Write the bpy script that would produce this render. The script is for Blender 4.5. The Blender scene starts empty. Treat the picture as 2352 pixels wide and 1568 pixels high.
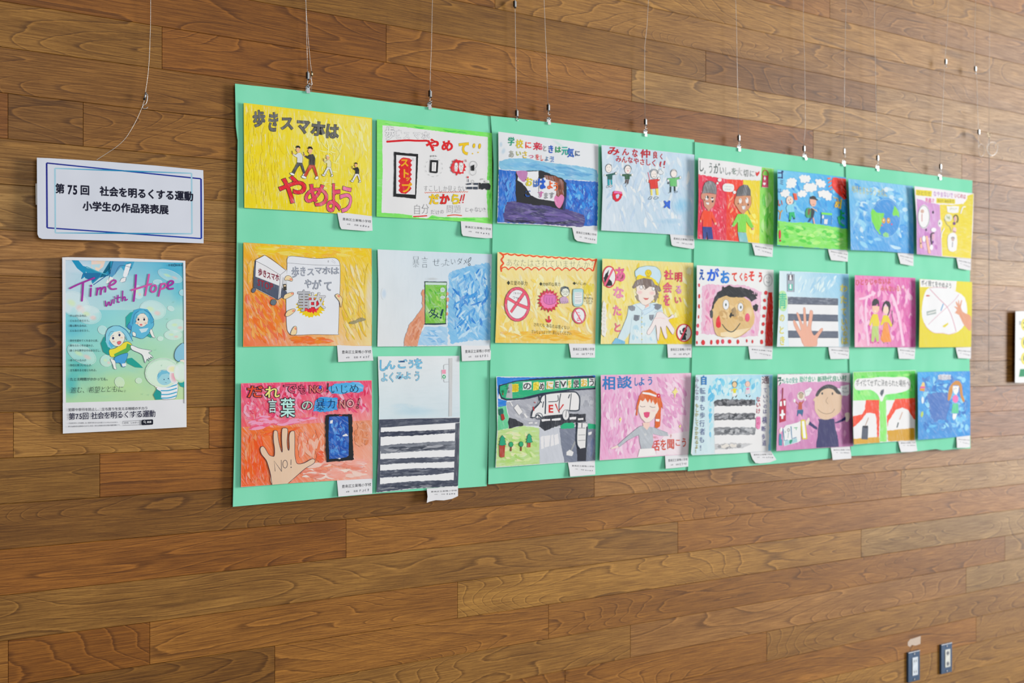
import bpy, math, random
from mathutils import Vector, Matrix, noise
from math import sin, cos, pi, sqrt, atan2

# ------------------------------------------------------------------ camera, light, exposure
SC = bpy.context.scene
COL = SC.collection
FPX = 2655.0                      # focal length in photo pixels (frame 2352 x 1568)
TH = math.atan(3914.6 / FPX)      # angle between the view axis and the wall
CT, ST = math.cos(TH), math.sin(TH)
DW = 13515.0 * CT / FPX           # camera distance from the wall
CZ = 1.5                          # camera height
cam_d = bpy.data.cameras.new('camera')
cam = bpy.data.objects.new('camera', cam_d)
COL.objects.link(cam)
cam.location = (0, -DW, CZ)
cam.rotation_euler = (pi / 2, 0, TH - pi / 2)
cam_d.sensor_width = 36.0
cam_d.lens = FPX / 2352 * 36.0
cam_d.shift_y = 27.0 / 2352
cam_d.clip_start = 0.05
cam_d.dof.use_dof = True
cam_d.dof.focus_distance = 2.95
cam_d.dof.aperture_fstop = 3.3
SC.camera = cam

world = bpy.data.worlds.new('world')
SC.world = world
world.use_nodes = True
wbg = world.node_tree.nodes['Background']
wbg.inputs[0].default_value = (0.80, 0.89, 1.0, 1)
wbg.inputs[1].default_value = 0.15

def area(name, loc, target, sx, sy, power, color):
    l = bpy.data.lights.new(name, 'AREA')
    l.shape = 'RECTANGLE'
    l.size, l.size_y, l.energy, l.color = sx, sy, power, color
    o = bpy.data.objects.new(name, l)
    COL.objects.link(o)
    o.location = loc
    d = Vector(target) - Vector(loc)
    o.rotation_euler = d.to_track_quat('-Z', 'Z').to_euler()
    return o
area('window_light', (18.0, -8.2, 3.0), (3.0, 0, 1.5), 8.0, 4.0, 2000, (0.98, 0.99, 1.0))
area('window_light_near', (0.8, -8.2, 2.8), (1.0, 0, 1.4), 3.5, 2.2, 110, (0.95, 0.98, 1.0))  # added fill behind the camera, brightens the left of the wall
SC.view_settings.view_transform = 'Standard'
SC.view_settings.look = 'None'
SC.view_settings.exposure = 0.78
SC.view_settings.gamma = 1.0
SC.view_settings.use_curve_mapping = False

# ------------------------------------------------------------------ colour and projection helpers
def lin1(c):
    c /= 255.0
    return c / 12.92 if c <= 0.04045 else ((c + 0.055) / 1.055) ** 2.4
WHITE = [lin1(214), lin1(222), lin1(234)]          # white paper as photographed
def alb(c):                                         # colour read off the photo -> albedo under that light
    return tuple(min(0.88, max(0.004, lin1(v) / w * 0.80)) for v, w in zip(c, WHITE))

def ray(px, py):
    u = (px - 1176.0) / FPX
    return (CT + u * ST, ST - u * CT, -(py - 811.0) / FPX)
class Plane:
    """an almost wall-parallel plane: distance o0 from the wall at (xc, zc), slopes ox along the wall and oz up"""
    def __init__(s, xc, zc, o0, ox=0.0, oz=0.0):
        s.a = (xc, zc, o0, ox, oz)
    def P(s, px, py, e=0.0):
        xc, zc, o0, ox, oz = s.a
        dx, dy, dz = ray(px, py)
        t = (DW - o0 - e + ox * xc + oz * (zc - CZ)) / (dy + ox * dx + oz * dz)
        return Vector((t * dx, -DW + t * dy, CZ + t * dz))
WALLP = Plane(0, 0, 0)
def at(px, py, off=0.0):
    return Plane(0, 0, off).P(px, py)

def tag(o, label=None, cat=None, group=None, kind=None):
    if label: o['label'] = label
    if cat: o['category'] = cat
    if group: o['group'] = group
    if kind: o['kind'] = kind
    return o
def link(name, me, parent=None, loc=None):
    o = bpy.data.objects.new(name, me)
    COL.objects.link(o)
    if loc is not None: o.location = loc
    if parent is not None: o.parent = parent
    return o
def empty(name, loc, parent=None):
    o = link(name, None, parent, loc)
    o.empty_display_size = 0.02
    return o

# ------------------------------------------------------------------ materials
def newmat(name):
    m = bpy.data.materials.new(name)
    m.use_nodes = True
    nt = m.node_tree
    b = nt.nodes['Principled BSDF']
    return m, nt, b
def N(nt, typ, **kw):
    n = nt.nodes.new(typ)
    for k, v in kw.items(): setattr(n, k, v)
    return n
def math_(nt, op, a, b=None, c=None, clamp=False):
    n = N(nt, 'ShaderNodeMath', operation=op, use_clamp=clamp)
    for i, v in enumerate((a, b, c)):
        if v is None: continue
        if isinstance(v, (int, float)): n.inputs[i].default_value = v
        else: nt.links.new(v, n.inputs[i])
    return n.outputs[0]
def mapr(nt, v, a, b, lo=0.0, hi=1.0, smooth=True):
    n = N(nt, 'ShaderNodeMapRange')
    n.interpolation_type = 'SMOOTHSTEP' if smooth else 'LINEAR'
    nt.links.new(v, n.inputs[0])
    for i, q in enumerate((a, b, lo, hi)): n.inputs[i + 1].default_value = q
    return n.outputs[0]
def mixc(nt, f, a, b, mode='MIX'):
    n = N(nt, 'ShaderNodeMix', data_type='RGBA', blend_type=mode)
    for i, v in ((0, f), (6, a), (7, b)):
        if isinstance(v, (int, float)): n.inputs[i].default_value = v
        elif isinstance(v, tuple): n.inputs[i].default_value = (*v[:3], 1)
        else: nt.links.new(v, n.inputs[i])
    return n.outputs[2]
def noise_(nt, vec, scale, detail=2.0, rough=0.5, dist=0.0, w=None):
    n = N(nt, 'ShaderNodeTexNoise')
    if w is not None:
        n.noise_dimensions = '4D'
        nt.links.new(w, n.inputs['W'])
    nt.links.new(vec, n.inputs['Vector'])
    n.inputs['Scale'].default_value = scale
    n.inputs['Detail'].default_value = detail
    n.inputs['Roughness'].default_value = rough
    n.inputs['Distortion'].default_value = dist
    return n.outputs[0]
def scalev(nt, vec, sx, sy, sz):
    n = N(nt, 'ShaderNodeVectorMath', operation='MULTIPLY')
    nt.links.new(vec, n.inputs[0])
    n.inputs[1].default_value = (sx, sy, sz)
    return n.outputs[0]
def bump(nt, b, h, strength, dist):
    n = N(nt, 'ShaderNodeBump')
    n.inputs['Strength'].default_value = strength
    n.inputs['Distance'].default_value = dist
    nt.links.new(h, n.inputs['Height'])
    nt.links.new(n.outputs[0], b.inputs['Normal'])

def paint_material():
    m, nt, b = newmat('poster paint on paper')
    ink = N(nt, 'ShaderNodeAttribute', attribute_name='ink')
    wash = N(nt, 'ShaderNodeAttribute', attribute_name='wash')
    sep = N(nt, 'ShaderNodeSeparateColor')
    nt.links.new(wash.outputs['Color'], sep.inputs[0])
    R, G, B = sep.outputs
    tc = N(nt, 'ShaderNodeTexCoord')
    rot = N(nt, 'ShaderNodeVectorRotate', rotation_type='Y_AXIS')
    nt.links.new(tc.outputs['Object'], rot.inputs['Vector'])
    nt.links.new(math_(nt, 'MULTIPLY', G, pi), rot.inputs['Angle'])
    info = N(nt, 'ShaderNodeObjectInfo')
    rnd = math_(nt, 'MULTIPLY', info.outputs['Random'], 50.0)
    v1 = scalev(nt, rot.outputs[0], 300, 20, 30)
    n1 = noise_(nt, v1, 1.0, 4.0, 0.62, 0.25, rnd)
    n2 = noise_(nt, tc.outputs['Object'], 28.0, 4.0, 0.62, 0.8, rnd)
    n3 = noise_(nt, scalev(nt, rot.outputs[0], 110, 20, 22), 1.0, 3.0, 0.55, 0.5, rnd)
    mixn = math_(nt, 'ADD', math_(nt, 'MULTIPLY', n1, 0.45), math_(nt, 'ADD', math_(nt, 'MULTIPLY', n2, 0.30), math_(nt, 'MULTIPLY', n3, 0.25)))
    gap = math_(nt, 'MULTIPLY', mapr(nt, mixn, 0.47, 0.71), R, clamp=True)
    c1 = mixc(nt, gap, ink.outputs['Color'], (0.76, 0.77, 0.80))
    # thick wet edges and pooled pigment: a darker, more saturated tone of the same paint
    pool = math_(nt, 'MULTIPLY', mapr(nt, n3, 0.52, 0.36), math_(nt, 'MULTIPLY', R, 0.75), clamp=True)
    dk = mixc(nt, 1.0, c1, ink.outputs['Color'], 'MULTIPLY')
    dk2 = mixc(nt, 0.45, c1, dk)
    c2 = mixc(nt, pool, c1, dk2)
    fleck = math_(nt, 'MULTIPLY', mapr(nt, n1, 0.61, 0.655), B, clamp=True)
    c3 = mixc(nt, fleck, c2, (0.78, 0.79, 0.80))
    nt.links.new(c3, b.inputs['Base Color'])
    b.inputs['Roughness'].default_value = 0.65
    b.inputs['Specular IOR Level'].default_value = 0.2
    wav = noise_(nt, tc.outputs['Object'], 9.0, 1.0, 0.4, 0, rnd)
    hh = math_(nt, 'ADD', math_(nt, 'MULTIPLY', wav, 1.0), math_(nt, 'MULTIPLY', n1, 0.004))
    bump(nt, b, hh, 0.35, 0.012)
    return m, nt, b
PAINT, _nt, _b = paint_material()
def plain(name, col, rough=0.5, metal=0.0, nscale=60.0, namt=0.08, bumpd=0.0, spec=0.5, coat=0.0):
    m, nt, b = newmat(name)
    tc = N(nt, 'ShaderNodeTexCoord')
    n = noise_(nt, tc.outputs['Object'], nscale, 3.0)
    f = mapr(nt, n, 0.3, 0.7, 0.0, 1.0)
    c = mixc(nt, f, tuple(v * (1 - namt) for v in col), tuple(min(1, v * (1 + namt)) for v in col))
    nt.links.new(c, b.inputs['Base Color'])
    b.inputs['Roughness'].default_value = rough
    b.inputs['Metallic'].default_value = metal
    b.inputs['Specular IOR Level'].default_value = spec
    b.inputs['Coat Weight'].default_value = coat
    if bumpd: bump(nt, b, n, 0.4, bumpd)
    return m

def board_material():
    m, nt, b = newmat('mint green construction paper')
    tc = N(nt, 'ShaderNodeTexCoord')
    info = N(nt, 'ShaderNodeObjectInfo')
    rnd = math_(nt, 'MULTIPLY', info.outputs['Random'], 30.0)
    n = noise_(nt, tc.outputs['Object'], 260.0, 3.0)
    big = noise_(nt, scalev(nt, tc.outputs['Object'], 7, 3, 3), 1.0, 2.0, 0.5, 0, rnd)
    a, c = alb((118, 212, 180)), alb((130, 219, 190))
    base = mixc(nt, mapr(nt, big, 0.35, 0.65), a, c)
    nt.links.new(mixc(nt, math_(nt, 'MULTIPLY', n, 0.25), base, alb((112, 204, 172))), b.inputs['Base Color'])
    b.inputs['Roughness'].default_value = 0.75
    b.inputs['Specular IOR Level'].default_value = 0.18
    # soft vertical buckles and a few diagonal dents, as paper glued over card takes on
    buck = noise_(nt, scalev(nt, tc.outputs['Object'], 6, 3, 1.6), 1.0, 1.0, 0.4, 0.3, rnd)
    h = math_(nt, 'ADD', buck, math_(nt, 'MULTIPLY', n, 0.01))
    bump(nt, b, h, 0.30, 0.008)
    return m
BOARD = board_material()
CARD = plain('board edge', (0.30, 0.27, 0.22), 0.8)
WHITEEDGE = plain('white foam board edge', (0.72, 0.72, 0.74), 0.6)

def wood_material():
    m, nt, b = newmat('oiled walnut board')
    geo = N(nt, 'ShaderNodeNewGeometry')
    info = N(nt, 'ShaderNodeObjectInfo')
    rnd = math_(nt, 'MULTIPLY', info.outputs['Random'], 200.0)
    comb = N(nt, 'ShaderNodeCombineXYZ')
    nt.links.new(rnd, comb.inputs[0]); nt.links.new(rnd, comb.inputs[2])
    add = N(nt, 'ShaderNodeVectorMath', operation='ADD')
    nt.links.new(geo.outputs['Position'], add.inputs[0]); nt.links.new(comb.outputs[0], add.inputs[1])
    pos = add.outputs[0]
    # figure: contour lines of a smooth field stretched along the board -> cathedrals, eyes and knots
    wob = noise_(nt, scalev(nt, pos, 9, 1, 60), 1.0, 4.0, 0.6)
    field = noise_(nt, scalev(nt, pos, 1.0, 1, 6.4), 1.0, 1.3, 0.35, 0.30)
    f2 = math_(nt, 'ADD', field, math_(nt, 'MULTIPLY', wob, 0.013))
    dens = mapr(nt, noise_(nt, scalev(nt, pos, 0.35, 1, 0.5), 1.0, 0.0), 0.3, 0.7, 16.0, 34.0)
    ring = math_(nt, 'FRACT', math_(nt, 'MULTIPLY', f2, dens))
    line = mapr(nt, ring, 0.80, 0.97)                       # slow darkening ...
    cut = mapr(nt, ring, 0.965, 1.0, 1.0, 0.0)              # ... that ends sharply
    dark = math_(nt, 'MULTIPLY', line, cut)
    lite = mapr(nt, ring, 0.13, 0.0)                        # pale rim behind the line
    fib = noise_(nt, scalev(nt, pos, 8, 1, 330), 1.0, 4.0, 0.65, 0.08)
    fib2 = noise_(nt, scalev(nt, pos, 42, 1, 700), 1.0, 2.0, 0.6)
    por = mapr(nt, noise_(nt, scalev(nt, pos, 75, 1, 900), 1.0, 1.0), 0.60, 0.72)
    patch = noise_(nt, scalev(nt, pos, 1.6, 1, 11), 1.0, 3.0, 0.6, 0.5)
    tint = info.outputs['Color']
    mul = N(nt, 'ShaderNodeVectorMath', operation='MULTIPLY')
    c0 = mixc(nt, mapr(nt, patch, 0.3, 0.7), tint, mixc(nt, 1.0, tint, (0.72, 0.68, 0.62), 'MULTIPLY'))
    c1 = mixc(nt, mapr(nt, fib, 0.36, 0.62, 0.0, 0.85), c0, mixc(nt, 1.0, c0, (0.50, 0.43, 0.36), 'MULTIPLY'))
    c1b = mixc(nt, mapr(nt, fib2, 0.45, 0.75, 0.0, 0.35), c1, mixc(nt, 1.0, c1, (1.5, 1.5, 1.5), 'MULTIPLY'))
    c2 = mixc(nt, math_(nt, 'MULTIPLY', dark, 0.60), c1b, mixc(nt, 1.0, c1b, (0.36, 0.30, 0.25), 'MULTIPLY'))
    c3 = mixc(nt, math_(nt, 'MULTIPLY', lite, 0.30), c2, mixc(nt, 1.0, tint, (1.5, 1.5, 1.5), 'MULTIPLY'))
    c4 = mixc(nt, math_(nt, 'MULTIPLY', por, 0.50), c3, mixc(nt, 1.0, c3, (0.45, 0.40, 0.35), 'MULTIPLY'))
    nt.links.new(c4, b.inputs['Base Color'])
    nt.links.new(mapr(nt, fib, 0.3, 0.7, 0.44, 0.54), b.inputs['Roughness'])
    b.inputs['Specular IOR Level'].default_value = 0.24
    hh = math_(nt, 'SUBTRACT', math_(nt, 'MULTIPLY', fib, 0.5), math_(nt, 'ADD', math_(nt, 'MULTIPLY', por, 0.3), math_(nt, 'MULTIPLY', dark, 0.4)))
    bump(nt, b, hh, 0.22, 0.0004)
    return m
WOOD = wood_material()
STEEL = plain('polished steel', (0.50, 0.50, 0.49), 0.42, 1.0, 200, 0.05)
BRASS = plain('brassy steel', (0.50, 0.44, 0.28), 0.32, 1.0, 200, 0.05)
DARKM = plain('dark steel', (0.05, 0.05, 0.05), 0.3, 0.8)
WIRE = plain('steel picture wire', (0.62, 0.58, 0.53), 0.35, 0.55, 900, 0.25)
NAVY = plain('slate blue enamelled plate', alb((58, 84, 118)), 0.35, 0.35, 40, 0.06)
BACKING = plain('dark wall backing', (0.03, 0.022, 0.016), 0.9)
FLOORM = plain('grey brown floor covering', (0.24, 0.21, 0.18), 0.6, 0, 8, 0.12, 0.002)

# ------------------------------------------------------------------ mesh helpers
def mesh_from(name, vs, fs, mats, mi=None, origin=Vector((0, 0, 0)), smooth=False):
    me = bpy.data.meshes.new(name)
    me.from_pydata([tuple(Vector(v) - origin) for v in vs], [], fs)
    for m in mats: me.materials.append(m)
    if mi: me.polygons.foreach_set('material_index', mi)
    if smooth: me.polygons.foreach_set('use_smooth', [True] * len(me.polygons))
    me.update()
    return me
def box_vf(c, s, bev=0.0):
    """a box centred at c with half sizes s whose front (-y) face is chamfered by bev"""
    x, y, z = c; a, b, d = s
    vs = [(x - a, y + b, z - d), (x + a, y + b, z - d), (x + a, y + b, z + d), (x - a, y + b, z + d),
          (x - a, y - b + bev, z - d), (x + a, y - b + bev, z - d), (x + a, y - b + bev, z + d), (x - a, y - b + bev, z + d)]
    fs = [(0, 3, 2, 1)]
    for i in range(4):
        j = (i + 1) % 4
        fs.append((i, j, j + 4, i + 4))
    if bev:
        vs += [(x - a + bev, y - b, z - d + bev), (x + a - bev, y - b, z - d + bev), (x + a - bev, y - b, z + d - bev), (x - a + bev, y - b, z + d - bev)]
        for i in range(4):
            j = (i + 1) % 4
            fs.append((i + 4, j + 4, j + 8, i + 8))
        fs.append((8, 9, 10, 11))
    else:
        fs.append((4, 5, 6, 7))
    return vs, fs
def tube_vf(pts, r, n=6, closed=False):
    pts = [Vector(p) for p in pts]
    vs, fs = [], []
    L = len(pts)
    for i, p in enumerate(pts):
        a = pts[(i - 1) % L] if (closed or i > 0) else p
        c = pts[(i + 1) % L] if (closed or i < L - 1) else p
        d = (c - a).normalized()
        s = d.cross(Vector((0, 1, 0)))
        if s.length < 1e-3: s = d.cross(Vector((1, 0, 0)))
        s.normalize(); t = d.cross(s)
        rr = r[i] if isinstance(r, (list, tuple)) else r
        for k in range(n):
            an = 2 * pi * k / n
            vs.append(p + s * (rr * cos(an)) + t * (rr * sin(an)))
    for i in range(L if closed else L - 1):
        j = (i + 1) % L
        for k in range(n):
            l = (k + 1) % n
            fs.append((i * n + k, i * n + l, j * n + l, j * n + k))
    if not closed:
        fs.append(tuple(range(n))[::-1]); fs.append(tuple((L - 1) * n + k for k in range(n)))
    return vs, fs
class MB:
    def __init__(s): s.v, s.f, s.m = [], [], []
    def add(s, vf, mi=0):
        o = len(s.v)
        s.v += [Vector(q) for q in vf[0]]
        s.f += [tuple(i + o for i in f) for f in vf[1]]
        s.m += [mi] * len(vf[1])
        return s
    def build(s, name, mats, parent=None, origin=None, smooth=False):
        o = origin if origin is not None else (Vector(parent.location) if parent is not None else Vector((0, 0, 0)))
        me = mesh_from(name, s.v, s.f, mats, s.m, o, smooth)
        return link(name, me, parent, None if parent is not None else o)

def pts_(s):
    if isinstance(s, str):
        a = [float(q) for q in s.split()]
        return list(zip(a[0::2], a[1::2]))
    return [tuple(q) for q in s]
def smooth_(p, closed=False, k=4):
    n = len(p)
    if n < 3: return p
    out = []
    for i in range(n if closed else n - 1):
        p0 = p[(i - 1) % n] if (closed or i > 0) else p[i]
        p1, p2 = p[i], p[(i + 1) % n]
        p3 = p[(i + 2) % n] if (closed or i < n - 2) else p[(i + 1) % n]
        for q in range(k):
            t = q / k
            out.append(tuple(0.5 * ((2 * b) + (-a + c) * t + (2 * a - 5 * b + 4 * c - d) * t * t + (-a + 3 * b - 3 * c + d) * t ** 3) for a, b, c, d in zip(p0, p1, p2, p3)))
    if not closed: out.append(p[-1])
    return out
def ell(cx, cy, rx, ry, n=20, rot=0.0, a0=0.0, a1=360.0):
    r = math.radians(rot); out = []
    full = abs(a1 - a0) >= 360
    for i in range(n if full else n + 1):
        a = math.radians(a0 + (a1 - a0) * i / n)
        x, y = rx * cos(a), ry * sin(a)
        out.append((cx + x * cos(r) - y * sin(r), cy + x * sin(r) + y * cos(r)))
    return out
def star(cx, cy, r1, r2, n, sx=1.0, sy=1.0, ph=0.0, jit=0.0, rng=random.Random(3)):
    out = []
    for i in range(n * 2):
        r = (r1 if i % 2 else r2) * (1 + jit * rng.uniform(-1, 1))
        a = ph + pi * i / n
        out.append((cx + r * sx * cos(a), cy + r * sy * sin(a)))
    return out
def inside(p, poly):
    x, y = p; r = False; n = len(poly)
    for i in range(n):
        (x1, y1), (x2, y2) = poly[i], poly[(i + 1) % n]
        if (y1 > y) != (y2 > y) and x < (x2 - x1) * (y - y1) / (y2 - y1) + x1: r = not r
    return r

GL = {}
def glyph(ch, off=0.0):
    k = (ch, round(off, 3))
    if k not in GL:
        c = bpy.data.curves.new('glyph', 'FONT')
        c.body = ch; c.size = 1.0; c.offset = off; c.resolution_u = 3
        o = bpy.data.objects.new('glyph', c)
        COL.objects.link(o)
        bpy.context.view_layer.update()
        me = o.to_mesh()
        vs = [(v.co.x, v.co.y) for v in me.vertices]
        fs = [tuple(p.vertices) for p in me.polygons]
        o.to_mesh_clear()
        bpy.data.objects.remove(o); bpy.data.curves.remove(c)
        GL[k] = (vs, fs)
    return GL[k]
def adv(ch):
    if ch == ' ': return 0.35
    if ord(ch) < 0x250:
        vs = glyph(ch)[0]
        return (max(v[0] for v in vs) + 0.09) if vs else 0.35
    return 1.0

class Sheet:
    """a sheet or board hanging in front of the wall, with print or paint laid on it.
    Outline and artwork are given in crop pixels of the photograph and carried onto the sheet's own plane."""
    def __init__(s, name, crop, quad, ol, orr, label, cat, group=None, thick=0.0005, paper=(214, 222, 234), edge=None, drop=0.0, wash=(0, 0, 0)):
        s.crop(*crop)
        q = [s.X(p) for p in pts_(quad)]
        s.quad = q
        a3 = [at(*p) for p in q]
        xl = min(v.x for v in a3); xr = max(v.x for v in a3)
        zt = max(v.z for v in a3); zb = min(v.z for v in a3)
        ox = (orr - ol) / (xr - xl)
        oz = -drop / (zt - zb)                     # drop: how much further out the lower edge stands
        s.pl = Plane(xl, zt, ol, ox, oz)
        s.o = sum((s.pl.P(*p) for p in q), Vector()) / len(q)
        s.rng = random.Random(hash(label) % 99991 if False else sum(ord(c) * (i + 3) for i, c in enumerate(label)))
        s.parts = {}
        s.order = []
        s.lay = 0
        s.root_name = name
        s.cur = None; s.ground = []; s.gwash = (0, 0, 0); s.paper = paper
        s.part(name)
        # the sheet body
        n = len(q)
        f = [s.pl.P(*p) for p in q]; bk = [s.pl.P(*p, -thick) for p in q]
        d = s.parts[name]
        d['v'] += f + bk
        col = alb(paper)
        d['f'].append(tuple(range(n))[::-1]); d['c'] += [col + (1,)] * n; d['w'].append(wash); d['m'].append(0)
        ec = alb(edge) if edge else col
        d['f'].append(tuple(range(n, 2 * n))); d['c'] += [ec + (1,)] * n; d['w'].append((0, 0, 0)); d['m'].append(0)
        for i in range(n):
            j = (i + 1) % n
            d['f'].append((i, j, j + n, i + n)); d['c'] += [ec + (1,)] * 4; d['w'].append((0, 0, 0)); d['m'].append(0)
        s.meta = (label, cat, group)
        s.lay = 1
    hold, step, extra = False, 1, 0.0
    def crop(s, x0, y0, k): s.cr = (x0, y0, k)
    def X(s, p): return (s.cr[0] + p[0] / s.cr[2], s.cr[1] + p[1] / s.cr[2])
    def new(s, name, label=None):
        k = 0
        while (name, k) in s.parts: k += 1
        return s.part((name, k), label)
    def clamp(s, p):
        if inside(p, s.quad): return p
        best = None
        for i in range(len(s.quad)):
            (x1, y1), (x2, y2) = s.quad[i], s.quad[(i + 1) % len(s.quad)]
            L = (x2 - x1) ** 2 + (y2 - y1) ** 2 or 1
            t = max(0, min(1, ((p[0] - x1) * (x2 - x1) + (p[1] - y1) * (y2 - y1)) / L))
            c = (x1 + (x2 - x1) * t, y1 + (y2 - y1) * t)
            d = math.dist(c, p)
            if best is None or d < best[0]: best = (d, c)
        return best[1]
    def part(s, name, label=None):
        if name not in s.parts:
            s.parts[name] = dict(v=[], f=[], c=[], w=[], m=[], label=label)
            s.order.append(name)
        s.cur = name
        return s
    def _put(s, pp, faces, cols, wash=(0, 0, 0), mat=0, crop=True, es=None):
        """pp: points in crop px, faces: index tuples, cols: one colour or one per point"""
        d = s.parts[s.cur]
        e = s.lay * 0.000009
        if not s.hold: s.lay += s.step
        o = len(d['v'])
        e += s.extra
        d['v'] += [s.pl.P(*s.clamp(s.X(p) if crop else p), e + (es[i] if es else 0)) for i, p in enumerate(pp)]
        per = isinstance(cols, list)
        if not per:
            cc = alb(cols[:3]) + ((cols[3] if len(cols) > 3 else 1.0),)
        else:
            cl = [alb(c[:3]) + ((c[3] if len(c) > 3 else 1.0),) for c in cols]
        for f in faces:
            g = [i + o for i in f]
            d['f'].append(tuple(g)); d['w'].append(wash); d['m'].append(mat)
            d['c'] += [cl[i] for i in f] if per else [cc] * len(f)
    def F(s, pts, col, wash=(0, 0, 0), sm=0, rough=0.0, cols=None):
        p = pts_(pts)
        if sm: p = smooth_(p, True, sm)
        if rough:
            q = []
            for i in range(len(p)):
                a, b = p[i], p[(i + 1) % len(p)]
                L = math.dist(a, b); k = max(1, int(L / (s.cr[2] * 3.5)))
                for t in range(k):
                    r = rough * s.cr[2]
                    q.append((a[0] + (b[0] - a[0]) * t / k + s.rng.uniform(-r, r), a[1] + (b[1] - a[1]) * t / k + s.rng.uniform(-r, r)))
            p = q
        area2 = sum(p[i][0] * p[(i + 1) % len(p)][1] - p[(i + 1) % len(p)][0] * p[i][1] for i in range(len(p)))
        if area2 > 0: p = p[::-1]
        s._put(p, [tuple(range(len(p)))], cols or col, wash)
        return s
    def G(s, quad, cols, wash=(0, 0, 0), n=6):
        """four corners with four colours, blended"""
        q = pts_(quad); pp, cc, ff = [], [], []
        for j in range(n + 1):
            for i in range(n + 1):
                u, v = i / n, j / n
                w = ((1 - u) * (1 - v), u * (1 - v), u * v, (1 - u) * v)
                pp.append(tuple(sum(w[k] * q[k][d] for k in range(4)) for d in (0, 1)))
                cc.append(tuple(sum(w[k] * cols[k][d] for k in range(4)) for d in (0, 1, 2)))
        for j in range(n):
            for i in range(n):
                a = j * (n + 1) + i
                ff.append((a, a + n + 1, a + n + 2, a + 1))
        s._put(pp, ff, cc, wash)
        s.ground += [(s.X(p), c) for p, c in zip(pp, cc)]; s.gwash = wash
        return s
    def S(s, pts, w, col, sm=4, closed=False, taper=0.0, wash=(0, 0, 0)):
        p = pts_(pts)
        if sm and len(p) > 2: p = smooth_(p, closed, sm)
        p = [s.X(q) for q in p]
        n = len(p); pp, ff = [], []
        for i in range(n):
            a = p[(i - 1) % n] if (closed or i > 0) else p[i]
            b = p[(i + 1) % n] if (closed or i < n - 1) else p[i]
            dx, dy = b[0] - a[0], b[1] - a[1]
            L = math.hypot(dx, dy) or 1.0
            t = i / max(1, n - 1)
            ww = w / 2 * (1 - taper * abs(2 * t - 1) ** 2)
            nx, ny = -dy / L * ww, dx / L * ww
            pp += [(p[i][0] + nx, p[i][1] + ny), (p[i][0] - nx, p[i][1] - ny)]
        for i in range(n if closed else n - 1):
            j = (i + 1) % n
            ff.append((2 * i, 2 * i + 1, 2 * j + 1, 2 * j)[::-1])
        if w > 1.6 and not closed and taper < 0.5:
            for q, (a, b) in ((p[0], (p[0], p[1])), (p[-1], (p[-1], p[-2]))):
                an = atan2(a[1] - b[1], a[0] - b[0]); o = len(pp)
                rr = w / 2 * (1 - taper)
                pp += [(q[0] + rr * cos(an + pi / 2 - pi * k / 6), q[1] + rr * sin(an + pi / 2 - pi * k / 6)) for k in range(7)]
                ff.append(tuple(range(o, o + 7)))
        es = [i // 2 / n * 5e-6 for i in range(2 * n)]
        es += [8e-6] * (len(pp) - 2 * n)
        if s.step < 1: es = None
        s._put(pp, ff, col, wash, crop=False, es=es)
        return s
    def E(s, cx, cy, rx, ry, col, rot=0, wash=(0, 0, 0), rough=0.0, n=20):
        return s.F(ell(cx, cy, rx, ry, n, rot), col, wash, rough=rough)
    def O(s, cx, cy, rx, ry, w, col, rot=0, a0=0, a1=360, n=22):
        full = abs(a1 - a0) >= 360
        return s.S(ell(cx, cy, rx, ry, n, rot, a0, a1), w, col, sm=0, closed=full)
    def FO(s, pts, col, w=1.0, line=(30, 30, 36), sm=4, wash=(0, 0, 0)):
        s.F(pts, col, wash, sm=sm)
        return s.S(pts, w, line, sm=sm, closed=True)
    on = None
    def under(s, p):
        if s.on: return s.on
        """colour of the blended ground already laid at crop point p"""
        if not s.ground: return s.paper
        q = s.X(p)
        return min(s.ground, key=lambda g: (g[0][0] - q[0]) ** 2 + (g[0][1] - q[1]) ** 2)[1]
    def soft(s, cx, cy, rx, ry, col, a=0.8, rot=0, wash=None, inner=0.3, on=None):
        """soft-edged dab of thin paint that fades into the ground it lies on"""
        s.on = on
        n = 18; pp = [(cx, cy)]; rings = (inner, inner + (1 - inner) * .35, inner + (1 - inner) * .7, 1.0); fade = (1, .72, .25, 0)
        cc = [tuple(u * (1 - a) + c * a for u, c in zip(s.under((cx, cy)), col))]
        for k, f in zip(rings, fade):
            for p in ell(cx, cy, rx * k, ry * k, n, rot):
                u = s.under(p); w = a * f
                pp.append(p); cc.append(tuple(x * (1 - w) + y * w for x, y in zip(u, col)))
        ff = [(0, 1 + (i + 1) % n, 1 + i) for i in range(n)]
        for r in range(3):
            o = 1 + r * n
            ff += [(o + i, o + (i + 1) % n, o + n + (i + 1) % n, o + n + i) for i in range(n)]
        s._put(pp, ff, cc, ((0, 0, 0) if on else s.gwash) if wash is None else wash)
        s.on = None
        if not on: s.ground = [g for g in s.ground if not inside(g[0], [s.X(q) for q in ell(cx, cy, rx, ry, 10, rot)])] + [(s.X(p), c) for p, c in zip(pp, cc)]
        return s
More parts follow.
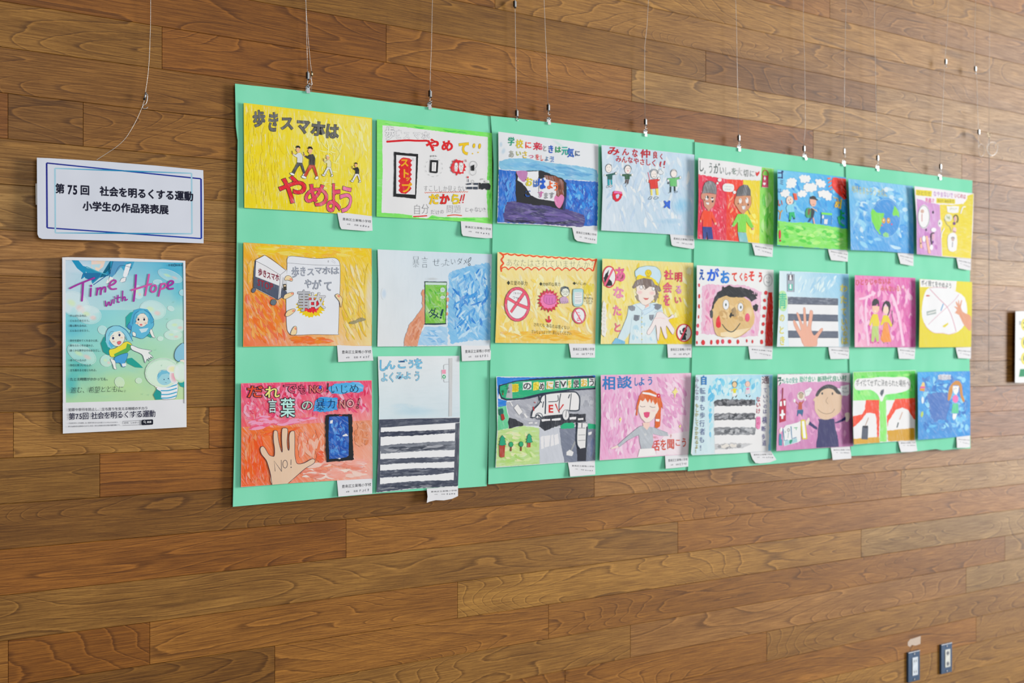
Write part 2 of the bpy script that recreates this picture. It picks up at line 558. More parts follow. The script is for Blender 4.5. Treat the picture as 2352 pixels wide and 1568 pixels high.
    def brush(s, poly, n, cols, L, w, ang, spread=20, wash=(0.3, 0, 0)):
        """n loose brush strokes kept inside a polygon (crop px)"""
        q = pts_(poly); r = s.rng
        xs = [p[0] for p in q]; ys = [p[1] for p in q]
        c = 0; s.step = 0.18
        for _ in range(n * 6):
            if c >= n: break
            x, y = r.uniform(min(xs), max(xs)), r.uniform(min(ys), max(ys))
            a = math.radians(ang + r.uniform(-spread, spread)); l = L * r.uniform(0.5, 1.2) / 2
            bend = r.uniform(-0.2, 0.2) * l
            e = [(x - l * cos(a), y - l * sin(a)), (x - bend * sin(a), y + bend * cos(a)), (x + l * cos(a), y + l * sin(a))]
            m = w * s.cr[2] * 0.5
            if all(inside((px + ddx, py + ddy), q) for px, py in e for ddx, ddy in ((m, 0), (-m, 0), (0, m), (0, -m))):
                s.S(e, w * r.uniform(0.6, 1.2), r.choice(cols), sm=2, taper=0.85, wash=(wash[0], (90 - math.degrees(a)) % 180 / 180.0, wash[2]))
                c += 1
        s.step = 1
        return s
    def ch(s, *a, **k):
        s.hold = True
        s._ch(*a, **k)
        s.hold = False
        s.lay += 6
        return s
    def _ch(s, c, cx, cy, w, h, col, off=0.0, rot=0.0, slant=0.0, shy=0.0, out=None, ow=0.03, wash=(0, 0, 0)):
        """one character in a cell centred at (cx, cy), w x h crop px; shy shears it down the line it stands on"""
        base = s.lay
        for o_, cc in (((off + ow, out),) if out else ()) + ((off, col),):
            if cc is None: continue
            s.lay = base + (3 if (out and cc is col) else 0)
            es = None
            vs, fs = glyph(c, 0.0 if (ord(c) > 0x4e00 and o_ > .010) else o_)
            if ord(c) > 0x4e00 and o_ > .010:
                n0 = len(vs); V2, F2 = list(vs), list(fs)
                for k in range(8 if o_ > .03 else 6):
                    an = 2 * pi * k / (8 if o_ > .03 else 6)
                    V2 += [(x + o_ * cos(an), y + o_ * sin(an)) for x, y in vs]
                    F2 += [tuple(i + n0 * (k + 1) for i in f) for f in fs]
                vs, fs = V2, F2
                es = [i // n0 * 3e-6 for i in range(len(vs))]
            if not vs: continue
            aw = adv(c)
            r = math.radians(rot); pp = []
            for x, y in vs:
                u = (x - aw / 2) * w / (aw if aw < 0.95 else 1.0); v = -(y - 0.38) * h
                u += slant * -v
                u, v = u * cos(r) - v * sin(r), u * sin(r) + v * cos(r)
                pp.append((cx + u, cy + v + shy * u))
            s._put(pp, [f[::-1] for f in fs], cc, wash, es=es)
        s.lay = base
        return s
    def line(s):
        """every written line is a part of its own"""
        nm = s.cur[0] if isinstance(s.cur, tuple) else s.cur
        if nm == 'lettering' and s.parts[s.cur]['f']: s.new(nm, s.parts[s.cur]['label'])
    def T(s, txt, x0, y0, x1, y1, h, col, off=0.0, jit=0.0, out=None, ow=0.03, slant=0.0, wash=(0, 0, 0), cols=None):
        """a line of writing from (x0, y0) to (x1, y1), both on the middle line of the cells; h = cell height"""
        s.line()
        a = [adv(c) for c in txt]; tot = sum(a); pos = 0.0
        shy = (y1 - y0) / (x1 - x0) if x1 != x0 else 0
        r = s.rng; L = x1 - x0
        s.hold = True
        for i, (c, w) in enumerate(zip(txt, a)):
            m = (pos + w / 2) / tot; pos += w
            if c in ' 　': continue
            s.extra = (i % 2) * 5e-6
            cw = L * w / tot
            s._ch(c, x0 + L * m + r.uniform(-1, 1) * jit * h * 0.4, y0 + (y1 - y0) * m + r.uniform(-1, 1) * jit * h,
                 cw * (1 + r.uniform(-1, 0.4) * jit), h * (1 + r.uniform(-1, 1) * jit * 1.2), cols[i % len(cols)] if cols else col,
                 off, r.uniform(-1, 1) * jit * 60, slant, shy, out, ow, wash)
        s.hold = False; s.extra = 0; s.lay += 7
        return s
    def V(s, txt, x0, y0, x1, y1, w, h, col, off=0.0, jit=0.0, out=None, ow=0.03, cols=None, shy=0.0):
        s.line()
        n = len(txt); r = s.rng; s.hold = True
        for i, c in enumerate(txt):
            t = i / max(1, n - 1); s.extra = (i % 2) * 5e-6
            s._ch(c, x0 + (x1 - x0) * t + r.uniform(-1, 1) * jit * w, y0 + (y1 - y0) * t, w * (1 + r.uniform(-1, 1) * jit), h * (1 + r.uniform(-1, 1) * jit),
                 cols[i % len(cols)] if cols else col, off, r.uniform(-1, 1) * jit * 50, 0, shy, out, ow)
        s.hold = False; s.extra = 0; s.lay += 7
        return s
    def scrib(s, x0, y0, x1, y1, h, n, col, w=0.7):
        """illegible small handwriting"""
        r = s.rng
        for i in range(n):
            cx = x0 + (x1 - x0) * (i + 0.5) / n; cy = y0 + (y1 - y0) * (i + 0.5) / n
            cw = (x1 - x0) / n * 0.36
            for k in range(4):
                if r.random() < 0.55:
                    yy = cy + r.uniform(-0.45, 0.45) * h
                    s.S([(cx - cw * r.uniform(0.3, 1), yy), (cx + cw * r.uniform(0.3, 1), yy + r.uniform(-0.1, 0.1) * h)], w, col)
                else:
                    xx = cx + r.uniform(-0.7, 0.7) * cw
                    s.S([(xx, cy - h * r.uniform(0.1, 0.5)), (xx + r.uniform(-0.3, 0.3) * cw, cy + h * r.uniform(0.1, 0.5))], w, col)
        return s
    def done(s):
        root = None
        for nm in s.order:
            d = s.parts[nm]
            if not d['f']: continue
            if isinstance(nm, tuple): nm = nm[0]
            me = bpy.data.meshes.new(nm)
            me.from_pydata([tuple(v - s.o) for v in d['v']], [], d['f'])
            me.materials.append(PAINT)
            me.polygons.foreach_set('material_index', d['m'])
            ca = me.color_attributes.new('ink', 'FLOAT_COLOR', 'CORNER')
            ca.data.foreach_set('color', [x for c in d['c'] for x in c])
            wa = me.attributes.new('wash', 'FLOAT_COLOR', 'CORNER')
            ws = []
            for f, w in zip(d['f'], d['w']): ws += [w[0], w[1], w[2], 1.0] * len(f)
            wa.data.foreach_set('color', ws)
            if root is None:
                root = link(nm, me, None, s.o)
                tag(root, *s.meta)
            else:
                o = link(nm, me, root)
                if d['label']: o['label'] = d['label']
        s.obj = root
        return root

# ------------------------------------------------------------------ the setting: timber wall and floor
RA, RB = -0.220807, 0.0206346
def zrow(r): return CZ - (DW / CT) * (RA + RB * r)        # height of the upper seam of plank row r
def zrow_px(r): return zrow(r)
rng = random.Random(11)
X0, X1 = -1.2, 7.6
zf = 0.0
zt = zrow(-12)
wall = link('wall_back', mesh_from('wall_back', *box_vf(((X0 + X1) / 2, 0.035, (zt + zf) / 2), ((X1 - X0) / 2 + 0.02, 0.015, (zt - zf) / 2)), [BACKING]))
wall['kind'] = 'structure'
fl = link('floor', mesh_from('floor', *box_vf((4.0, -3.0, -0.05), (6.5, 3.05, 0.05)), [FLOORM]))
fl['kind'] = 'structure'
ce = link('ceiling', mesh_from('ceiling', *box_vf(((X0 + X1) / 2, -0.35, zt + 0.06), ((X1 - X0) / 2 + 0.02, 0.40, 0.04)), [plain('white ceiling', (0.7, 0.7, 0.7), 0.8)]))
ce['kind'] = 'structure'
# plank tones (albedo)
TONE = {k: tuple(max(.01, (x - 0.016)) * k_ for k_, x in zip((1.20, 1.31, 1.12), alb(tuple(a * .68 + m * .32 for a, m in zip(v, (142, 100, 59)))))) for k, v in dict(red=(134, 84, 46), red2=(146, 92, 50), org=(156, 106, 60), brn=(136, 94, 55), olv=(138, 100, 58), drk=(118, 82, 50),
            tan=(156, 115, 70), pal=(168, 132, 90), pnk=(160, 117, 80), gld=(164, 123, 72), gry=(158, 128, 92)).items()}
# row: joints at photo x, tones of the planks left of / between / right of them
ROWS = {-2: ([1906], ['org', 'pnk']), -1: ([], ['olv', 'gld']), 0: ([1137], ['org', 'tan', 'pnk']), 1: ([1621, 2013], ['olv', 'brn', 'pal', 'pnk']),
        2: ([887, 1451], ['red', 'org', 'pal']), 3: ([372, 1868, 2209], ['olv', 'red', 'pal', 'pnk']), 4: ([], ['tan', 'brn']), 5: ([18, 191], ['red', 'drk', 'brn']),
        6: ([], ['brn', 'tan']), 7: ([], ['red', 'pal']), 8: ([], ['tan', 'pnk']), 9: ([], ['drk', 'brn']), 10: ([], ['red', 'brn']), 11: ([], ['drk', 'olv']),
        12: ([480], ['tan', 'red2']), 13: ([229], ['olv', 'red2']), 14: ([1365], ['drk', 'pnk']), 15: ([795, 2070], ['red2', 'org', 'pal']),
        16: ([1557], ['tan', 'org']), 17: ([344, 1051, 1978], ['red', 'org', 'gld', 'gry']), 18: ([631, 1260, 2308], ['drk', 'org', 'org', 'pal']),
        19: ([1448, 2219], ['tan', 'pnk', 'gry']), 20: ([1298, 1761], ['org', 'org', 'tan']), 21: ([2242], ['org', 'tan']), 22: ([], ['tan', 'gld'])}
TK = list(TONE)
def wx(px): return at(px, 811).x
for r in range(-12, 25):
    known, tones = ROWS.get(r, ([], []))
    js = [wx(p) for p in known]
    if not js: js = [X0 + rng.uniform(0.2, 0.9)]
    lo = min(js[0], X0 + 1.75 - rng.uniform(0, .3))
    if lo < js[0]: lo_ = [lo]
    else: lo_ = []
    left = list(lo_)
    while lo > X0:
        lo -= rng.choice([0.887, 0.887, 1.774])
        if lo > X0 + 0.05: left.append(lo)
    hi = js[-1]; right = []
    if hi < 4.62: hi = 4.62 + rng.uniform(0, .5); right.append(hi)
    while hi < X1:
        hi += rng.choice([0.887, 0.887, 1.774, 1.33])
        if hi < X1 - 0.05: right.append(hi)
    cuts = [X0] + left[::-1] + js + right + [X1]
    ztop, zbot = zrow(r), max(zrow(r + 1), zf + 0.002)
    for i in range(len(cuts) - 1):
        a, c = cuts[i], cuts[i + 1]
        if c - a < 0.02: continue
        tn = None
        if tones and known:
            if abs(c - js[0]) < 1e-6: tn = tones[0]
            for k in range(len(js)):
                if abs(a - js[k]) < 1e-6 and k + 1 < len(tones): tn = tones[k + 1]
        elif tones:
            tn = tones[0] if (a + c) / 2 < 1.6 else tones[-1]
        if tn is None: tn = rng.choice(TK)
        g = 0.00035
        cx, cz = (a + c) / 2, (ztop + zbot) / 2
        proud = rng.uniform(0.0, 0.0006)
        vs, fs = box_vf((0, 0.01 + proud / 2, 0), ((c - a) / 2 - g, 0.01 - proud / 2 + proud, (ztop - zbot) / 2 - g), 0.0007)
        me = mesh_from('plank', vs, fs, [WOOD])
        o = link('plank', me, wall, (cx, 0, cz))
        k = rng.uniform(0.92, 1.08)
        o.color = tuple(v * k for v in TONE[tn]) + (1,)

# a strip of frosted tape left on the wall over the sockets
tp = Sheet('tape_strip', (2050, 1420, 10.594), '372 575 430 505 520 480 685 425 680 615 560 660 470 640 430 690 372 660', 0.0004, 0.0004,
           'torn scrap of frosted clear tape on the planks above the left socket', 'tape', thick=0.0002, paper=(196, 182, 172)).done()

# ------------------------------------------------------------------ mint green boards
def board(label, outline, offs, thick=0.003, off0=0.014):
    """outline in photo px (clockwise from top left); the paper face is a grid that buckles a little, over a card core"""
    q = pts_(outline)
    xs = [p[0] for p in q]; ys = [p[1] for p in q]
    rg = random.Random(int(xs[0]))
    def off(p):
        a = at(p[0], p[1])
        n = noise.noise(Vector((a.x * 3.1, 0.3, a.z * 1.3))) * 0.0012 + noise.noise(Vector((a.x * 9, 4.3, a.z * 2.0))) * 0.0004
        return off0 + offs + n
    # densify outline
    d = []
    for i in range(len(q)):
        a, b = q[i], q[(i + 1) % len(q)]
        k = max(1, int(math.dist(a, b) / 26))
        for t in range(k):
            d.append((a[0] + (b[0] - a[0]) * t / k, a[1] + (b[1] - a[1]) * t / k))
    import bmesh
    from mathutils.geometry import delaunay_2d_cdt
    W = lambda p: Vector((at(*p).x, at(*p).z))
    pts = [W(p) for p in d]; ns = len(pts); px = list(d)
    y = min(ys) + 15
    while y < max(ys):
        x = min(xs) + 12 + rg.uniform(0, 8)
        while x < max(xs):
            p = (x + rg.uniform(-4, 4), y + rg.uniform(-4, 4))
            if inside(p, q) and all(inside((p[0] + a, p[1] + b), q) for a, b in ((6, 0), (-6, 0), (0, 6), (0, -6))):
                px.append(p); pts.append(W(p))
            x += 26
        y += 26
    res = delaunay_2d_cdt(pts, [], [list(range(ns))], 1, 1e-7)
    vo, fo, orig = res[0], res[2], res[3]
    front = []
    for i, v in enumerate(vo):
        p = px[orig[i][0]] if orig[i] else None
        if p is None:
            front.append(Vector((v.x, -off0 - offs, v.y)))
        else:
            front.append(at(p[0], p[1], off(p)))
    o0 = at(sum(xs) / len(xs), sum(ys) / len(ys), off0)
    # front paper
    m = MB()
    m.add((front, [tuple(f) for f in fo]))
    me_faces = m.f
    # orient towards the camera (-y)
    for i, f in enumerate(m.f):
        n = (m.v[f[1]] - m.v[f[0]]).cross(m.v[f[2]] - m.v[f[0]])
        if n.y > 0: m.f[i] = tuple(f[::-1])
    # paper folded round the edge and the back
    rim = [at(p[0], p[1], off(p)) for p in d]
    rimb = [v + Vector((0, thick, 0)) for v in rim]
    k = len(d)
    m.add((rim + rimb, [(i, (i + 1) % k, (i + 1) % k + k, i + k) for i in range(k)] + [tuple(range(k, 2 * k))]))
    o = m.build('display_board', [BOARD], None, o0, smooth=False)
    for i, p in enumerate(o.data.polygons):
        p.use_smooth = i < len(fo)
    tag(o, label, 'board', 'mint green display boards on the timber wall')
    return o
B1 = board('leftmost mint green board, the one with the yellow walking poster at its top left', '540 192 580 196.5 640 202.5 714 211 800 221.5 900 235 991 247 1060 257 1126 267.3 1127.5 330 1130 420 1130 560 1128 700 1126.5 826 1124 930 1121 1003 1118 1116 1030 1122.5 880 1132 700 1148.5 535 1163.5 538 1040 540.5 900 541 750 543 640 544 550 544.8 440 546 321 545.5 319 542 290', 0.0)
B2 = board('second mint green board from the left, with the bus picture at its bottom left', '1127 266 1180 271 1260 280.5 1370 294 1480 306.5 1594.5 321 1595 355 1595 470 1594 575 1593 700 1590.5 800 1588 861 1584 960 1578.5 1079 1480 1084 1390 1090 1250 1101 1121.8 1112 1124 960 1126 840 1128.5 700 1130.5 580 1133 460 1134 376 1132 330', 0.004)
B3 = board('third mint green board, with the black haired boy face poster in its middle', '1596 326 1700 340 1780 351 1850 361 1942 377.6 1943 470 1945 600 1948 720 1950 830 1953 950 1954 1047 1880 1056 1790 1064 1680 1073 1580 1081.6 1584 980 1588.5 861 1591.5 740 1593.5 600 1595.3 450', 0.008)
B4 = board('rightmost mint green board, with the round earth poster at its top left', '1942.5 377.8 2010 386 2090 396 2160 405 2233.5 414.5 2232.7 444 2230 540 2228 630 2227 740 2227 830 2228 930 2229 1029.5 2190 1031.5 2165 1034 2150 1031 2107 1036 2030 1043 1954.5 1047 1952.5 900 1950 780 1948 660 1945 520', 0.012)

# ------------------------------------------------------------------ picture wires, hooks and clips
ZR = zt - 0.0
rail_z = zrow(-11.6)
rail = MB()
rail.add(box_vf(((X0 + X1) / 2, -0.018, rail_z), ((X1 - X0) / 2 - 0.01, 0.0175, 0.012), 0.002))
ro = rail.build('picture_rail', [STEEL], None, Vector(((X0 + X1) / 2, -0.018, rail_z)))
tag(ro, 'slim steel picture rail running along the top of the timber wall', 'rail')

def mm(o, dx, dz, dy=0.0): return o + Vector((dx, -dy, dz)) * 0.001
def wire_thing(label, pts, off, gauge=0.00055, group='thin steel picture wires hanging down the wall'):
    """pts in photo px, top first; off = distance from the wall, one or per point"""
    q = pts_(pts)
    of = off if isinstance(off, list) else [off] * len(q)
    p3 = [at(a, b, o) for (a, b), o in zip(q, of)]
    root = empty('picture_wire', p3[-1].copy())
    tag(root, label, 'wire', group)
    d = (p3[0] - p3[1]).normalized() if len(p3) > 1 else Vector((0, 0, 1))
    top = p3[0] + d * ((rail_z - p3[0].z) / max(0.3, d.z))
    top = Vector((p3[0].x + (top.x - p3[0].x) * 0.2, min(-0.012, p3[0].y * 0.8), rail_z - 0.006))
    MB().add(tube_vf([top] + p3, gauge, 6)).build('wire', [WIRE], root, smooth=True)
    return root, p3
def gripper(root, o, hook=True, flip=1, k=1.0, brass=False):
    """the little cable gripper: bright body, dark sides, plunger on top and a bent wire hook below; o = top of body"""
    m = MB()
    m.add(box_vf(tuple(mm(o, 1.2 * flip * k, -10 * k, 3)), (0.0027 * k, 0.0028 * k, 0.0088 * k), 0.0007 * k))
    m.build('gripper_body', [BRASS if brass else STEEL], root)
    m = MB()
    m.add(box_vf(tuple(mm(o, -2.6 * flip * k, -9 * k, 2)), (0.0013 * k, 0.0035 * k, 0.0085 * k), 0.0003))
    m.add(box_vf(tuple(mm(o, 0.5 * flip * k, -20.2 * k, 3)), (0.0025 * k, 0.0026 * k, 0.0015 * k)))
    m.build('gripper_side', [DARKM], root)
    m = MB()
    m.add(tube_vf([mm(o, 0, -1.5, 3), mm(o, 0, 2.6, 3)], 0.0016 * k, 8))
    m.build('plunger', [STEEL], root, smooth=True)
    if hook:
        pts = [mm(o, -3 * flip * k, -13 * k, 4), mm(o, -2.5 * flip * k, -19 * k, 4), mm(o, -1 * flip * k, -24 * k, 5), mm(o, -3.2 * flip * k, -29 * k, 5), mm(o, -0.5 * flip * k, -33 * k, 5), mm(o, 3.2 * flip * k, -31 * k, 5), mm(o, 4 * flip * k, -27 * k, 5)]
        MB().add(tube_vf(pts, 0.0009 * k, 6)).build('hook', [STEEL], root, smooth=True)
def clip_thing(px, py, off, label, k=1.0, tilt=0.0):
    """spring clip: pivot ring, two flared ears and a flat jaw that bites the board; (px, py) = foot of the clip on the board edge"""
    o = at(px, py, off)
    root = empty('bulldog_clip', o)
    tag(root, label, 'clip', 'bright steel clips biting the top edges of the boards')
    m = MB()
    sx = 0.0052 * k
    out = [(-1.0, -9), (1.0, -9), (1.0, 0), (0.62, 3.4), (1.0, 6), (1.1, 8.4), (0.72, 11.5), (0.28, 13.8), (-0.28, 13.8), (-0.72, 11.5), (-1.1, 8.4), (-1.0, 6), (-0.62, 3.4), (-1.0, 0)]
    c, s_ = cos(tilt), sin(tilt)
    def pl(dy):
        r = []
        for a, b in out:
            x, z = a * 5.2 * k, b * k
            r.append(mm(o, x * c - z * s_, x * s_ + z * c, dy))
        return r
    for name, y1, y2 in (('front_jaw', 2.0, 1.2), ):
        f, bk = pl(y1), pl(y2); n = len(out)
        m.add((f + bk, [tuple(range(n)), tuple(range(2 * n - 1, n - 1, -1))] + [(i, i + n, (i + 1) % n + n, (i + 1) % n) for i in range(n)]))
    m.build('clip_plate', [STEEL], root)
    m = MB()
    f, bk = pl(-5.0), pl(-5.8); n = len(out)
    m.add((f + bk, [tuple(range(n)), tuple(range(2 * n - 1, n - 1, -1))] + [(i, i + n, (i + 1) % n + n, (i + 1) % n) for i in range(n)]))
    m.build('clip_back_plate', [STEEL], root)
    cc = mm(o, -10.2 * s_ * k, 10.2 * c * k, 0.5)
    m = MB().add(tube_vf([cc + Vector((0.0033 * k * cos(a), -0.0016, 0.0033 * k * sin(a))) for a in [2 * pi * i / 12 for i in range(12)]], 0.0011 * k, 6, True))
    m.build('clip_ring', [DARKM], root, smooth=True)
    m = MB().add(tube_vf([mm(cc, -5 * k, 0, -2), mm(cc, 5 * k, 0, -2)], 0.0014 * k, 8))
    m.build('clip_pivot', [STEEL], root, smooth=True)
    return root

# leftmost loose wire
r, p = wire_thing('leftmost wire, loose end curling down behind the white title sign', pts_('346 -3 345.5 60 344 110 341 160 338 185 334 212 331 232') + smooth_(pts_('331 232 323 254 310 282 290 315 270 335 250 349 228 363 222 367'), False, 4)[1:], 0.016)
g = at(334, 213, 0.016); r.location = r.location
m_ = MB()
m_.add(tube_vf([g + Vector((0.0008, -0.001, 0.001)), g + Vector((-0.0022, -0.001, -0.0165))], 0.0026, 10)); m_.build('slider', [STEEL], r, smooth=True)
m_ = MB(); m_.add(tube_vf([at(332, 226, 0.017), at(331.5, 229.5, 0.017)], 0.0031, 10)); m_.build('slider_collar', [DARKM], r, smooth=True)
m_ = MB(); m_.add(tube_vf([at(a, b, 0.020) for a, b in smooth_(pts_('334.5 215 338.5 217.5 338 229 335 238 330 241 327 244.5 328 248.5 332 250 336.5 248.5 339.5 245.5'), False, 3)], 0.0009, 6)); m_.build('hook', [STEEL], r, smooth=True)

# double wire at the first clip
r, p = wire_thing('left wire of the close pair over the yellow walking poster', '702.5 -3 703.5 60 705 110 705.8 166', 0.018)
gripper(r, at(706, 166, 0.018), flip=1)
clip_thing(707.5, 206.5, 0.0175, 'steel clip holding the first board above the yellow walking poster')
r, p = wire_thing('right wire of the close pair, ending behind the first board', '701.5 -3 707 80 711.5 130 715 163 715.5 180 715 212', 0.013)
m_ = MB(); m_.add(tube_vf([at(716.3, 164, 0.014), at(716.3, 175, 0.014)], 0.0028, 10)); m_.build('slider', [BRASS], r, smooth=True)
m_ = MB(); m_.add(tube_vf([at(a, b, 0.019) for a, b in pts_('713 172 713.5 181 716.5 188 717 193.5 715.5 195.5 713 194 711 189')], 0.0008, 6)); m_.build('hook', [STEEL], r, smooth=True)
# singles
def hanger(wl, cl, pts, off, clip=None, flip=1, k=1.0, tilt=0.0):
    r, p = wire_thing(wl, pts, off)
    gripper(r, p[-1].copy(), flip=flip, k=k)
    if clip: clip_thing(clip[0], clip[1], off, cl, k, tilt)
    return r
hanger('wire that ends over the poster with the red STOP phone', 'steel clip on the first board above the green bordered poster', '993.3 -3 991 100 988.5 170 987 208', 0.0175, (987, 244.5))
r = hanger('wire with a second gripper high up, left one over the second board', None, '1182.2 -3 1182.4 10 1183.5 35 1185 160 1186 253', 0.0145)
gripper(r, at(1181.5, 2.5, 0.015), hook=False)
hanger('wire over the second board ending above the school greeting poster', 'steel clip on the second board above the school greeting poster', '1249.5 -3 1251.5 50 1255 130 1258.5 240', 0.021, (1261, 279.5))
hanger('wire with a slight kink over the second board', 'steel clip on the second board above the red lettered poster', '1489.5 -3 1486 60 1481 105 1480.5 180 1481.5 273.5', 0.021, (1483, 307))
hanger('wire at the left part of the third board, over the poster of two smiling people', 'steel clip near the left end of the third board', '1689.7 -3 1691.5 60 1693 140 1696 310.5', 0.025, (1698, 341.5))
hanger('wire at the right part of the third board, above the blue sky poster', 'tilted steel clip on the third board above the blue sky poster', '1845.8 -3 1845 50 1848 130 1850 290 1848 312 1845.5 335', 0.025, (1850, 361.5), tilt=0.5)
hanger('wire that ends at the seam between the third and fourth board', 'steel clip at the seam of the third and fourth board', '1943.5 -3 1942 60 1940 170 1938 341', 0.027, (1939, 376), flip=-1)
hanger('wire at the left part of the fourth board, above the round earth poster', 'steel clip on the fourth board above the round earth poster', '2008 -3 2009 80 2012 220 2014.5 357', 0.029, (2016, 387), flip=1)
r = hanger('wire with two grippers, ending near the right end of the fourth board', 'steel clip near the right end of the fourth board', '2179 -3 2174 90 2169.5 150 2165 260 2159 377', 0.029, (2159.5, 407.5), flip=1)
gripper(r, at(2171, 136, 0.029), hook=True)
# loose wires at the right
r, p = wire_thing('loose wire right of the boards, with two grippers and a small coil', pts_('2241 -3 2239 80 2238.5 152 2243.5 180 2245 240 2247 297 2247.5 322') + ell(2254, 345, 7, 14.5, 16, 0, 200, 560), 0.030)
gripper(r, at(2239, 152.5, 0.031), hook=True); gripper(r, at(2247, 297.5, 0.031), hook=False)
r, p = wire_thing('rightmost wire, carrying a bead chain and ending in a round coil', pts_('2273.5 -3 2272.5 150 2271.3 303'), 0.031)
MB().add(tube_vf([at(a, b, 0.031) for a, b in smooth_(pts_('2271.3 303 2268.5 307 2269 313 2273 314 2274.5 309 2273 305'), False, 3)], 0.0009, 6)).build('hook', [BRASS], r, smooth=True)
MB().add(tube_vf([at(a, b, 0.033) for a, b in smooth_(pts_('2271.5 318 2270 326 2267 338 2269 350 2276 357.5 2285 355 2291 345 2290 333 2284 327 2276 327 2270 333 2267.5 341') + pts_('2270 350 2278 356.5 2287 352 2291.5 340 2292.5 328'), False, 3)], 0.0006, 6)).build('coil', [WIRE], r, smooth=True)
# bead chain: a countable run of steel balls on a string
ch = empty('bead_chain', at(2271, 848, 0.032))
tag(ch, 'grey bead chain hanging down the wall right of the boards', 'chain')
ztop_, zbot_ = at(2272, 316, 0.032), at(2271, 848, 0.032)
m_ = MB(); nb = 150
import bmesh
bmq = bmesh.new(); bmesh.ops.create_icosphere(bmq, subdivisions=1, radius=0.0021)
bv = [v.co.copy() for v in bmq.verts]; bf = [tuple(v.index for v in f.verts) for f in bmq.faces]; bmq.free()
bead_me = mesh_from('bead', bv, bf, [plain('grey nickel beads', (0.30, 0.30, 0.30), 0.35, 0.75)], smooth=True)
for i in range(nb):
    t = i / (nb - 1)
    link('bead', bead_me, ch, ztop_.lerp(zbot_, t) - ch.location)
MB().add(tube_vf([ztop_, zbot_], 0.0006, 5)).build('string', [WIRE], ch)

# ------------------------------------------------------------------ wall sockets
def plate(label, quad, insert, ic, kind):
    q = [(2050 + a / 10.594, 1420 + b / 10.594) for a, b in pts_(quad)]
    z1, z2 = at(*q[0], 0.009).z, at(*q[3], 0.009).z
    x1, x2 = at((q[0][0] + q[3][0]) / 2, 1500, 0.009).x, at((q[1][0] + q[2][0]) / 2, 1500, 0.009).x
    z1 = (z1 + at(*q[1], 0.009).z) / 2; z2 = (z2 + at(*q[2], 0.009).z) / 2
    c = Vector(((x1 + x2) / 2, -0.0045, (z1 + z2) / 2)); hx, hz = (x2 - x1) / 2, (z1 - z2) / 2
    root = empty('wall_socket', c); tag(root, label, 'socket', 'slate blue sockets low on the timber wall')
    MB().add(box_vf(tuple(c), (hx, 0.0043, hz), 0.0012)).build('cover_plate', [NAVY], root)
    MB().add(box_vf((c.x, -0.0093, z1 - 0.0012), (hx - 0.001, 0.0006, 0.0012), 0.0003)).build('chrome_edge', [plain('brushed bright trim', (0.85, 0.86, 0.88), 0.35, 0.3)], root)['label'] = 'painted highlight along the top edge'  # highlight on the plate's upper edge, painted as a pale strip
    MB().add(box_vf((c.x + hx * 0.12, -0.0098, c.z), (hx * 0.46, 0.0012, hz * 0.60), 0.0006)).build('insert', [plain('insert ' + kind, ic, 0.4)], root)
    for sg in (-1, 1):
        s_ = c + Vector((0, -0.0052, sg * hz * 0.84))
        MB().add(tube_vf([s_, s_ + Vector((0, -0.0012, 0))], 0.003, 10)).build('screw', [STEEL], root, smooth=False)
        b_ = Vector((c.x + hx * 0.12, -0.0112, c.z + sg * hz * 0.36))
        if kind == 'a':
            mk = MB()
            for dx in (-0.006, 0.006): mk.add(box_vf((b_.x + dx, b_.y, b_.z), (0.0011, 0.0004, 0.0045)))
            mk.build('slot', [plain('slot grey', (0.10, 0.11, 0.13), 0.6)], root)
        else:
            MB().add(tube_vf([b_ + Vector((0.0065 * cos(a), 0, 0.0075 * sin(a))) for a in [2 * pi * i / 14 for i in range(14)]], 0.0011, 5, True)).add(box_vf(tuple(b_), (0.002, 0.001, 0.0035))).build('jack', [plain('jack grey', (0.16, 0.18, 0.24), 0.5)], root)
plate('left slate blue power socket with a white insert, low on the wall', '385 830 675 770 665 1500 385 1560', 1, (0.74, 0.79, 0.83), 'a')
plate('right slate blue socket with a cream insert and two round jacks', '1185 640 1455 580 1450 1290 1190 1365', 1, (0.76, 0.75, 0.66), 'b')

# ------------------------------------------------------------------ signs and posters at the left
K = (26, 27, 34); W_ = (222, 229, 240); RED = (205, 22, 30); SKIN = (222, 184, 158)
def outline_rect(s, a, w, cols, part=None):
    q = pts_(a)
    for i in range(4):
        (x1, y1), (x2, y2) = q[i], q[(i + 1) % 4]
        c1, c2 = cols[i], cols[(i + 1) % 4]
        hor = abs(x2 - x1) > abs(y2 - y1)
        n = 12; pp = []; cc = []; ff = []
        h = w * s.cr[2] / 2 * (1.0 if hor else 1.25)
        for k in range(n + 1):
            t = k / n; x, y = x1 + (x2 - x1) * t, y1 + (y2 - y1) * t
            m = abs(2 * t - 1)
            c = tuple(c1[j] * (1 - t) + c2[j] * t for j in range(3)) if not isinstance(cols[4], tuple) or not hor else tuple((c1[j] * (1 - t) + c2[j] * t) * m + cols[4][j] * (1 - m) for j in range(3))
            pp += [(x, y - h), (x, y + h)] if hor else [(x - h, y), (x + h, y)]
            cc += [c, c]
        for k in range(n):
            ff.append((2 * k, 2 * k + 1, 2 * k + 3, 2 * k + 2))
        s._put(pp, ff, cc)

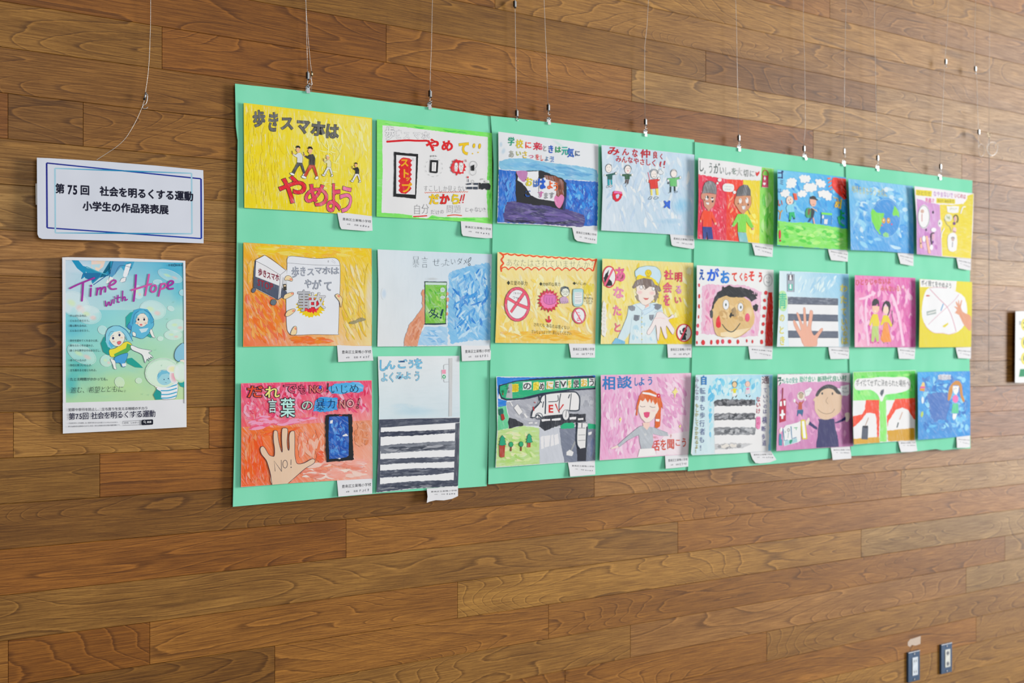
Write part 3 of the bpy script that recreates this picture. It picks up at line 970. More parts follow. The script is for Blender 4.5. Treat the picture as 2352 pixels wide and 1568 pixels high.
s = Sheet('title_sign', (0, 350, 3.92), '332 47 430 51 900 78 1400 118 1830 160 1835 400 1833 818 1400 803 900 792 380 778 350 765 337 735 334 400', 0.024, 0.020,
          'wide white foam board title sign with double blue frame lines', 'sign', thick=0.006, paper=(200, 209, 228), edge=(212, 216, 228))
s.part('frame_lines')
DB, CB, LB = (8, 28, 140), (10, 130, 178), (150, 195, 220)
outline_rect(s, '420 95 1810 237 1813 775 424 678', 1.3 * 2.4, [(10, 20, 130), (10, 30, 140), (10, 50, 160), (8, 25, 140), (10, 60, 160)])
outline_rect(s, '495 143 1725 188 1728 732 498 724', 1.3 * 2.2, [LB, LB, LB, LB, (5, 120, 175)])
s.part('lettering', 'bold black printed Japanese lettering')
kw = dict(off=0.036)
NV = (10, 12, 40)
for txt, a in (('第', (497, 322, 583, 328)), ('75', (608, 330, 700, 335)), ('回', (722, 336, 808, 341))):
    s.T(txt, *a, 92 if txt != '75' else 112, NV, **kw)
s.T('社会を明るくする運動', 898, 346, 1742, 396, 90, NV, **kw)
s.T('小学生の作品発表展', 745, 480, 1520, 516, 88, NV, **kw)
sign = s.done()
tb = Sheet('masking_tape', (0, 350, 3.92), '320 280 334 280 334 470 322 470', 0.0195, 0.0195, 'short strip of pale tape sticking out at the left edge of the title sign', 'tape', thick=0.0004, paper=(190, 190, 188)).done()

# the campaign poster
s = Sheet('campaign_poster', (100, 580, 3.647), '155 40 200 38 660 44 1188 68 1192 400 1196 1000 1198 1461 700 1488 162 1515 158 800', 0.016, 0.014,
          'tall poster titled Time with Hope, blue green with white margin and bubbles', 'poster', thick=0.005, paper=(214, 220, 232), edge=(216, 220, 232))
s.part('printed_picture')
s.G('180 62 1170 84 1176 480 184 480', [(186, 210, 232), (70, 172, 212), (160, 214, 214), (176, 212, 230)], n=8)
s.G('184 480 1176 480 1180 800 186 800', [(120, 200, 220), (160, 214, 214), (172, 218, 196), (126, 206, 210)], n=8)
s.G('186 800 1180 800 1180 1228 187 1256', [(116, 200, 206), (172, 218, 196), (184, 216, 168), (160, 208, 168)], n=8)
for cx, cy, rx, ry, c, a in ((1060, 150, 140, 90, (60, 165, 210), .7), (1130, 330, 90, 140, (80, 180, 214), .5), (250, 640, 120, 110, (70, 175, 210), .5), (300, 960, 130, 150, (60, 180, 190), .6), (230, 1100, 90, 140, (50, 170, 190), .6), (640, 1100, 300, 130, (180, 216, 150), .6), (850, 820, 260, 200, (160, 212, 170), .5), (560, 260, 300, 120, (190, 222, 232), .6), (330, 130, 160, 60, (196, 216, 236), .8)):
    s.soft(cx, cy, rx, ry, c, a, inner=0.1)
LN = (22, 40, 100)
s.part('pictured_stroller')
s.F('235 62 290 62 330 110 360 120 350 200 318 222 330 170 280 130', (20, 140, 190))
s.F('340 120 560 190 540 160 560 66 610 66 600 100 470 210 410 262 400 240 440 200 370 190', (30, 140, 185))
s.F('330 170 480 170 470 200 420 240 350 215', (24, 110, 165))
s.F('400 66 520 66 500 120 450 160 400 130', (225, 205, 200)); s.F('400 100 480 95 460 150 410 140', (176, 214, 232))
s.E(478, 72, 34, 20, (240, 205, 190)); s.F('430 120 475 130 460 160 440 156', (240, 210, 200))
s.F('585 62 765 66 740 130 700 180 640 110 600 180 545 235 560 160', (60, 160, 205)); s.F('585 70 700 72 640 130 590 190 548 220 560 150', (80, 150, 200))
s.F('690 100 735 90 705 190 680 215 665 190', (230, 236, 244)); s.F('640 240 655 215 690 208 685 240 655 250', (222, 226, 236))
s.F('560 200 590 215 560 250 522 262 530 235', (226, 230, 238))
s.S('360 118 470 165 560 190', 2.2, (70, 170, 200)); s.S('330 180 318 220', 1.6, (24, 80, 150)); s.S('560 170 420 268', 1.8, (24, 90, 160))
s.S('545 235 560 160 585 66', .7, LN); s.S('600 180 640 110 720 120 740 130', .7, LN); s.S('522 262 560 250 590 215', .6, LN); s.S('640 240 655 215 690 208 685 240 655 250', .6, LN); s.S('690 100 735 90 705 190', .6, LN)
def bubble(cx, cy, rx, ry, rot=0, tints=True, a=.4):
    s.new('pictured_bubble')
    s.soft(cx, cy, rx, ry, (228, 240, 246), a, rot, inner=0.9)
    if tints:
        s.soft(cx - rx * .2, cy - ry * .1, rx * .4, ry * .35, (206, 230, 170), .55, rot); s.soft(cx + rx * .35, cy + ry * .35, rx * .35, ry * .35, (232, 190, 190), .6, rot)
    s.O(cx, cy, rx, ry, .7, (214, 232, 240), rot)
for b in ((260, 430, 130, 100, 30), (380, 520, 104, 76, 10), (1060, 195, 108, 44, 22), (955, 246, 38, 20, 0), (790, 330, 46, 58, -20), (915, 480, 110, 78, 12), (1066, 468, 28, 19, 20), (1115, 610, 84, 52, 0), (1085, 690, 74, 40, 0), (978, 720, 24, 17, 0), (495, 648, 40, 34, 30), (320, 850, 130, 70, 28), (528, 905, 52, 48, 0), (637, 1085, 38, 44, -30), (797, 1072, 26, 22, 0), (1165, 335, 28, 24, 0)):
    bubble(*b, tints=b[2] > 45)
s.part('pictured_girl_with_blue_scarf')
s.F('690 540 730 500 780 488 740 600 720 640 690 620', (40, 165, 165)); s.F('800 690 900 680 905 715 870 700 810 720', (40, 160, 160))
s.FO('728 575 700 620 735 650 760 640 740 560', (60, 140, 200), .6, LN)
s.FO('735 650 725 690 765 705 830 720 880 680 905 640 925 600 900 560 760 560', (90, 180, 220), .7, LN)
s.F('740 520 760 480 810 466 870 474 900 510 925 560 900 600 880 560 840 500 790 520 768 580 745 620 720 600', (70, 165, 212)); s.F('800 640 880 630 860 660 820 672', (190, 220, 236))
s.FO('772 540 800 515 840 510 872 540 874 580 850 612 816 622 786 600', (238, 222, 216), .6, LN)
s.F('765 580 770 520 800 488 840 480 880 510 890 560 872 545 845 505 815 508 790 530', (96, 184, 222)); s.S('800 488 760 520 745 600', .6, LN); s.S('840 480 890 510 925 570 905 590', .6, LN); s.S('785 515 775 560 768 590', .6, LN)
for x, y in ((795, 560), (843, 560)): s.E(x, y, 8, 10, (30, 40, 70))
s.S('784 545 802 542', .6, LN); s.S('832 543 852 545', .6, LN)
s.E(817, 604, 12, 8, (214, 110, 118)); s.soft(788, 590, 18, 10, (244, 176, 160), .8, on=(240, 225, 220)); s.soft(855, 590, 18, 10, (244, 176, 160), .8, on=(240, 225, 220))
s.FO('905 640 925 690 935 712 910 705 890 660', (240, 232, 232), .6, LN); s.FO('745 665 770 672 772 700 750 695', (240, 232, 232), .6, LN)
s.part('pictured_girl_in_yellow_shirt')
s.F('510 700 480 760 500 830 545 862 560 800', (30, 150, 150)); s.F('690 890 740 880 800 930 835 965 770 960 700 925', (30, 158, 150))
s.F('560 640 520 680 540 770 570 800 600 780 680 700 745 740 740 700 690 640 640 610 590 615', (80, 176, 220))
s.FO('550 815 600 800 690 745 740 770 730 810 700 830 680 865 600 872 560 870', (236, 216, 60), .8, LN)
s.F('590 850 690 800 700 760 740 775 732 806 690 850 600 890', (80, 170, 90))
s.FO('545 700 560 660 610 650 660 660 680 700 672 745 640 780 600 782 562 750', (240, 226, 222), .7, LN)
s.F('520 690 540 640 590 612 640 618 690 650 720 690 745 742 700 735 670 680 640 655 590 665 560 700 545 760 570 805 540 790 518 740', (128, 200, 228)); s.S('520 740 525 660 570 618 640 616 700 660 748 742', .9, LN); s.S('545 700 560 665 590 660', .6, LN); s.S('660 660 690 700 700 730', .6, LN)
for x, y in ((583, 716), (636, 690)): s.E(x, y, 9, 11, (40, 55, 100))
s.S('570 700 590 692', .8, LN); s.S('622 674 640 670', .8, LN)
s.FO('616 750 636 740 650 746 644 764 626 770', (214, 110, 120), .5, LN); s.soft(588, 745, 16, 9, (244, 180, 160), .8, on=(240, 225, 220)); s.soft(655, 712, 14, 8, (244, 180, 160), .8, on=(240, 225, 220))
s.FO('600 875 700 840 700 880 680 930 690 950 660 957 640 925 600 920', (70, 160, 220), .7, LN); s.F('655 930 690 925 692 950 662 955', (236, 238, 244))
s.FO('560 890 598 905 606 950 612 975 590 972 580 940', (240, 232, 232), .6, LN)
s.FO('735 775 800 800 860 812 908 822 880 838 906 860 918 884 895 872 900 895 880 880 884 910 868 890 852 924 840 890 820 850 740 812', (242, 236, 238), .8, LN)
s.part('pictured_child_in_bubble')
s.F('955 1130 920 1190 940 1232 1000 1228 980 1160', (30, 150, 150)); s.F('1110 1060 1180 1000 1182 1130 1150 1120', (40, 160, 160))
s.FO('950 1130 1000 1105 1118 1090 1115 1200 1080 1226 990 1226 985 1170 950 1145', (232, 240, 246), .6, LN)
for y in (1120, 1150, 1182, 1212): s.S([(985, y + 6), (1050, y + 4), (1114, y - 14)], 2.6, (60, 165, 210))
s.F('925 1095 950 1110 960 1135 935 1125', (240, 220, 214))
bubble(1000, 1010, 148, 120, 0, False, .55); s.part('pictured_child_in_bubble'); s.E(1015, 1050, 66, 60, (150, 206, 226)); s.F('955 1020 990 985 1050 990 1075 1040 1040 1010 990 1020 960 1060', (110, 186, 220))
s.S('955 1040 975 990 1030 984 1070 1020 1070 1070', .6, (50, 120, 180)); s.E(1010, 1062, 4, 5, LN); s.E(1046, 1055, 4, 5, LN); s.S('1018 1088 1032 1090', .6, LN)
s.soft(1100, 1030, 46, 70, (226, 150, 170), .8, on=(214, 230, 240)); s.soft(1080, 975, 50, 34, (236, 226, 160), .7, on=(214, 230, 240)); s.O(1000, 1005, 147, 122, .9, (224, 236, 240))
s.FO('1178 765 1140 775 1105 820 1098 880 1130 912 1182 905', (130, 190, 220), .7, LN); s.F('1130 905 1182 905 1182 960 1150 930', (40, 130, 190)); s.FO('1140 905 1175 895 1180 930', (240, 220, 214), .5, LN)
s.soft(1150, 1000, 60, 90, (220, 236, 244), .7, inner=.7)
for x, y in ((1090, 420), (1040, 560), (940, 820), (990, 950), (830, 1190), (880, 1195)):
    s.S([(x - 8, y - 8), (x, y), (x + 3, y - 14)], .4, (130, 190, 170))
s.part('white_margin').F('1170 68 1187 69 1192 400 1196 1000 1197 1260 1180 1260 1180 1228 1176 480 1170 84', (214, 220, 232)).F('157 42 184 42 184 62 187 1256 162 1256', (214, 220, 232)).F('157 42 600 44 1187 69 1186 84 1170 84 180 62', (214, 220, 232))
s.part('title_lettering', 'brushed magenta lettering')
MG, PG = (156, 46, 160), (196, 84, 166)
def br(p, w=3.8, c=MG): s.S(p, w, c)
br('222 299 300 262 425 212'); br('333 250 328 330 322 402', 4.4)
br('398 300 396 330 394 364', 4.0); br('399 276 400 280', 4.4)
br('446 354 452 310 450 298', 4); br('450 318 470 296 484 300 480 350', 3.6); br('484 316 502 292 520 292 518 328', 3.8)
br('545 282 590 262 608 240 590 230 562 250 552 284 575 306 610 302', 3.8, (170, 60, 164))
br('518 406 522 440 530 446 548 412 556 436 566 438 576 396', 3); br('592 390 590 424', 3); br('596 370 597 372', 3)
br('625 358 622 410 634 414', 3); br('606 382 644 374', 2.8); br('664 322 660 404', 3); br('662 390 676 370 686 378 684 400 702 392', 3)
br('776 188 768 300 756 404', 4.4); br('738 314 820 290 905 262', 4, PG); br('884 184 868 270 852 356', 4.4, PG)
br('934 272 908 284 900 316 916 330 938 318 946 290 934 272', 4, (190, 76, 168))
br('986 262 976 310 964 362', 4.2, (180, 66, 164)); br('984 272 1012 258 1026 272 1014 296 980 306', 3.8, PG)
br('1038 284 1078 264 1088 244 1068 236 1046 254 1040 286 1056 304 1086 300', 4, MG)
s.part('lettering', 'small dark printed Japanese text')
TX = (34, 52, 66)
for i, t in enumerate(('がんばれるのは、', 'どんなときだろう。', '踏ん張れるのは、', 'どんなときだろう。')):
    s.T(t, 220, 528 + i * 41.6, 220 + 19.6 * len(t), 528 + i * 41.6, 21, TX, off=.004)
for i, t in enumerate(('自分を認めてくれるひと言。', '肩をたたく手の温かさ。', '遠くから見守るそのまなざし。')):
    s.T(t, 221, 736 + i * 41.6, 221 + 19.2 * len(t), 736 + i * 41.6, 21, TX, off=.004)
for i, t in enumerate(('待っている人の', '存在に気づいたとき、', '立ち直れると信じられる。')):
    s.T(t, 222, 901 + i * 41.6, 222 + 19.6 * len(t), 901 + i * 41.2, 21, TX, off=.004)
s.T('たとえ時間がかかっても。', 222, 1060, 556, 1058, 28, TX, off=.006)
s.T('進む、希望とともに。', 228, 1150, 722, 1138, 58, (20, 30, 44), off=-.012, jit=.05, slant=.12)
s.T('主唱 / 法務省', 1042, 104, 1168, 104, 19, (16, 50, 92)); s.O(1098, 104, 9, 10, .9, (20, 50, 100))
NB = (14, 18, 56)
s.T('犯罪や非行を防止し、立ち直りを支える地域のチカラ', 208, 1316, 874, 1302, 28, (30, 34, 60), off=.004)
s.T('第75回 社会を明るくする運動', 212, 1372, 940, 1346, 62, NB, off=.012)
s.T('「社会を明るくする運動」は、犯罪や非行から立ち直ろうとする人たちを支え、', 206, 1428, 634, 1420, 13, (60, 64, 84))
s.T('新たな被害者も加害者も生まない安全・安心な地域社会を目指す国民運動です。', 206, 1456, 650, 1442, 13, (60, 64, 84))
s.S('664 1412 812 1404 814 1440 664 1447 664 1412', .5, (60, 64, 84), sm=0); s.T('社明　しゃめい', 676, 1426, 798, 1421, 18, (50, 54, 76))
s.F('822 1408 828 1400 912 1396 918 1402 918 1434 912 1440 828 1444 822 1438', (12, 14, 34)); s.O(846, 1416, 7, 7, .8, W_); s.S('851 1422 858 1430', .9, W_); s.T('検索', 866, 1419, 904, 1417, 18, W_, off=.02)
campaign = s.done()

# partly visible poster at the right edge
s = Sheet('event_poster', (2180, 640, 6.03), '920 450 1010 447 1700 438 1700 1380 1010 1440 912 1440 916 900', 0.020, 0.016,
          'white poster with yellow spots and green bar, at the far right edge', 'poster', thick=0.006, paper=(222, 228, 236), edge=(224, 228, 234))
s.part('lettering')
s.ch('第', 982, 612, 34, 60, (40, 60, 90))
for cy, c_ in ((635, '2'), (885, ''), (1105, '')):
    s.E(1052, cy, 56, 86, (214, 206, 60)); s.E(1056, cy, 44, 70, (228, 222, 130)); 
    if c_: s.ch(c_, 1058, cy, 64, 110, (24, 60, 40), off=.03)
    else: s.S([(1040, cy - 40), (1036, cy + 20), (1060, cy + 34)], 2.4, (24, 60, 40)).S([(1040, cy - 6), (1072, cy - 10)], 2.2, (24, 60, 40))
s.scrib(975, 830, 1005, 830, 20, 2, (120, 130, 150)); s.scrib(972, 1120, 1005, 1120, 40, 2, (120, 130, 150))
s.part('green_bar'); s.F('985 1250 1700 1225 1700 1330 968 1358', (14, 136, 92))
s.done()

# ------------------------------------------------------------------ the children's paintings
def slip(crop, quad, off, label, drop=0.007, tilt=0.002, tuck=0.10):
    """printed name slip whose top edge is tucked behind the painting above it; quad = visible TL TR BR BL (crop px)"""
    q = pts_(quad); tl, tr = q[0], q[1]
    if len(q) == 4: br_, bl = q[2], q[3]
    else: br_, bl = q[2], q[-1]
    L = lambda a, b, t: (a[0] + (b[0] - a[0]) * t, a[1] + (b[1] - a[1]) * t)
    body = [L(tl, bl, -tuck), L(tr, br_, -tuck)] + q[2:]
    s = Sheet('name_slip', crop, [(x, y) for x, y in body], off + tilt, off, label, 'label', 'printed name slips under the paintings', thick=0.0002, paper=(212, 217, 228), drop=drop)
    def uv(u, v):
        a, b = L(tl, bl, v), L(tr, br_, v); return L(a, b, u)
    h = math.dist(tl, bl)
    s.part('lettering')
    a, b = uv(.12, .38), uv(.97, .38)
    s.T('豊島区立巣鴨小学校', *a, *b, h * .22, (34, 34, 44), off=.009)
    a, b = uv(.23, .74), uv(.34, .74); s.T('4年', *a, *b, h * .13, (60, 62, 72), off=.005)
    a, b = uv(.45, .74), uv(.58, .74); s.T('名前', *a, *b, h * .14, (60, 62, 72), off=.005)
    s.part('handwriting')
    a, b = uv(.61, .74), uv(.93, .74); s.scrib(*a, *b, h * .17, 4, (70, 74, 86), .6)
    return s.done()
def painting(crop, quad, offs, label, **kw):
    return Sheet('painting', crop, quad, offs[0], offs[1], label, 'painting', "children's paintings pinned to the mint green boards", thick=0.0004, edge=(216, 222, 232), **kw)
O1, O2, O3, O4, O5, O6, O7, O8 = (.021, .0165), (.022, .0165), (.030, .0205), (.032, .0205), (.040, .0245), (.046, .0245), (.049, .0285), (.047, .0285)

# ---- 1: yellow, people walking with phones
C = (540, 150, 3.92)
s = painting(C, '77 337 600 399 1233 475 1232 900 1231 1357 640 1314 83 1282 80 800', O1, 'yellow painting of four people walking in a row looking at phones', paper=(224, 208, 40))
YD, YM, YP = (226, 206, 4), (224, 208, 40), (226, 222, 140)
s.G('84 346 1226 484 1226 1348 90 1276', [YD, (226, 216, 110), (224, 210, 40), YD], wash=(.45, 0, .5), n=8)
s.brush('560 420 1220 490 1220 800 700 760 560 560', 70, [YP, (228, 224, 160), (224, 214, 90), (226, 208, 30)], 110, 5, 78, 30, (.5, 0, .6))
s.brush('330 560 1220 700 1220 1330 330 1290', 90, [(226, 216, 110), YD, YM, (226, 220, 130)], 90, 4, 88, 30, (.5, 0, .6))
s.brush('90 360 420 400 420 1270 95 1265', 60, [YD, (222, 200, 0), YM], 150, 5, 88, 8, (.3, 0, .8))
s.brush('760 640 980 700 960 1150 720 1100', 24, [(228, 226, 150), YP], 90, 3, 60, 60, (.5, 0, .4))
s.part('lettering', 'thick charcoal grey brush lettering')
GR = (98, 100, 100)
for c, x, y, w, h, r in (('歩', 216, 478, 112, 150, -2), ('き', 344, 508, 104, 182, 4), ('ス', 468, 520, 120, 130, 0), ('マ', 612, 548, 122, 140, 4), ('ホ', 748, 572, 132, 145, 6), ('は', 874, 592, 122, 140, 4)):
    s.ch(c, x, y, w * 1.02, h * 1.02, GR, off=.036, rot=r, out=K, ow=.02, wash=(.35, .1, 0))
s.part('red_lettering', 'large red and pink brush lettering with black outline')
RR, PK = (214, 34, 50), (222, 110, 160)
for c, x, y, w, h, r, col in (('や', 520, 1118, 250, 262, 2, RR), ('め', 738, 1165, 220, 220, 12, (214, 60, 96)), ('よ', 888, 1190, 150, 280, 0, (216, 70, 106)), ('う', 1000, 1205, 150, 260, 4, PK)):
    s.ch(c, x, y, w * 1.1, h * 1.05, col, off=.02, rot=r, out=K, ow=.014, wash=(.4, .2, 0))
def walker(n, sc, x, y, top, trou, hair, shoe=(226, 230, 238), skin=(222, 176, 140)):
    """small walking figure looking at a phone, facing left; (x, y) = hip"""
    s.new('painted_walker')
    f = lambda p: [(x + a * sc, y + b * sc) for a, b in pts_(p)]
    s.F(f('-18 -6 26 -2 40 40 52 90 38 94 20 50 8 18 -20 50 -44 98 -66 86 -38 34'), trou, (.3, 0, 0)); 
    s.S(f('-18 -6 -38 34 -66 86 -44 98 -20 50 8 18 20 50 38 94 52 90 40 40 26 -2'), .5, K, sm=2)
    s.FO(f('-66 86 -84 90 -78 104 -50 112 -42 100'), shoe, .7, K, sm=2); s.FO(f('38 94 28 112 44 118 58 104 54 92'), shoe, .7, K, sm=2)
    s.F(f('-16 -90 12 -94 30 -60 28 -2 -20 -6 -18 -50 -38 -60 -58 -76 -54 -86 -34 -76'), top, (.25, 0, 0)); s.S(f('-16 -90 -34 -76 -54 -86'), .5, K); s.S(f('12 -94 30 -60 28 -2 -20 -6'), .5, K)
    s.F(f('-26 -128 -22 -142 -2 -146 8 -130 4 -110 -8 -92 -18 -96 -24 -108 -32 -116'), skin); s.S(f('-26 -128 -32 -116 -24 -108 -22 -100'), .6, K)
    s.F(f('-34 -138 -22 -158 0 -156 12 -138 6 -130 -4 -140'), hair)
    s.F(f('-68 -92 -60 -98 -50 -84 -56 -74'), skin); s.S(f('-66 -112 -60 -84'), 1.2, K, sm=0)
walker(0, 1.0, 578, 880, (206, 212, 218), (70, 72, 76), K)
walker(1, 1.08, 688, 900, (60, 60, 60), (190, 62, 22), K)
walker(2, .72, 842, 918, (214, 214, 176), (216, 220, 226), (206, 208, 200))
walker(3, .66, 1096, 978, (40, 42, 44), (220, 222, 230), K)
s.done()
slip(C, '922 1336 1232 1358 1238 1488 1180 1492 1080 1484 958 1474 944 1450', O1[1] - .001, 'name slip under the yellow walking poster')

# ---- 2: white with bright green border
C = (850, 260, 5.227)
s = painting(C, '82 72 600 142 1462 238 1466 780 1468 1328 800 1278 78 1240 82 660', O2, 'white poster with bright green painted border and a red STOP phone in black frame', paper=(118, 222, 92))
s.G('84 76 1458 242 1464 1322 82 1236', [(130, 222, 110), (110, 222, 90), (118, 222, 96), (116, 216, 96)], wash=(.3, .5, 0))
s.brush('90 84 1450 250 1450 290 90 130', 14, [(60, 200, 70), (140, 228, 120)], 190, 4, 7, 3, (.2, 0, 0))
s.brush('1412 300 1455 300 1458 1300 1420 1300', 10, [(90, 214, 80), (150, 232, 130)], 240, 4, 90, 3, (.2, 0, 0))
s.brush('90 1200 1450 1260 1450 1310 90 1236', 10, [(80, 208, 70), (140, 228, 120)], 190, 4, 5, 3, (.2, 0, 0))
s.F('148 142 400 164 700 200 1100 250 1412 284 1416 600 1405 780 1400 980 1416 1250 1100 1252 820 1244 740 1222 690 1262 505 1245 510 1225 300 1200 138 1192 150 700', (214, 219, 228), rough=.5)
s.part('red_underline'); s.S('205 341 330 332 450 325 560 330 684 330', 4.6, (200, 16, 30)); s.S('522 1240 600 1236 680 1230', 2.8, (206, 34, 30)); s.S('928 1230 1010 1220 1098 1228', 2.4, (204, 70, 30))
s.S([(655 + i * 13, 952 + (6 if i % 2 else -4) - i * .25) for i in range(41)], 1.3, (206, 88, 40), sm=2)
s.part('lettering')
for c, x, y, w, h in (('歩', 238, 235, 120, 175), ('き', 345, 255, 92, 120), ('ス', 440, 265, 82, 100), ('マ', 560, 264, 92, 100), ('ホ', 668, 268, 104, 105)):
    s.ch(c, x, y, w, h, (216, 220, 230), off=.03, out=(120, 126, 136), ow=.02)
for c, x, y, w, h, col, r in (('や', 752, 380, 168, 160, (206, 18, 26), -4), ('め', 928, 388, 152, 140, (206, 24, 30), 0)):
    s.ch(c, x, y, w, h, col, off=.045, rot=r)
for c, x, y, w, h in (('て', 1128, 420, 132, 175),): s.ch(c, x, y, w, h, (222, 188, 10), off=.05, out=(110, 100, 40), ow=.01)
for x, y, h in ((1248, 390, 28), (1316, 395, 32)): s.F(ell(x, y, 15, h, 14, 8), (222, 188, 10)); s.O(x, y, 15, h, .4, (110, 100, 40), 8)
for x, y in ((1232, 484), (1298, 470)): s.E(x, y, 8, 9, (222, 188, 10))
s.T('すこししか見えない', 642, 905, 1165, 905, 84, (110, 114, 122), off=-.018, jit=.06)
for c, x, col in (('だ', 768, (222, 190, 10)), ('か', 896, (206, 24, 26)), ('ら', 1025, (214, 192, 20))):
    s.ch(c, x, 1030, 124, 134, col, off=.045, out=(120, 90, 40), ow=.008)
s.S('1104 985 1086 1050', 2.6, (206, 24, 26), sm=0); s.S('1134 975 1118 1045', 2.6, (206, 24, 26), sm=0); s.E(1076, 1074, 8, 8, (206, 24, 26)); s.E(1116, 1070, 8, 8, (206, 24, 26))
s.T('自分', 515, 1148, 712, 1150, 130, (112, 116, 126), off=-.02, jit=.04); s.T('だけの', 730, 1188, 892, 1185, 58, (112, 116, 126), off=-.014, jit=.1)
s.T('問題', 918, 1152, 1095, 1150, 108, (112, 116, 126), off=-.02, jit=.04); s.T('じゃない!!', 1140, 1165, 1392, 1150, 66, (112, 116, 126), off=-.014, jit=.12)
s.T('ません', 716, 515, 806, 510, 26, K, off=.005); s.T('ポチー', 1320, 794, 1384, 790, 24, (90, 90, 96))
s.part('painted_stop_phone')
s.F('290 462 440 480 578 488 570 700 550 1028 410 1010 282 1000 290 700', (20, 22, 26), rough=.4); s.F('314 500 552 520 540 978 314 964', (216, 220, 230))
import itertools
zz = []
for i in range(14): zz += [(352 - (16 if i % 2 else -4) + 4 * (i % 3), 560 + i * 28)]
zr = []
for i in range(14): zr += [(484 + (14 if i % 2 else -6) + i * .6, 930 - i * 28)]
s.F([(400, 530), (376, 540)] + zz + [(372, 960), (430, 968)] + zr + [(470, 540)], (204, 20, 30), wash=(.15, 0, 0))
s.part('yellow_lettering')
for c, x, y, w, h in (('ス', 414, 592, 104, 105), ('ト', 424, 722, 104, 116), ('ッ', 452, 782, 62, 62), ('プ', 436, 895, 132, 122)): s.ch(c, x, y, w, h, (230, 164, 12), off=.04)
s.S('500 570 516 542 530 568 500 570', .5, (80, 90, 100), sm=0)
s.part('painted_small_phone')
s.F('724 562 740 560 816 564 820 580 812 712 796 720 722 712 716 700 722 600', (18, 20, 24)); s.F('744 588 796 590 790 698 740 694', (220, 224, 232)); s.V('見えません', 768, 606, 766, 682, 22, 20, (110, 112, 120))
for a in range(0, 360, 30): s.O(768, 650, 104, 110, .5, (120, 124, 130), 0, a, a + 12, 3)
s.part('painted_startled_people')
s.F(star(1060, 648, 98, 80, 14, 1, 1, .2, .12), (208, 28, 40), (.2, 0, 0))
s.F('1015 600 1034 588 1054 602 1056 640 1046 700 1018 698 1012 650', (222, 226, 234)); s.F('1070 596 1096 588 1120 602 1122 640 1108 706 1080 706 1066 650', (222, 226, 234))
for x in (1034, 1095): s.O(x, 612, 20, 20, .5, (70, 70, 80)); s.S([(x - 16, 650), (x, 640), (x + 16, 652)], .5, (70, 70, 80)); s.S([(x - 6, 660), (x - 8, 694)], .5, (70, 70, 80)); s.S([(x + 6, 660), (x + 8, 694)], .5, (70, 70, 80))
for x in (1012, 1024, 1142, 1154): s.S([(x, 556), (x + (4 if x > 1100 else -4), 584)], .9, (160, 30, 40), sm=0)
s.O(1240, 620, 44, 44, .6, (90, 94, 104)); s.O(1236, 700, 38, 44, .5, (130, 134, 140)); s.F('1214 634 1244 620 1252 612 1252 690 1216 688', (20, 22, 26))
s.part('painted_accident_scene')
s.F('1158 844 1216 836 1216 856 1160 860', (56, 66, 84)); s.F('1246 836 1300 836 1300 860 1248 860', (56, 66, 84)); s.F('1162 884 1226 882 1226 912 1164 910', (56, 66, 84)); s.F('1240 882 1292 882 1292 914 1240 912', (56, 66, 84))
s.F('1308 832 1330 836 1326 908 1308 912', K); s.F('1330 850 1350 838 1430 842 1448 870 1440 918 1400 920 1380 900 1350 918 1332 910', (30, 34, 44))
s.F('1376 830 1380 806 1430 804 1436 840', (216, 220, 228)); s.O(1394, 822, 14, 10, .5, (80, 80, 90)); s.O(1232, 820, 16, 18, .5, (90, 94, 104)); s.S('1220 850 1244 848', .5, (90, 94, 104)); s.S('1180 790 1180 826', 1.6, (56, 66, 84)); s.F('1164 768 1176 750 1186 768 1178 784', (200, 30, 40))
s.done()
slip(C, '1090 1308 1466 1328 1466 1498 1390 1500 1250 1488 1116 1470 1100 1440', O2[1] - .001, 'name slip under the poster with green border')

# ---- 3: orange, hands holding a large phone
C = (540, 540, 5.058)
s = painting(C, '96 84 700 120 1586 154 1590 700 1587 1284 800 1286 93 1296 96 700', O1, 'orange and ochre painting of fingers holding a big white phone', paper=(228, 160, 50))
s.G('100 90 1580 158 1582 1280 97 1290', [(230, 180, 30), (226, 196, 30), (222, 206, 150), (222, 110, 70)], wash=(.5, .15, .2), n=8)
s.brush('110 96 1570 165 1570 270 110 240', 60, [(230, 190, 20), (226, 176, 40), (232, 206, 90), (222, 196, 20)], 200, 7, 4, 14, (.4, 0, .2))
s.brush('110 600 600 700 600 1280 110 1280', 120, [(232, 130, 30), (228, 112, 36), (226, 160, 80), (220, 110, 70)], 170, 7, 62, 22, (.5, 0, .3))
s.brush('1230 300 1580 300 1580 1270 1230 1270', 90, [(222, 200, 90), (220, 184, 60), (224, 212, 160), (216, 188, 40)], 200, 6, 70, 16, (.5, 0, .3))
s.brush('600 1165 1150 1165 1180 1275 600 1275', 30, [(230, 130, 30), (226, 110, 36)], 160, 7, 2, 8, (.4, 0, .2))
s.brush('110 250 260 260 230 600 110 600', 20, [(230, 170, 40), (228, 190, 110)], 150, 6, 90, 12, (.4, 0, .2))
s.soft(1560, 700, 60, 380, (212, 206, 206), .7)
s.part('painted_big_phone')
s.F('608 262 640 242 760 252 960 270 1120 262 1180 275 1216 330 1222 500 1210 760 1204 1000 1198 1140 1180 1158 900 1150 680 1160 620 1130 600 1060 594 900 596 600 602 400', (214, 222, 236), sm=2)
s.S('606 330 604 280 640 244 760 252 900 268 1000 270 1120 262 1180 275 1216 330 1222 500 1212 760 1204 1000 1198 1130 1180 1154 900 1152 680 1162 620 1130 600 1060 594 900 594 600 606 330', .8, (60, 62, 80)); s.S('610 322 900 344 1216 352', .6, (70, 72, 90))
s.S('1118 300 1164 330', .5, (150, 150, 170)); s.S('1126 280 1168 318', .5, (150, 150, 170)); s.E(1082, 304, 7, 14, (170, 174, 186))
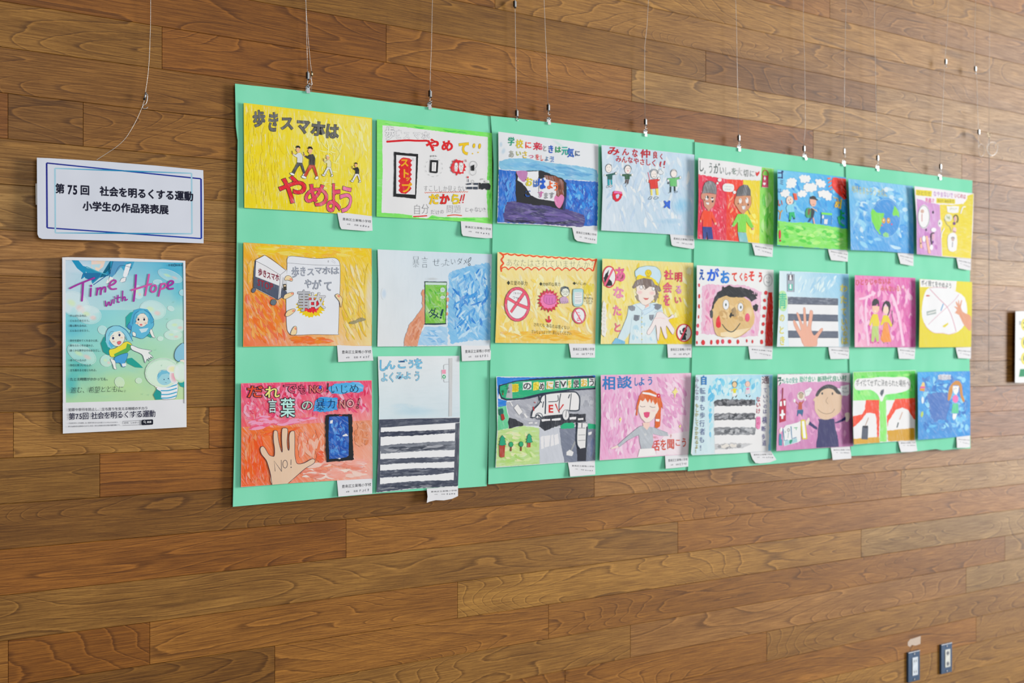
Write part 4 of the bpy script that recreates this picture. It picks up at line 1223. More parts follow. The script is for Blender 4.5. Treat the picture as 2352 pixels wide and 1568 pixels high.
s.part('painted_explosion')
s.F(star(880, 820, 168, 140, 24, 1, .85, 0, .08), (222, 196, 10)); s.F(star(880, 810, 116, 96, 20, 1, .86, .2, .1), (216, 30, 50), (.3, 0, 0))
s.part('lettering')
G2 = (150, 160, 180)
for c, x, y, w, h in (('歩', 700, 428, 95, 135), ('き', 788, 420, 80, 120), ('ス', 878, 425, 92, 98), ('マ', 968, 408, 92, 90), ('ホ', 1060, 410, 104, 98), ('は', 1160, 412, 106, 92)): s.ch(c, x, y, w, h, G2, off=.012, out=(50, 56, 76), ow=.016)
for c, x, y, w, h in (('や', 850, 562, 90, 112), ('が', 950, 575, 112, 120), ('て', 1080, 590, 100, 128)): s.ch(c, x, y, w, h, G2, off=.012, out=(50, 56, 76), ow=.016)
s.ch('事', 800, 760, 160, 260, (172, 178, 190), off=.02, out=(60, 62, 74), ow=.012); s.ch('故', 950, 760, 210, 200, (196, 200, 210), off=.02, out=(60, 62, 74), ow=.012)
s.part('painted_bus')
s.F('238 288 344 232 600 408 606 620 600 740 540 728 520 742 490 750 216 610 222 400', (216, 222, 234)); s.F('230 300 244 292 240 480 520 590 540 600 604 660 590 740 540 726 500 752 212 604 214 440', (74, 84, 108), (.3, 0, 0))
s.F('244 300 522 460 512 588 236 480', (216, 220, 230)); s.F('530 460 556 480 530 720 500 742 512 590', (212, 216, 228)); s.F('560 500 604 520 604 650 540 600', (200, 206, 218))
s.S('238 288 344 232 420 272 590 408', 1, (50, 54, 70), sm=0); s.S('240 298 360 360 524 462 510 740', .8, (50, 54, 70), sm=0); s.S('524 462 590 410', .7, (50, 54, 70)); s.S('238 290 216 420 212 604 350 660 492 750', .8, (50, 54, 70), sm=0); s.S('560 490 545 600 522 730', .6, (50, 54, 70))
s.FO('192 640 210 612 236 616 240 640 216 668 196 660', (90, 102, 126), .6, K); s.FO('412 775 430 748 464 748 482 772 466 808 436 812 414 798', (96, 110, 124), .6, K)
s.T('歩きスマホ', 268, 426, 516, 500, 88, (120, 20, 50), off=.03, jit=.05); s.T('STOP', 258, 545, 445, 605, 104, (150, 34, 52), off=.02, jit=.05)
s.F('556 568 596 566 598 640 562 640', (60, 56, 50)); s.F('566 580 590 578 588 596 566 596', (220, 200, 170))
s.part('painted_fingers')
FN = (232, 204, 160)
for p in ('576 500 600 470 640 474 668 510 662 534 640 530 610 522 580 524', '564 720 580 690 640 666 676 664 678 690 640 716 590 740 566 736', '584 924 610 880 670 856 700 862 690 890 640 930 600 944', '646 1155 660 1100 690 1058 716 1070 708 1150', '1162 700 1190 680 1220 700 1246 740 1240 800 1228 838 1210 770 1180 730'):
    s.FO(p, FN, .8, (50, 40, 60), wash=(.15, 0, 0))
for x, y, r in ((648, 512, 0), (664, 678, 0), (678, 878, -20), (702, 1085, 70), (1204, 708, 40)): s.F(ell(x, y, 18, 11, 10, r), (222, 140, 120))
s.part('grey_smudge'); s.F('1325 1015 1350 1000 1410 985 1470 955 1516 975 1512 992 1440 1008 1390 1030 1340 1030', (150, 144, 110), rough=.8, wash=(.4, 0, 0))
s.done()
slip(C, '1185 1288 1586 1288 1606 1456 1198 1472', O1[1] - .001, 'name slip under the orange painting with the big phone')

# ---- 4: pale blue, hand with green phone
C = (850, 560, 5.6)
s = painting(C, '97 70 800 100 1566 133 1562 700 1562 1308 800 1316 94 1320 108 600', O2, 'pale poster of a hand holding a green phone beside a blue wash', paper=(208, 220, 234))
s.G('100 74 1560 138 1556 1304 98 1316', [(206, 220, 234), (190, 212, 234), (200, 216, 234), (212, 220, 230)], wash=(.2, 0, 0))
s.F('1010 380 1100 330 1240 300 1400 260 1540 240 1556 700 1550 1240 1300 1240 1040 1290 1000 1100 1005 700', (120, 184, 232), (.7, .3, .1), rough=2)
s.brush('1020 400 1240 320 1540 280 1550 1220 1060 1250', 130, [(60, 150, 224), (96, 170, 230), (150, 200, 238), (40, 130, 214), (176, 212, 240)], 150, 6, 100, 60, (.6, 0, .2))
s.F('640 1200 700 1070 990 1060 1000 1300 610 1306', (158, 200, 236), (.6, .3, 0), rough=1.5); s.brush('680 1100 990 1070 990 1290 640 1290', 16, [(120, 180, 230), (180, 210, 240)], 140, 6, 20, 30, (.6, 0, 0))
s.soft(180, 640, 40, 80, (180, 204, 232), .7); s.soft(800, 450, 90, 22, (176, 186, 196), .7)
s.part('lettering', 'thin black handwritten title')
for c, x, y, w, h in (('暴', 590, 228, 100, 165), ('言', 704, 235, 90, 160), ('ぜ', 855, 235, 110, 115), ('っ', 930, 262, 60, 76), ('た', 990, 235, 80, 110), ('い', 1070, 225, 70, 96), ('ダ', 1155, 222, 80, 98), ('メ', 1228, 225, 66, 98)): s.ch(c, x, y, w, h, (24, 44, 60), off=-.022)
s.S('1300 172 1296 200 1274 232 1262 236 1272 196 1300 172', .8, (24, 44, 60)); s.O(1278, 266, 12, 14, .8, (24, 44, 60))
s.part('painted_hand')
s.F('700 590 680 585 656 630 660 660 676 680 668 760 676 810 600 920 500 1050 440 1240 442 1314 608 1314 640 1180 690 1050 706 1030', (208, 146, 116), (.45, .2, 0), rough=.8)
s.brush('660 850 700 1000 600 1280 460 1290 520 1060', 30, [(196, 124, 90), (214, 160, 134), (202, 136, 106)], 90, 5, 110, 14, (.4, 0, 0))
for x, y, r in ((992, 640, 24), (996, 715, 28), (986, 805, 24), (988, 900, 22)): s.E(x, y, r * .8, r, (212, 156, 130), rough=.4)
s.part('painted_green_phone')
s.F('702 482 990 486 976 1030 704 1038', (30, 60, 70), rough=.5); s.F('710 492 984 496 968 1018 712 1022', (118, 190, 70), (.7, .2, .1)); s.F('712 494 984 498 980 530 714 524', (190, 214, 216)); s.brush('716 530 980 530 966 1010 716 1010', 40, [(110, 190, 60), (160, 208, 110), (130, 196, 84), (80, 176, 40)], 110, 6, 40, 50, (.6, 0, 0))
s.S('706 488 800 486 860 492 990 488', 1.0, (26, 50, 66)); s.S('704 1030 840 1034 976 1026', 2.2, (16, 50, 60))
s.soft(934, 590, 30, 30, (170, 200, 190), .9); s.soft(935, 686, 32, 20, (170, 200, 190), .9)
s.ch('ダ', 800, 885, 110, 130, (10, 60, 80), off=.01); s.ch('メ', 848, 920, 84, 90, (10, 60, 80), off=.03); s.S('934 848 914 918', 4.2, (10, 60, 80), sm=0); s.E(908, 948, 13, 13, (10, 60, 80))
s.done()
slip(C, '1172 1310 1556 1306 1552 1480 1540 1494 1400 1500 1182 1508', O2[1] - .001, 'name slip under the pale green-phone poster')

# ---- 5: pink and orange, hand print NO!
C = (530, 850, 4.9)
s = painting(C, '114 146 800 130 1588 112 1592 600 1598 1218 800 1262 114 1316 118 700', O1, 'pink and orange painting with a big open hand that says NO', paper=(224, 150, 150))
s.G('118 150 1584 118 1594 600 120 660', [(222, 70, 120), (222, 70, 116), (224, 150, 150), (226, 90, 100)], wash=(.6, .1, .2), n=8)
s.G('120 640 1594 560 1594 1214 118 1310', [(232, 110, 40), (214, 140, 110), (226, 176, 170), (232, 96, 40)], wash=(.5, .2, .2), n=8)
s.brush('124 156 1580 130 1580 500 124 600', 190, [(216, 60, 110), (228, 130, 170), (226, 90, 130), (230, 160, 190), (210, 40, 90)], 110, 7, 78, 45, (.5, 0, .3))
s.brush('124 500 1060 500 1060 590 130 690', 30, [(226, 150, 190), (222, 90, 130)], 160, 7, -8, 8, (.4, 0, .2))
s.brush('128 700 330 640 470 1290 128 1290', 90, [(236, 96, 24), (232, 84, 16), (238, 140, 90), (234, 110, 50)], 260, 8, 84, 10, (.4, 0, .3))
s.brush('300 630 820 610 820 680 300 780', 26, [(236, 110, 36), (232, 90, 30)], 190, 8, -12, 8, (.3, 0, .1))
s.brush('740 680 1070 620 1070 1000 740 1040', 60, [(226, 130, 100), (230, 170, 150), (220, 120, 80)], 140, 8, 75, 40, (.5, 0, .2))
s.brush('1380 540 1580 540 1580 900 1380 900', 40, [(208, 130, 90), (216, 150, 120)], 120, 8, 60, 50, (.5, 0, .2))
s.brush('760 1040 1590 960 1590 1210 740 1260', 70, [(228, 160, 150), (232, 196, 190), (216, 130, 110), (232, 210, 206)], 200, 9, 2, 8, (.5, 0, .2))
s.brush('940 900 1070 900 1070 1060 940 1060', 14, [(224, 100, 60), (220, 90, 50)], 90, 8, 20, 30, (.4, 0, .1))
s.part('painted_blue_patch')
s.F('1100 190 1180 150 1440 130 1500 180 1490 235 1420 255 1340 245 1270 268 1140 260 1110 230', (70, 170, 230), (.5, .4, 0), rough=1.2); s.F('960 330 1010 300 1200 312 1196 446 1060 470 930 460 936 420', (30, 150, 226), (.5, .4, 0), rough=1.2)
s.brush('980 330 1190 330 1186 430 950 440', 16, [(20, 130, 216), (90, 176, 232)], 90, 6, 0, 20, (.4, 0, 0))
s.part('lettering', 'painted title letters with black outlines')
for c, x, y, w, h, col in (('だ', 272, 240, 190, 148, (232, 70, 40)), ('れ', 466, 245, 170, 146, (226, 222, 130)), ('で', 668, 205, 160, 118, (216, 80, 120)), ('も', 808, 215, 100, 116, (216, 80, 120)), ('N', 922, 208, 80, 118, (222, 110, 110)), ('O', 1004, 210, 92, 110, (226, 120, 120)), ('い', 1165, 212, 96, 118, None), ('じ', 1275, 212, 110, 118, None), ('め', 1390, 205, 120, 116, None)):
    if col: s.ch(c, x, y, w, h, col, off=.016, out=K, ow=.045)
    else: s.ch(c, x, y, w, h, (20, 40, 80), off=-.012)
s.E(1008, 192, 16, 20, (40, 90, 210)); s.S('1096 150 1090 215', 2.6, K, sm=0); s.O(1088, 240, 8, 8, 1.2, K)
for c, x, y, w, h, col in (('言', 470, 400, 100, 165, (190, 220, 226)), ('葉', 642, 420, 170, 228, (176, 226, 226)), ('の', 862, 394, 146, 130, (176, 200, 196)), ('暴', 1010, 385, 112, 154, None), ('力', 1135, 375, 96, 116, None), ('N', 1256, 376, 76, 124, (214, 140, 140)), ('O', 1350, 368, 92, 124, (224, 160, 170))):
    if col: s.ch(c, x, y, w, h, col, off=.012, out=K, ow=.04)
    else: s.ch(c, x, y, w, h, (14, 30, 80), off=-.01)
s.S('1452 320 1438 390', 3, K, sm=0); s.S('1450 324 1438 384', 1.4, (222, 150, 160), sm=0); s.O(1428, 418, 12, 13, 1.2, K)
s.part('painted_phone')
s.F('1068 510 1120 496 1365 494 1372 700 1384 1000 1366 1012 1078 1034 1070 900 1066 600', (26, 28, 34), rough=.9); s.F('1106 524 1222 516 1322 522 1330 800 1326 960 1300 980 1230 992 1110 998 1100 780', (20, 84, 180), (.35, .3, .3), rough=.4)
s.brush('1116 530 1316 528 1322 970 1116 985', 70, [(10, 70, 170), (40, 110, 206), (70, 140, 220), (16, 76, 176)], 70, 6, 60, 60, (.4, 0, .2)); s.F('1120 565 1150 560 1146 598 1116 600', (216, 222, 232)); s.F('1258 732 1300 712 1324 740 1262 744', (216, 222, 232)); s.E(1224, 993, 13, 7, (220, 224, 230)); s.F('1216 508 1256 504 1250 514 1220 516', (200, 40, 40))
s.part('painted_open_hand')
HAND = '464 1290 450 1180 424 1080 398 1010 350 950 332 900 338 868 362 856 388 880 430 950 470 968 492 960 494 880 480 780 484 690 506 676 528 696 536 780 556 870 574 920 582 900 574 780 578 665 606 650 634 656 642 690 634 800 640 880 654 902 660 860 656 760 668 700 694 682 718 696 722 800 722 940 736 1030 762 1054 830 1042 900 1004 930 996 948 1016 930 1052 840 1104 740 1190 640 1278'
s.F(HAND, (216, 190, 168), (.1, 0, 0), sm=2); s.S(HAND, 1.1, (36, 36, 64), sm=3)
s.S('500 1138 488 1020 560 1120 572 1140 568 1010', 1.2, (30, 32, 60), sm=0); s.O(612, 1056, 26, 44, 1.2, (30, 32, 60)); s.S('680 1004 678 1066', 1.2, (30, 32, 60), sm=0); s.E(680, 1092, 6, 7, (30, 32, 60))
s.done()
slip(C, '1196 1244 1594 1218 1592 1388 1212 1422', O1[1] - .001, 'name slip under the big open hand painting')

# ---- 6: tall zebra crossing
C = (850, 800, 4.238)
s = painting(C, '76 76 480 74 870 72 876 670 866 1100 856 1340 460 1362 62 1402 84 900 88 500', O2, 'tall upright poster of a zebra crossing under a traffic signal pole', paper=(210, 220, 232))
s.G('80 78 868 76 874 668 90 690', [(212, 222, 232), (212, 222, 234), (196, 216, 232), (196, 216, 230)], wash=(.25, .5, 0))
s.soft(430, 610, 260, 60, (170, 204, 226), .6); s.soft(300, 560, 120, 30, (180, 208, 228), .5)
s.part('lettering', 'blue outlined bubble lettering')
for c, x, y, w, h in (('し', 122, 165, 92, 118), ('ん', 198, 160, 96, 92), ('ご', 310, 152, 100, 92), ('う', 400, 150, 70, 88), ('を', 470, 148, 92, 112)): s.ch(c, x, y, w, h, (110, 184, 224), off=.035, out=(26, 76, 130), ow=.02, wash=(.3, 0, 0))
for c, x, y, w, h in (('よ', 140, 280, 78, 92), ('く', 210, 280, 70, 100), ('み', 290, 265, 88, 84), ('よ', 364, 262, 84, 80), ('う', 460, 268, 66, 106)): s.ch(c, x, y, w, h, (130, 194, 228), off=.02, out=(30, 60, 110), ow=.02, wash=(.3, 0, 0))
s.part('painted_signal_pole')
s.F('768 96 802 92 800 400 798 660 766 662 770 400', (190, 196, 204), (.3, 0, 0)); s.S('720 204 722 160 766 154', 1.1, (170, 176, 186)); s.S('720 300 724 326 764 324', 1.1, (170, 176, 186))
s.F('696 210 736 204 740 298 700 300', (206, 214, 222)); s.F('698 208 738 206 738 246 700 246', (220, 150, 180), (.4, 0, 0)); s.E(720, 275, 17, 19, (20, 160, 110)); s.F('712 270 726 264 726 284 716 286', (220, 226, 230))
s.part('painted_zebra_crossing')
AS = (62, 70, 92)
s.F('88 696 300 682 600 676 874 672 866 1100 856 1338 460 1358 64 1398 80 1000', (220, 226, 236))
s.F('88 692 400 682 874 674 870 720 600 738 360 752 200 766 86 770', AS, (.3, .5, 0)); s.F('86 730 106 730 100 1000 96 1394 64 1396 78 1000', AS, (.2, 0, 0)); s.F('830 728 872 722 866 1100 856 1334 812 1340 824 1000', (74, 80, 98), (.4, 0, 0))
for a, dk in (('100 812 400 804 620 796 840 790 842 820 620 836 400 850 100 860', (50, 58, 82)), ('100 946 300 926 560 912 830 898 826 985 600 992 300 1010 104 1026', (110, 118, 134)), ('96 1078 400 1066 826 1050 822 1100 560 1112 300 1118 96 1132', (72, 80, 100)), ('96 1190 400 1168 820 1160 816 1206 640 1226 300 1248 96 1260', (66, 74, 96)), ('84 1322 400 1292 700 1284 850 1278 854 1338 460 1358 66 1398', AS)):
    s.F(a, dk, (.55, .5, .2), rough=.8)
s.brush('110 960 820 910 820 980 110 1015', 30, [(70, 78, 94), (150, 156, 170), (54, 62, 80)], 150, 5, -3, 4, (.4, 0, .2))
s.brush('104 1196 812 1168 812 1204 104 1252', 16, [(50, 58, 80), (96, 104, 122)], 150, 4, -3, 3, (.3, 0, .1)); s.brush('90 1330 844 1290 850 1330 90 1384', 16, [(50, 58, 80), (120, 126, 140)], 150, 4, -3, 3, (.3, 0, .1)); s.brush('100 690 860 682 860 716 100 754', 12, [(80, 88, 108), (56, 64, 88)], 150, 5, -3, 3, (.3, 0, .1))
s.S('104 818 300 812 600 800 838 786', .8, (40, 46, 64))
s.done()
slip(C, '552 1370 856 1346 856 1436 800 1462 720 1478 640 1476 580 1490 552 1502 560 1440', O2[1] - .001, 'name slip hanging below the board under the tall zebra crossing poster')

# ---- 7: blue school greeting picture
C = (1120, 280, 5.225)
s = painting(C, '128 116 700 190 1330 270 1328 800 1316 1298 700 1238 115 1212 132 600', O3, 'white and deep blue painting with a brown and black doorway and pink hearts', paper=(210, 218, 230))
s.soft(160, 270, 24, 40, (170, 196, 220), .8); s.soft(190, 350, 30, 50, (170, 196, 220), .7, 20); s.soft(860, 270, 120, 22, (180, 214, 216), .6, 35)
s.F('140 470 260 436 480 436 620 470 850 500 1100 530 1280 560 1306 580 1325 640 1326 720 1180 700 900 690 700 640 500 590 160 570 130 520', (122, 184, 222), (.45, .42, 0), rough=.8)
s.brush('150 460 500 450 900 520 1290 580 1310 690 900 670 500 570 150 560', 40, [(90, 160, 212), (150, 204, 234), (110, 176, 222)], 260, 7, 9, 5, (.4, 0, .1))
s.F('136 570 340 590 900 690 1326 720 1316 1245 1150 1250 118 1205 130 900', (20, 100, 200), (.4, .1, .2), rough=.8)
s.brush('140 590 340 600 340 940 180 1190 125 1195', 50, [(30, 110, 210), (50, 130, 220), (20, 80, 176), (80, 156, 228)], 110, 7, 95, 25, (.4, 0, .2))
s.brush('930 710 1316 730 1306 1235 1180 1240 1170 1100 940 1080', 110, [(10, 110, 214), (40, 140, 228), (20, 84, 190), (90, 170, 234)], 90, 6, 80, 50, (.4, 0, .3))
s.F('230 960 340 950 900 1030 1150 1110 1166 1180 1150 1250 1100 1260 600 1220 200 1200 190 1100', (74, 66, 130), (.35, .45, .1), rough=1.2)
s.brush('240 980 900 1060 1150 1130 1130 1240 600 1210 210 1190', 60, [(86, 74, 144), (60, 54, 110), (50, 50, 96), (104, 90, 160)], 200, 7, 6, 6, (.35, 0, .1)); s.brush('190 1150 1140 1210 1140 1250 200 1210', 16, [(36, 36, 80), (30, 30, 66)], 170, 5, 5, 4, (.5, 0, .3))
s.part('painted_doorway')
s.F('340 590 640 580 900 680 945 740 950 880 920 1060 840 1040 700 1000 540 1000 520 985 350 960 336 860', (30, 32, 38), rough=.8); s.F('470 596 610 590 610 900 800 940 800 950 600 920 520 880 470 800 420 740 360 700 370 600', (214, 220, 232), rough=.5)
s.F('615 690 700 660 820 700 830 960 700 930 615 900', (214, 220, 232), rough=.5); s.F('680 640 820 650 910 710 915 900 820 890 818 720 700 690', (124, 66, 40), (.45, .1, .2), rough=.8); s.brush('830 700 905 730 905 880 830 870', 12, [(150, 90, 60), (100, 50, 30)], 130, 6, 88, 5, (.3, 0, .2))
s.F('920 910 946 890 930 1060 900 1050', (30, 50, 110))
s.part('painted_heart')
s.F('350 590 470 590 474 650 460 700 430 720 390 690 360 640', (176, 120, 176), sm=3, wash=(.25, 0, 0))
s.new('painted_heart'); s.F('800 910 820 880 850 900 880 870 914 890 914 940 890 1000 860 1036 820 1000 802 950', (206, 120, 176), sm=3, wash=(.25, 0, 0)); s.S('812 930 820 960 834 980', .8, (226, 190, 220))
s.part('lettering', 'multicoloured hand lettering')
cs = [(20, 146, 116), (206, 190, 30), (222, 60, 30), (196, 30, 60), (216, 80, 120), (150, 156, 166), (20, 80, 190), (30, 150, 90), (20, 160, 150), (20, 90, 190), (40, 80, 130)]
for (c, x, y, w, h), col in zip((('学', 284, 232, 82, 108), ('校', 384, 262, 90, 110), ('に', 488, 276, 84, 92), ('来', 592, 290, 88, 100), ('る', 642, 298, 46, 84), ('と', 688, 316, 50, 80), ('き', 760, 326, 74, 104), ('は', 846, 330, 80, 84), ('元', 928, 344, 80, 110), ('気', 998, 368, 84, 116), ('に', 1080, 376, 66, 74)), cs): s.ch(c, x, y, w, h, col, off=.03)
for (c, x, y, w, h), col in zip((('あ', 288, 384, 66, 96), ('い', 374, 376, 70, 70), ('さ', 448, 392, 70, 100), ('つ', 526, 414, 62, 56), ('を', 600, 420, 54, 76), ('し', 652, 432, 42, 80), ('よ', 712, 440, 52, 66), ('う', 768, 446, 44, 80), ('！', 806, 446, 60, 84)), [(150, 156, 150), (170, 180, 60), (206, 180, 20), (196, 60, 120), (206, 50, 50), (214, 60, 30), (60, 120, 170), (40, 110, 190), (40, 110, 200)]): s.ch(c, x, y, w, h, col, off=.018)
for (c, x, y, w, h), col in zip((('お', 498, 716, 90, 120), ('は', 576, 738, 60, 100), ('よ', 752, 755, 80, 110), ('う', 822, 775, 66, 110), ('す', 640, 868, 70, 90), ('ま', 704, 884, 56, 84), ('す', 772, 880, 60, 84)), [(206, 196, 40), (40, 100, 190), (232, 90, 20), (232, 100, 20), (190, 110, 170), (140, 146, 156), (130, 136, 146)]): s.ch(c, x, y, w, h, col, off=.03)
s.ch('は', 648, 740, 96, 140, (16, 84, 200), off=.06); s.ch('ご', 480, 860, 70, 80, (30, 90, 190), off=.03)
s.done()
slip(C, '1015 1268 1318 1290 1312 1462 1200 1450 1075 1428 1045 1400', O3[1] - .001, 'name slip under the deep blue doorway painting')

# ---- 8: pale blue, four small people
C = (1360, 310, 5.808)
s = painting(C, '125 132 700 190 1366 262 1362 800 1356 1344 700 1304 122 1272 142 700', O4, 'pale blue painting of four small people with a red ring and blue cross', paper=(196, 212, 232))
s.G('130 136 1360 268 1352 1340 126 1270', [(190, 210, 232), (184, 210, 234), (166, 200, 228), (196, 212, 230)], wash=(.6, .1, .1), n=6)
s.brush('140 150 1350 275 1345 1330 145 1260', 150, [(176, 202, 230), (206, 220, 234), (190, 210, 232), (214, 224, 234)], 190, 7, 85, 40, (.6, 0, .2))
s.soft(1200, 940, 140, 130, (130, 190, 228), .8); s.soft(1010, 1150, 210, 40, (150, 190, 222), .7); s.soft(380, 580, 60, 90, (150, 184, 214), .7)
s.part('lettering', 'dark red brush lettering')
DR = (176, 14, 34)
for c, x, y, w, h in (('み', 285, 210, 170, 124), ('ん', 446, 225, 100, 100), ('な', 572, 240, 84, 120), ('仲', 712, 248, 140, 120), ('良', 842, 266, 66, 100), ('く', 926, 286, 56, 84)): s.ch(c, x, y, w, h, DR, off=.03)
s.T('みんなやさしく', 314, 310, 866, 380, 92, DR, off=.022, jit=.05); s.S('918 360 908 400', 3.2, DR, sm=0); s.S('970 352 962 396', 3.2, DR, sm=0); s.E(912, 416, 9, 8, DR); s.E(960, 430, 10, 8, DR)
def kid8(hx, hy, top, leg, tq, lq, lab):
    s.new('painted_person')
    s.FO(ell(hx, hy, 42, 56, 16), (224, 220, 222), .7, (70, 76, 86), sm=0)
    s.F(tq, top, (.2, 0, 0)); s.S(tq, .5, (30, 50, 50), sm=0, closed=True)
    for l in lq: s.F(l, leg)
LNE = (60, 70, 80)
kid8(222, 446, (20, 90, 84), 0, '180 530 290 508 320 490 330 520 270 536 268 594 208 590 206 545 176 548', [], 0)
s.F('206 592 234 592 236 672 210 672', (20, 150, 170)); s.F('244 596 268 596 272 664 250 664', (20, 150, 170)); s.S('190 690 210 674 226 690 200 704 190 694', .7, LNE); s.S('232 686 256 670 270 680 246 698 232 690', .7, LNE); s.S('180 430 196 398 222 388 250 396 262 410', .9, LNE); s.S('206 424 208 436', .7, LNE); s.S('232 422 234 434', .7, LNE); s.S('210 468 232 470', .5, LNE); s.E(320, 512, 14, 16, (222, 226, 232)); s.E(172, 538, 10, 16, (222, 226, 232)); s.O(320, 512, 14, 16, .5, LNE)
kid8(476, 462, (40, 90, 60), 0, '400 524 450 520 530 524 536 544 502 552 500 590 440 590 440 552 404 546', [], 0)
s.F('448 592 466 596 458 640 438 640', (80, 60, 56)); s.F('474 594 492 592 484 650 468 650', (80, 60, 56)); s.O(476, 458, 48, 58, .8, LNE, 0, 180, 360); s.S('460 452 472 446', .7, LNE); s.S('490 450 502 444', .7, LNE); s.F('464 470 490 470 480 490', (214, 130, 150)); s.S('422 652 448 642 456 656', .7, LNE); s.S('446 690 466 656 480 660', .7, LNE); s.E(536, 530, 12, 16, (222, 226, 232)); s.E(388, 530, 10, 14, (222, 226, 232))
kid8(824, 524, (206, 50, 40), 0, '752 600 800 592 880 584 900 580 904 604 872 618 882 712 778 720 768 640 756 636', [], 0)
s.F('776 724 804 724 806 806 786 806', (216, 206, 100)); s.F('848 716 882 712 888 802 858 802', (216, 206, 100)); s.O(826, 500, 52, 44, 1.6, (130, 136, 146), 0, 180, 380); s.S('748 500 770 596', 1.8, (214, 130, 150), sm=0); s.S('806 520 816 524', .8, LNE); s.S('836 522 848 520', .8, LNE); s.S('812 558 824 552 838 558', .8, LNE); s.E(740, 610, 12, 22, (222, 226, 232)); s.E(892, 576, 18, 18, (222, 222, 230)); s.O(892, 576, 18, 18, .6, LNE); s.S('750 856 776 824 800 824 790 850 756 862', .8, LNE); s.S('820 850 840 826 876 826 884 840 850 854 824 852', .8, LNE)
s.F('880 480 900 450 920 470 950 490 950 520 920 530 890 520', (206, 216, 228)); s.S('884 500 904 452 926 474 950 500 926 526 894 518', .6, LNE)
kid8(1090, 512, (96, 184, 110), 0, '1008 578 1060 574 1120 568 1180 556 1184 580 1128 596 1132 686 1042 682 1036 610 1004 600', [], 0)
s.F('1040 688 1058 688 1056 760 1038 760', (20, 50, 50)); s.F('1094 684 1112 684 1114 750 1096 750', (20, 50, 50)); s.O(1090, 504, 40, 32, .9, LNE, 0, 180, 360); s.S('1096 770 1114 752 1142 752 1130 766 1104 770', .7, LNE); s.S('1020 776 1044 762 1058 770', .7, LNE); s.E(1016, 606, 14, 14, (222, 226, 232)); s.E(1178, 566, 14, 20, (222, 226, 232)); s.O(1178, 566, 14, 20, .5, LNE); s.E(1018, 640, 10, 16, (70, 80, 90))
s.part('painted_red_ring'); s.F('280 760 300 746 396 756 404 800 390 840 350 884 320 888 286 860 270 800', (200, 20, 50), rough=.6); s.F('300 748 396 760 392 784 330 776 290 780', (216, 110, 180), rough=.4); s.F('316 800 350 784 366 800 352 840 330 850 318 830', (186, 206, 232))
s.part('painted_blue_cross'); s.F('956 880 974 872 996 900 1030 870 1046 880 1038 930 1046 990 1020 976 1000 950 970 976 956 960 980 930', (10, 90, 210), rough=.5, wash=(.2, 0, 0))
s.done()
slip(C, '1040 1325 1360 1345 1366 1500 1348 1520 1210 1500 1080 1478 1060 1460', O4[1] - .001, 'name slip under the pale blue painting of four people')

# ---- 9: yellow information poster with no-signs
C = (1120, 560, 5.6)
s = painting(C, '126 104 700 150 1412 190 1400 700 1383 1284 700 1278 98 1272 120 700', O3, 'mustard yellow poster with scalloped orange title frame and pink no-signs', paper=(224, 210, 140))
s.G('130 108 1408 194 1380 1280 102 1268', [(228, 216, 160), (226, 214, 150), (222, 200, 130), (226, 196, 90)], wash=(.5, .1, 0), n=8)
s.brush('130 340 1400 360 1380 1270 110 1260', 190, [(224, 200, 90), (228, 216, 150), (222, 206, 110), (230, 222, 180)], 170, 7, 75, 50, (.5, 0, .1)); s.brush('110 1100 1380 1100 1376 1265 112 1260', 50, [(222, 176, 50), (224, 190, 80)], 170, 7, 5, 14, (.5, 0, .1)); s.brush('1200 480 1390 480 1390 700 1200 660', 14, [(212, 196, 50), (222, 208, 90)], 110, 8, 80, 20, (.5, 0, 0))
s.part('painted_title_frame')
OR = (222, 74, 24)
def scal(p, n, d, w=3.4):
    (x1, y1), (x2, y2) = p; L = math.hypot(x2 - x1, y2 - y1); nx, ny = -(y2 - y1) / L, (x2 - x1) / L; out = []
    for i in range(n * 4 + 1):
        t = i / (n * 4); a = abs(sin(pi * t * n)); out.append((x1 + (x2 - x1) * t + nx * a * d, y1 + (y2 - y1) * t + ny * a * d))
    s.S(out, w, OR, sm=0)
s.F('200 140 1380 206 1360 336 190 318', (224, 222, 180), (.4, .5, 0)); scal(((160, 112), (1400, 196)), 13, 22); scal(((170, 330), (1350, 346)), 12, -34, 2.8); s.S('170 118 205 160 176 205 204 250 172 290 178 350', 3.4, OR); s.S('1400 196 1382 250 1360 340', 3.6, OR)
s.part('lettering', 'thin black handwritten Japanese text')
s.T('あなたはされていませんか？', 236, 232, 1410, 275, 116, (30, 46, 40), off=-.022, jit=.05)
for t, a, h in (('◆言葉の暴力', (246, 500, 516, 508), 62), ('◆肉体的な暴力', (664, 516, 938, 518), 50), ('◆いじめ', (1094, 502, 1274, 514), 42), ('されても あなたは悪くない', (590, 1032, 1058, 1080), 54), ('だいじょうぶです！安心してください。', (566, 1128, 1106, 1150), 52)): s.T(t, *a, h, (50, 56, 40), off=-.006, jit=.07)
s.T('こういう', 1270, 655, 1342, 655, 26, (60, 60, 50)); s.T('暴力的な', 1240, 696, 1362, 704, 34, (60, 60, 50), jit=.06); s.T('ことば も', 1236, 728, 1356, 736, 28, (60, 60, 50), jit=.06); s.T('やります', 1268, 762, 1344, 764, 28, (60, 60, 50), jit=.06)
def nosign(cx, cy, rx, ry, n, lab):
    s.new('painted_no_sign')
    s.E(cx, cy, rx, ry, (216, 76, 110), wash=(.4, .3, 0)); s.E(cx, cy, rx * .80, ry * .84, (216, 222, 232)); s.O(cx, cy, rx, ry, .7, (60, 30, 40)); s.O(cx, cy, rx * .80, ry * .84, .6, (60, 30, 40))
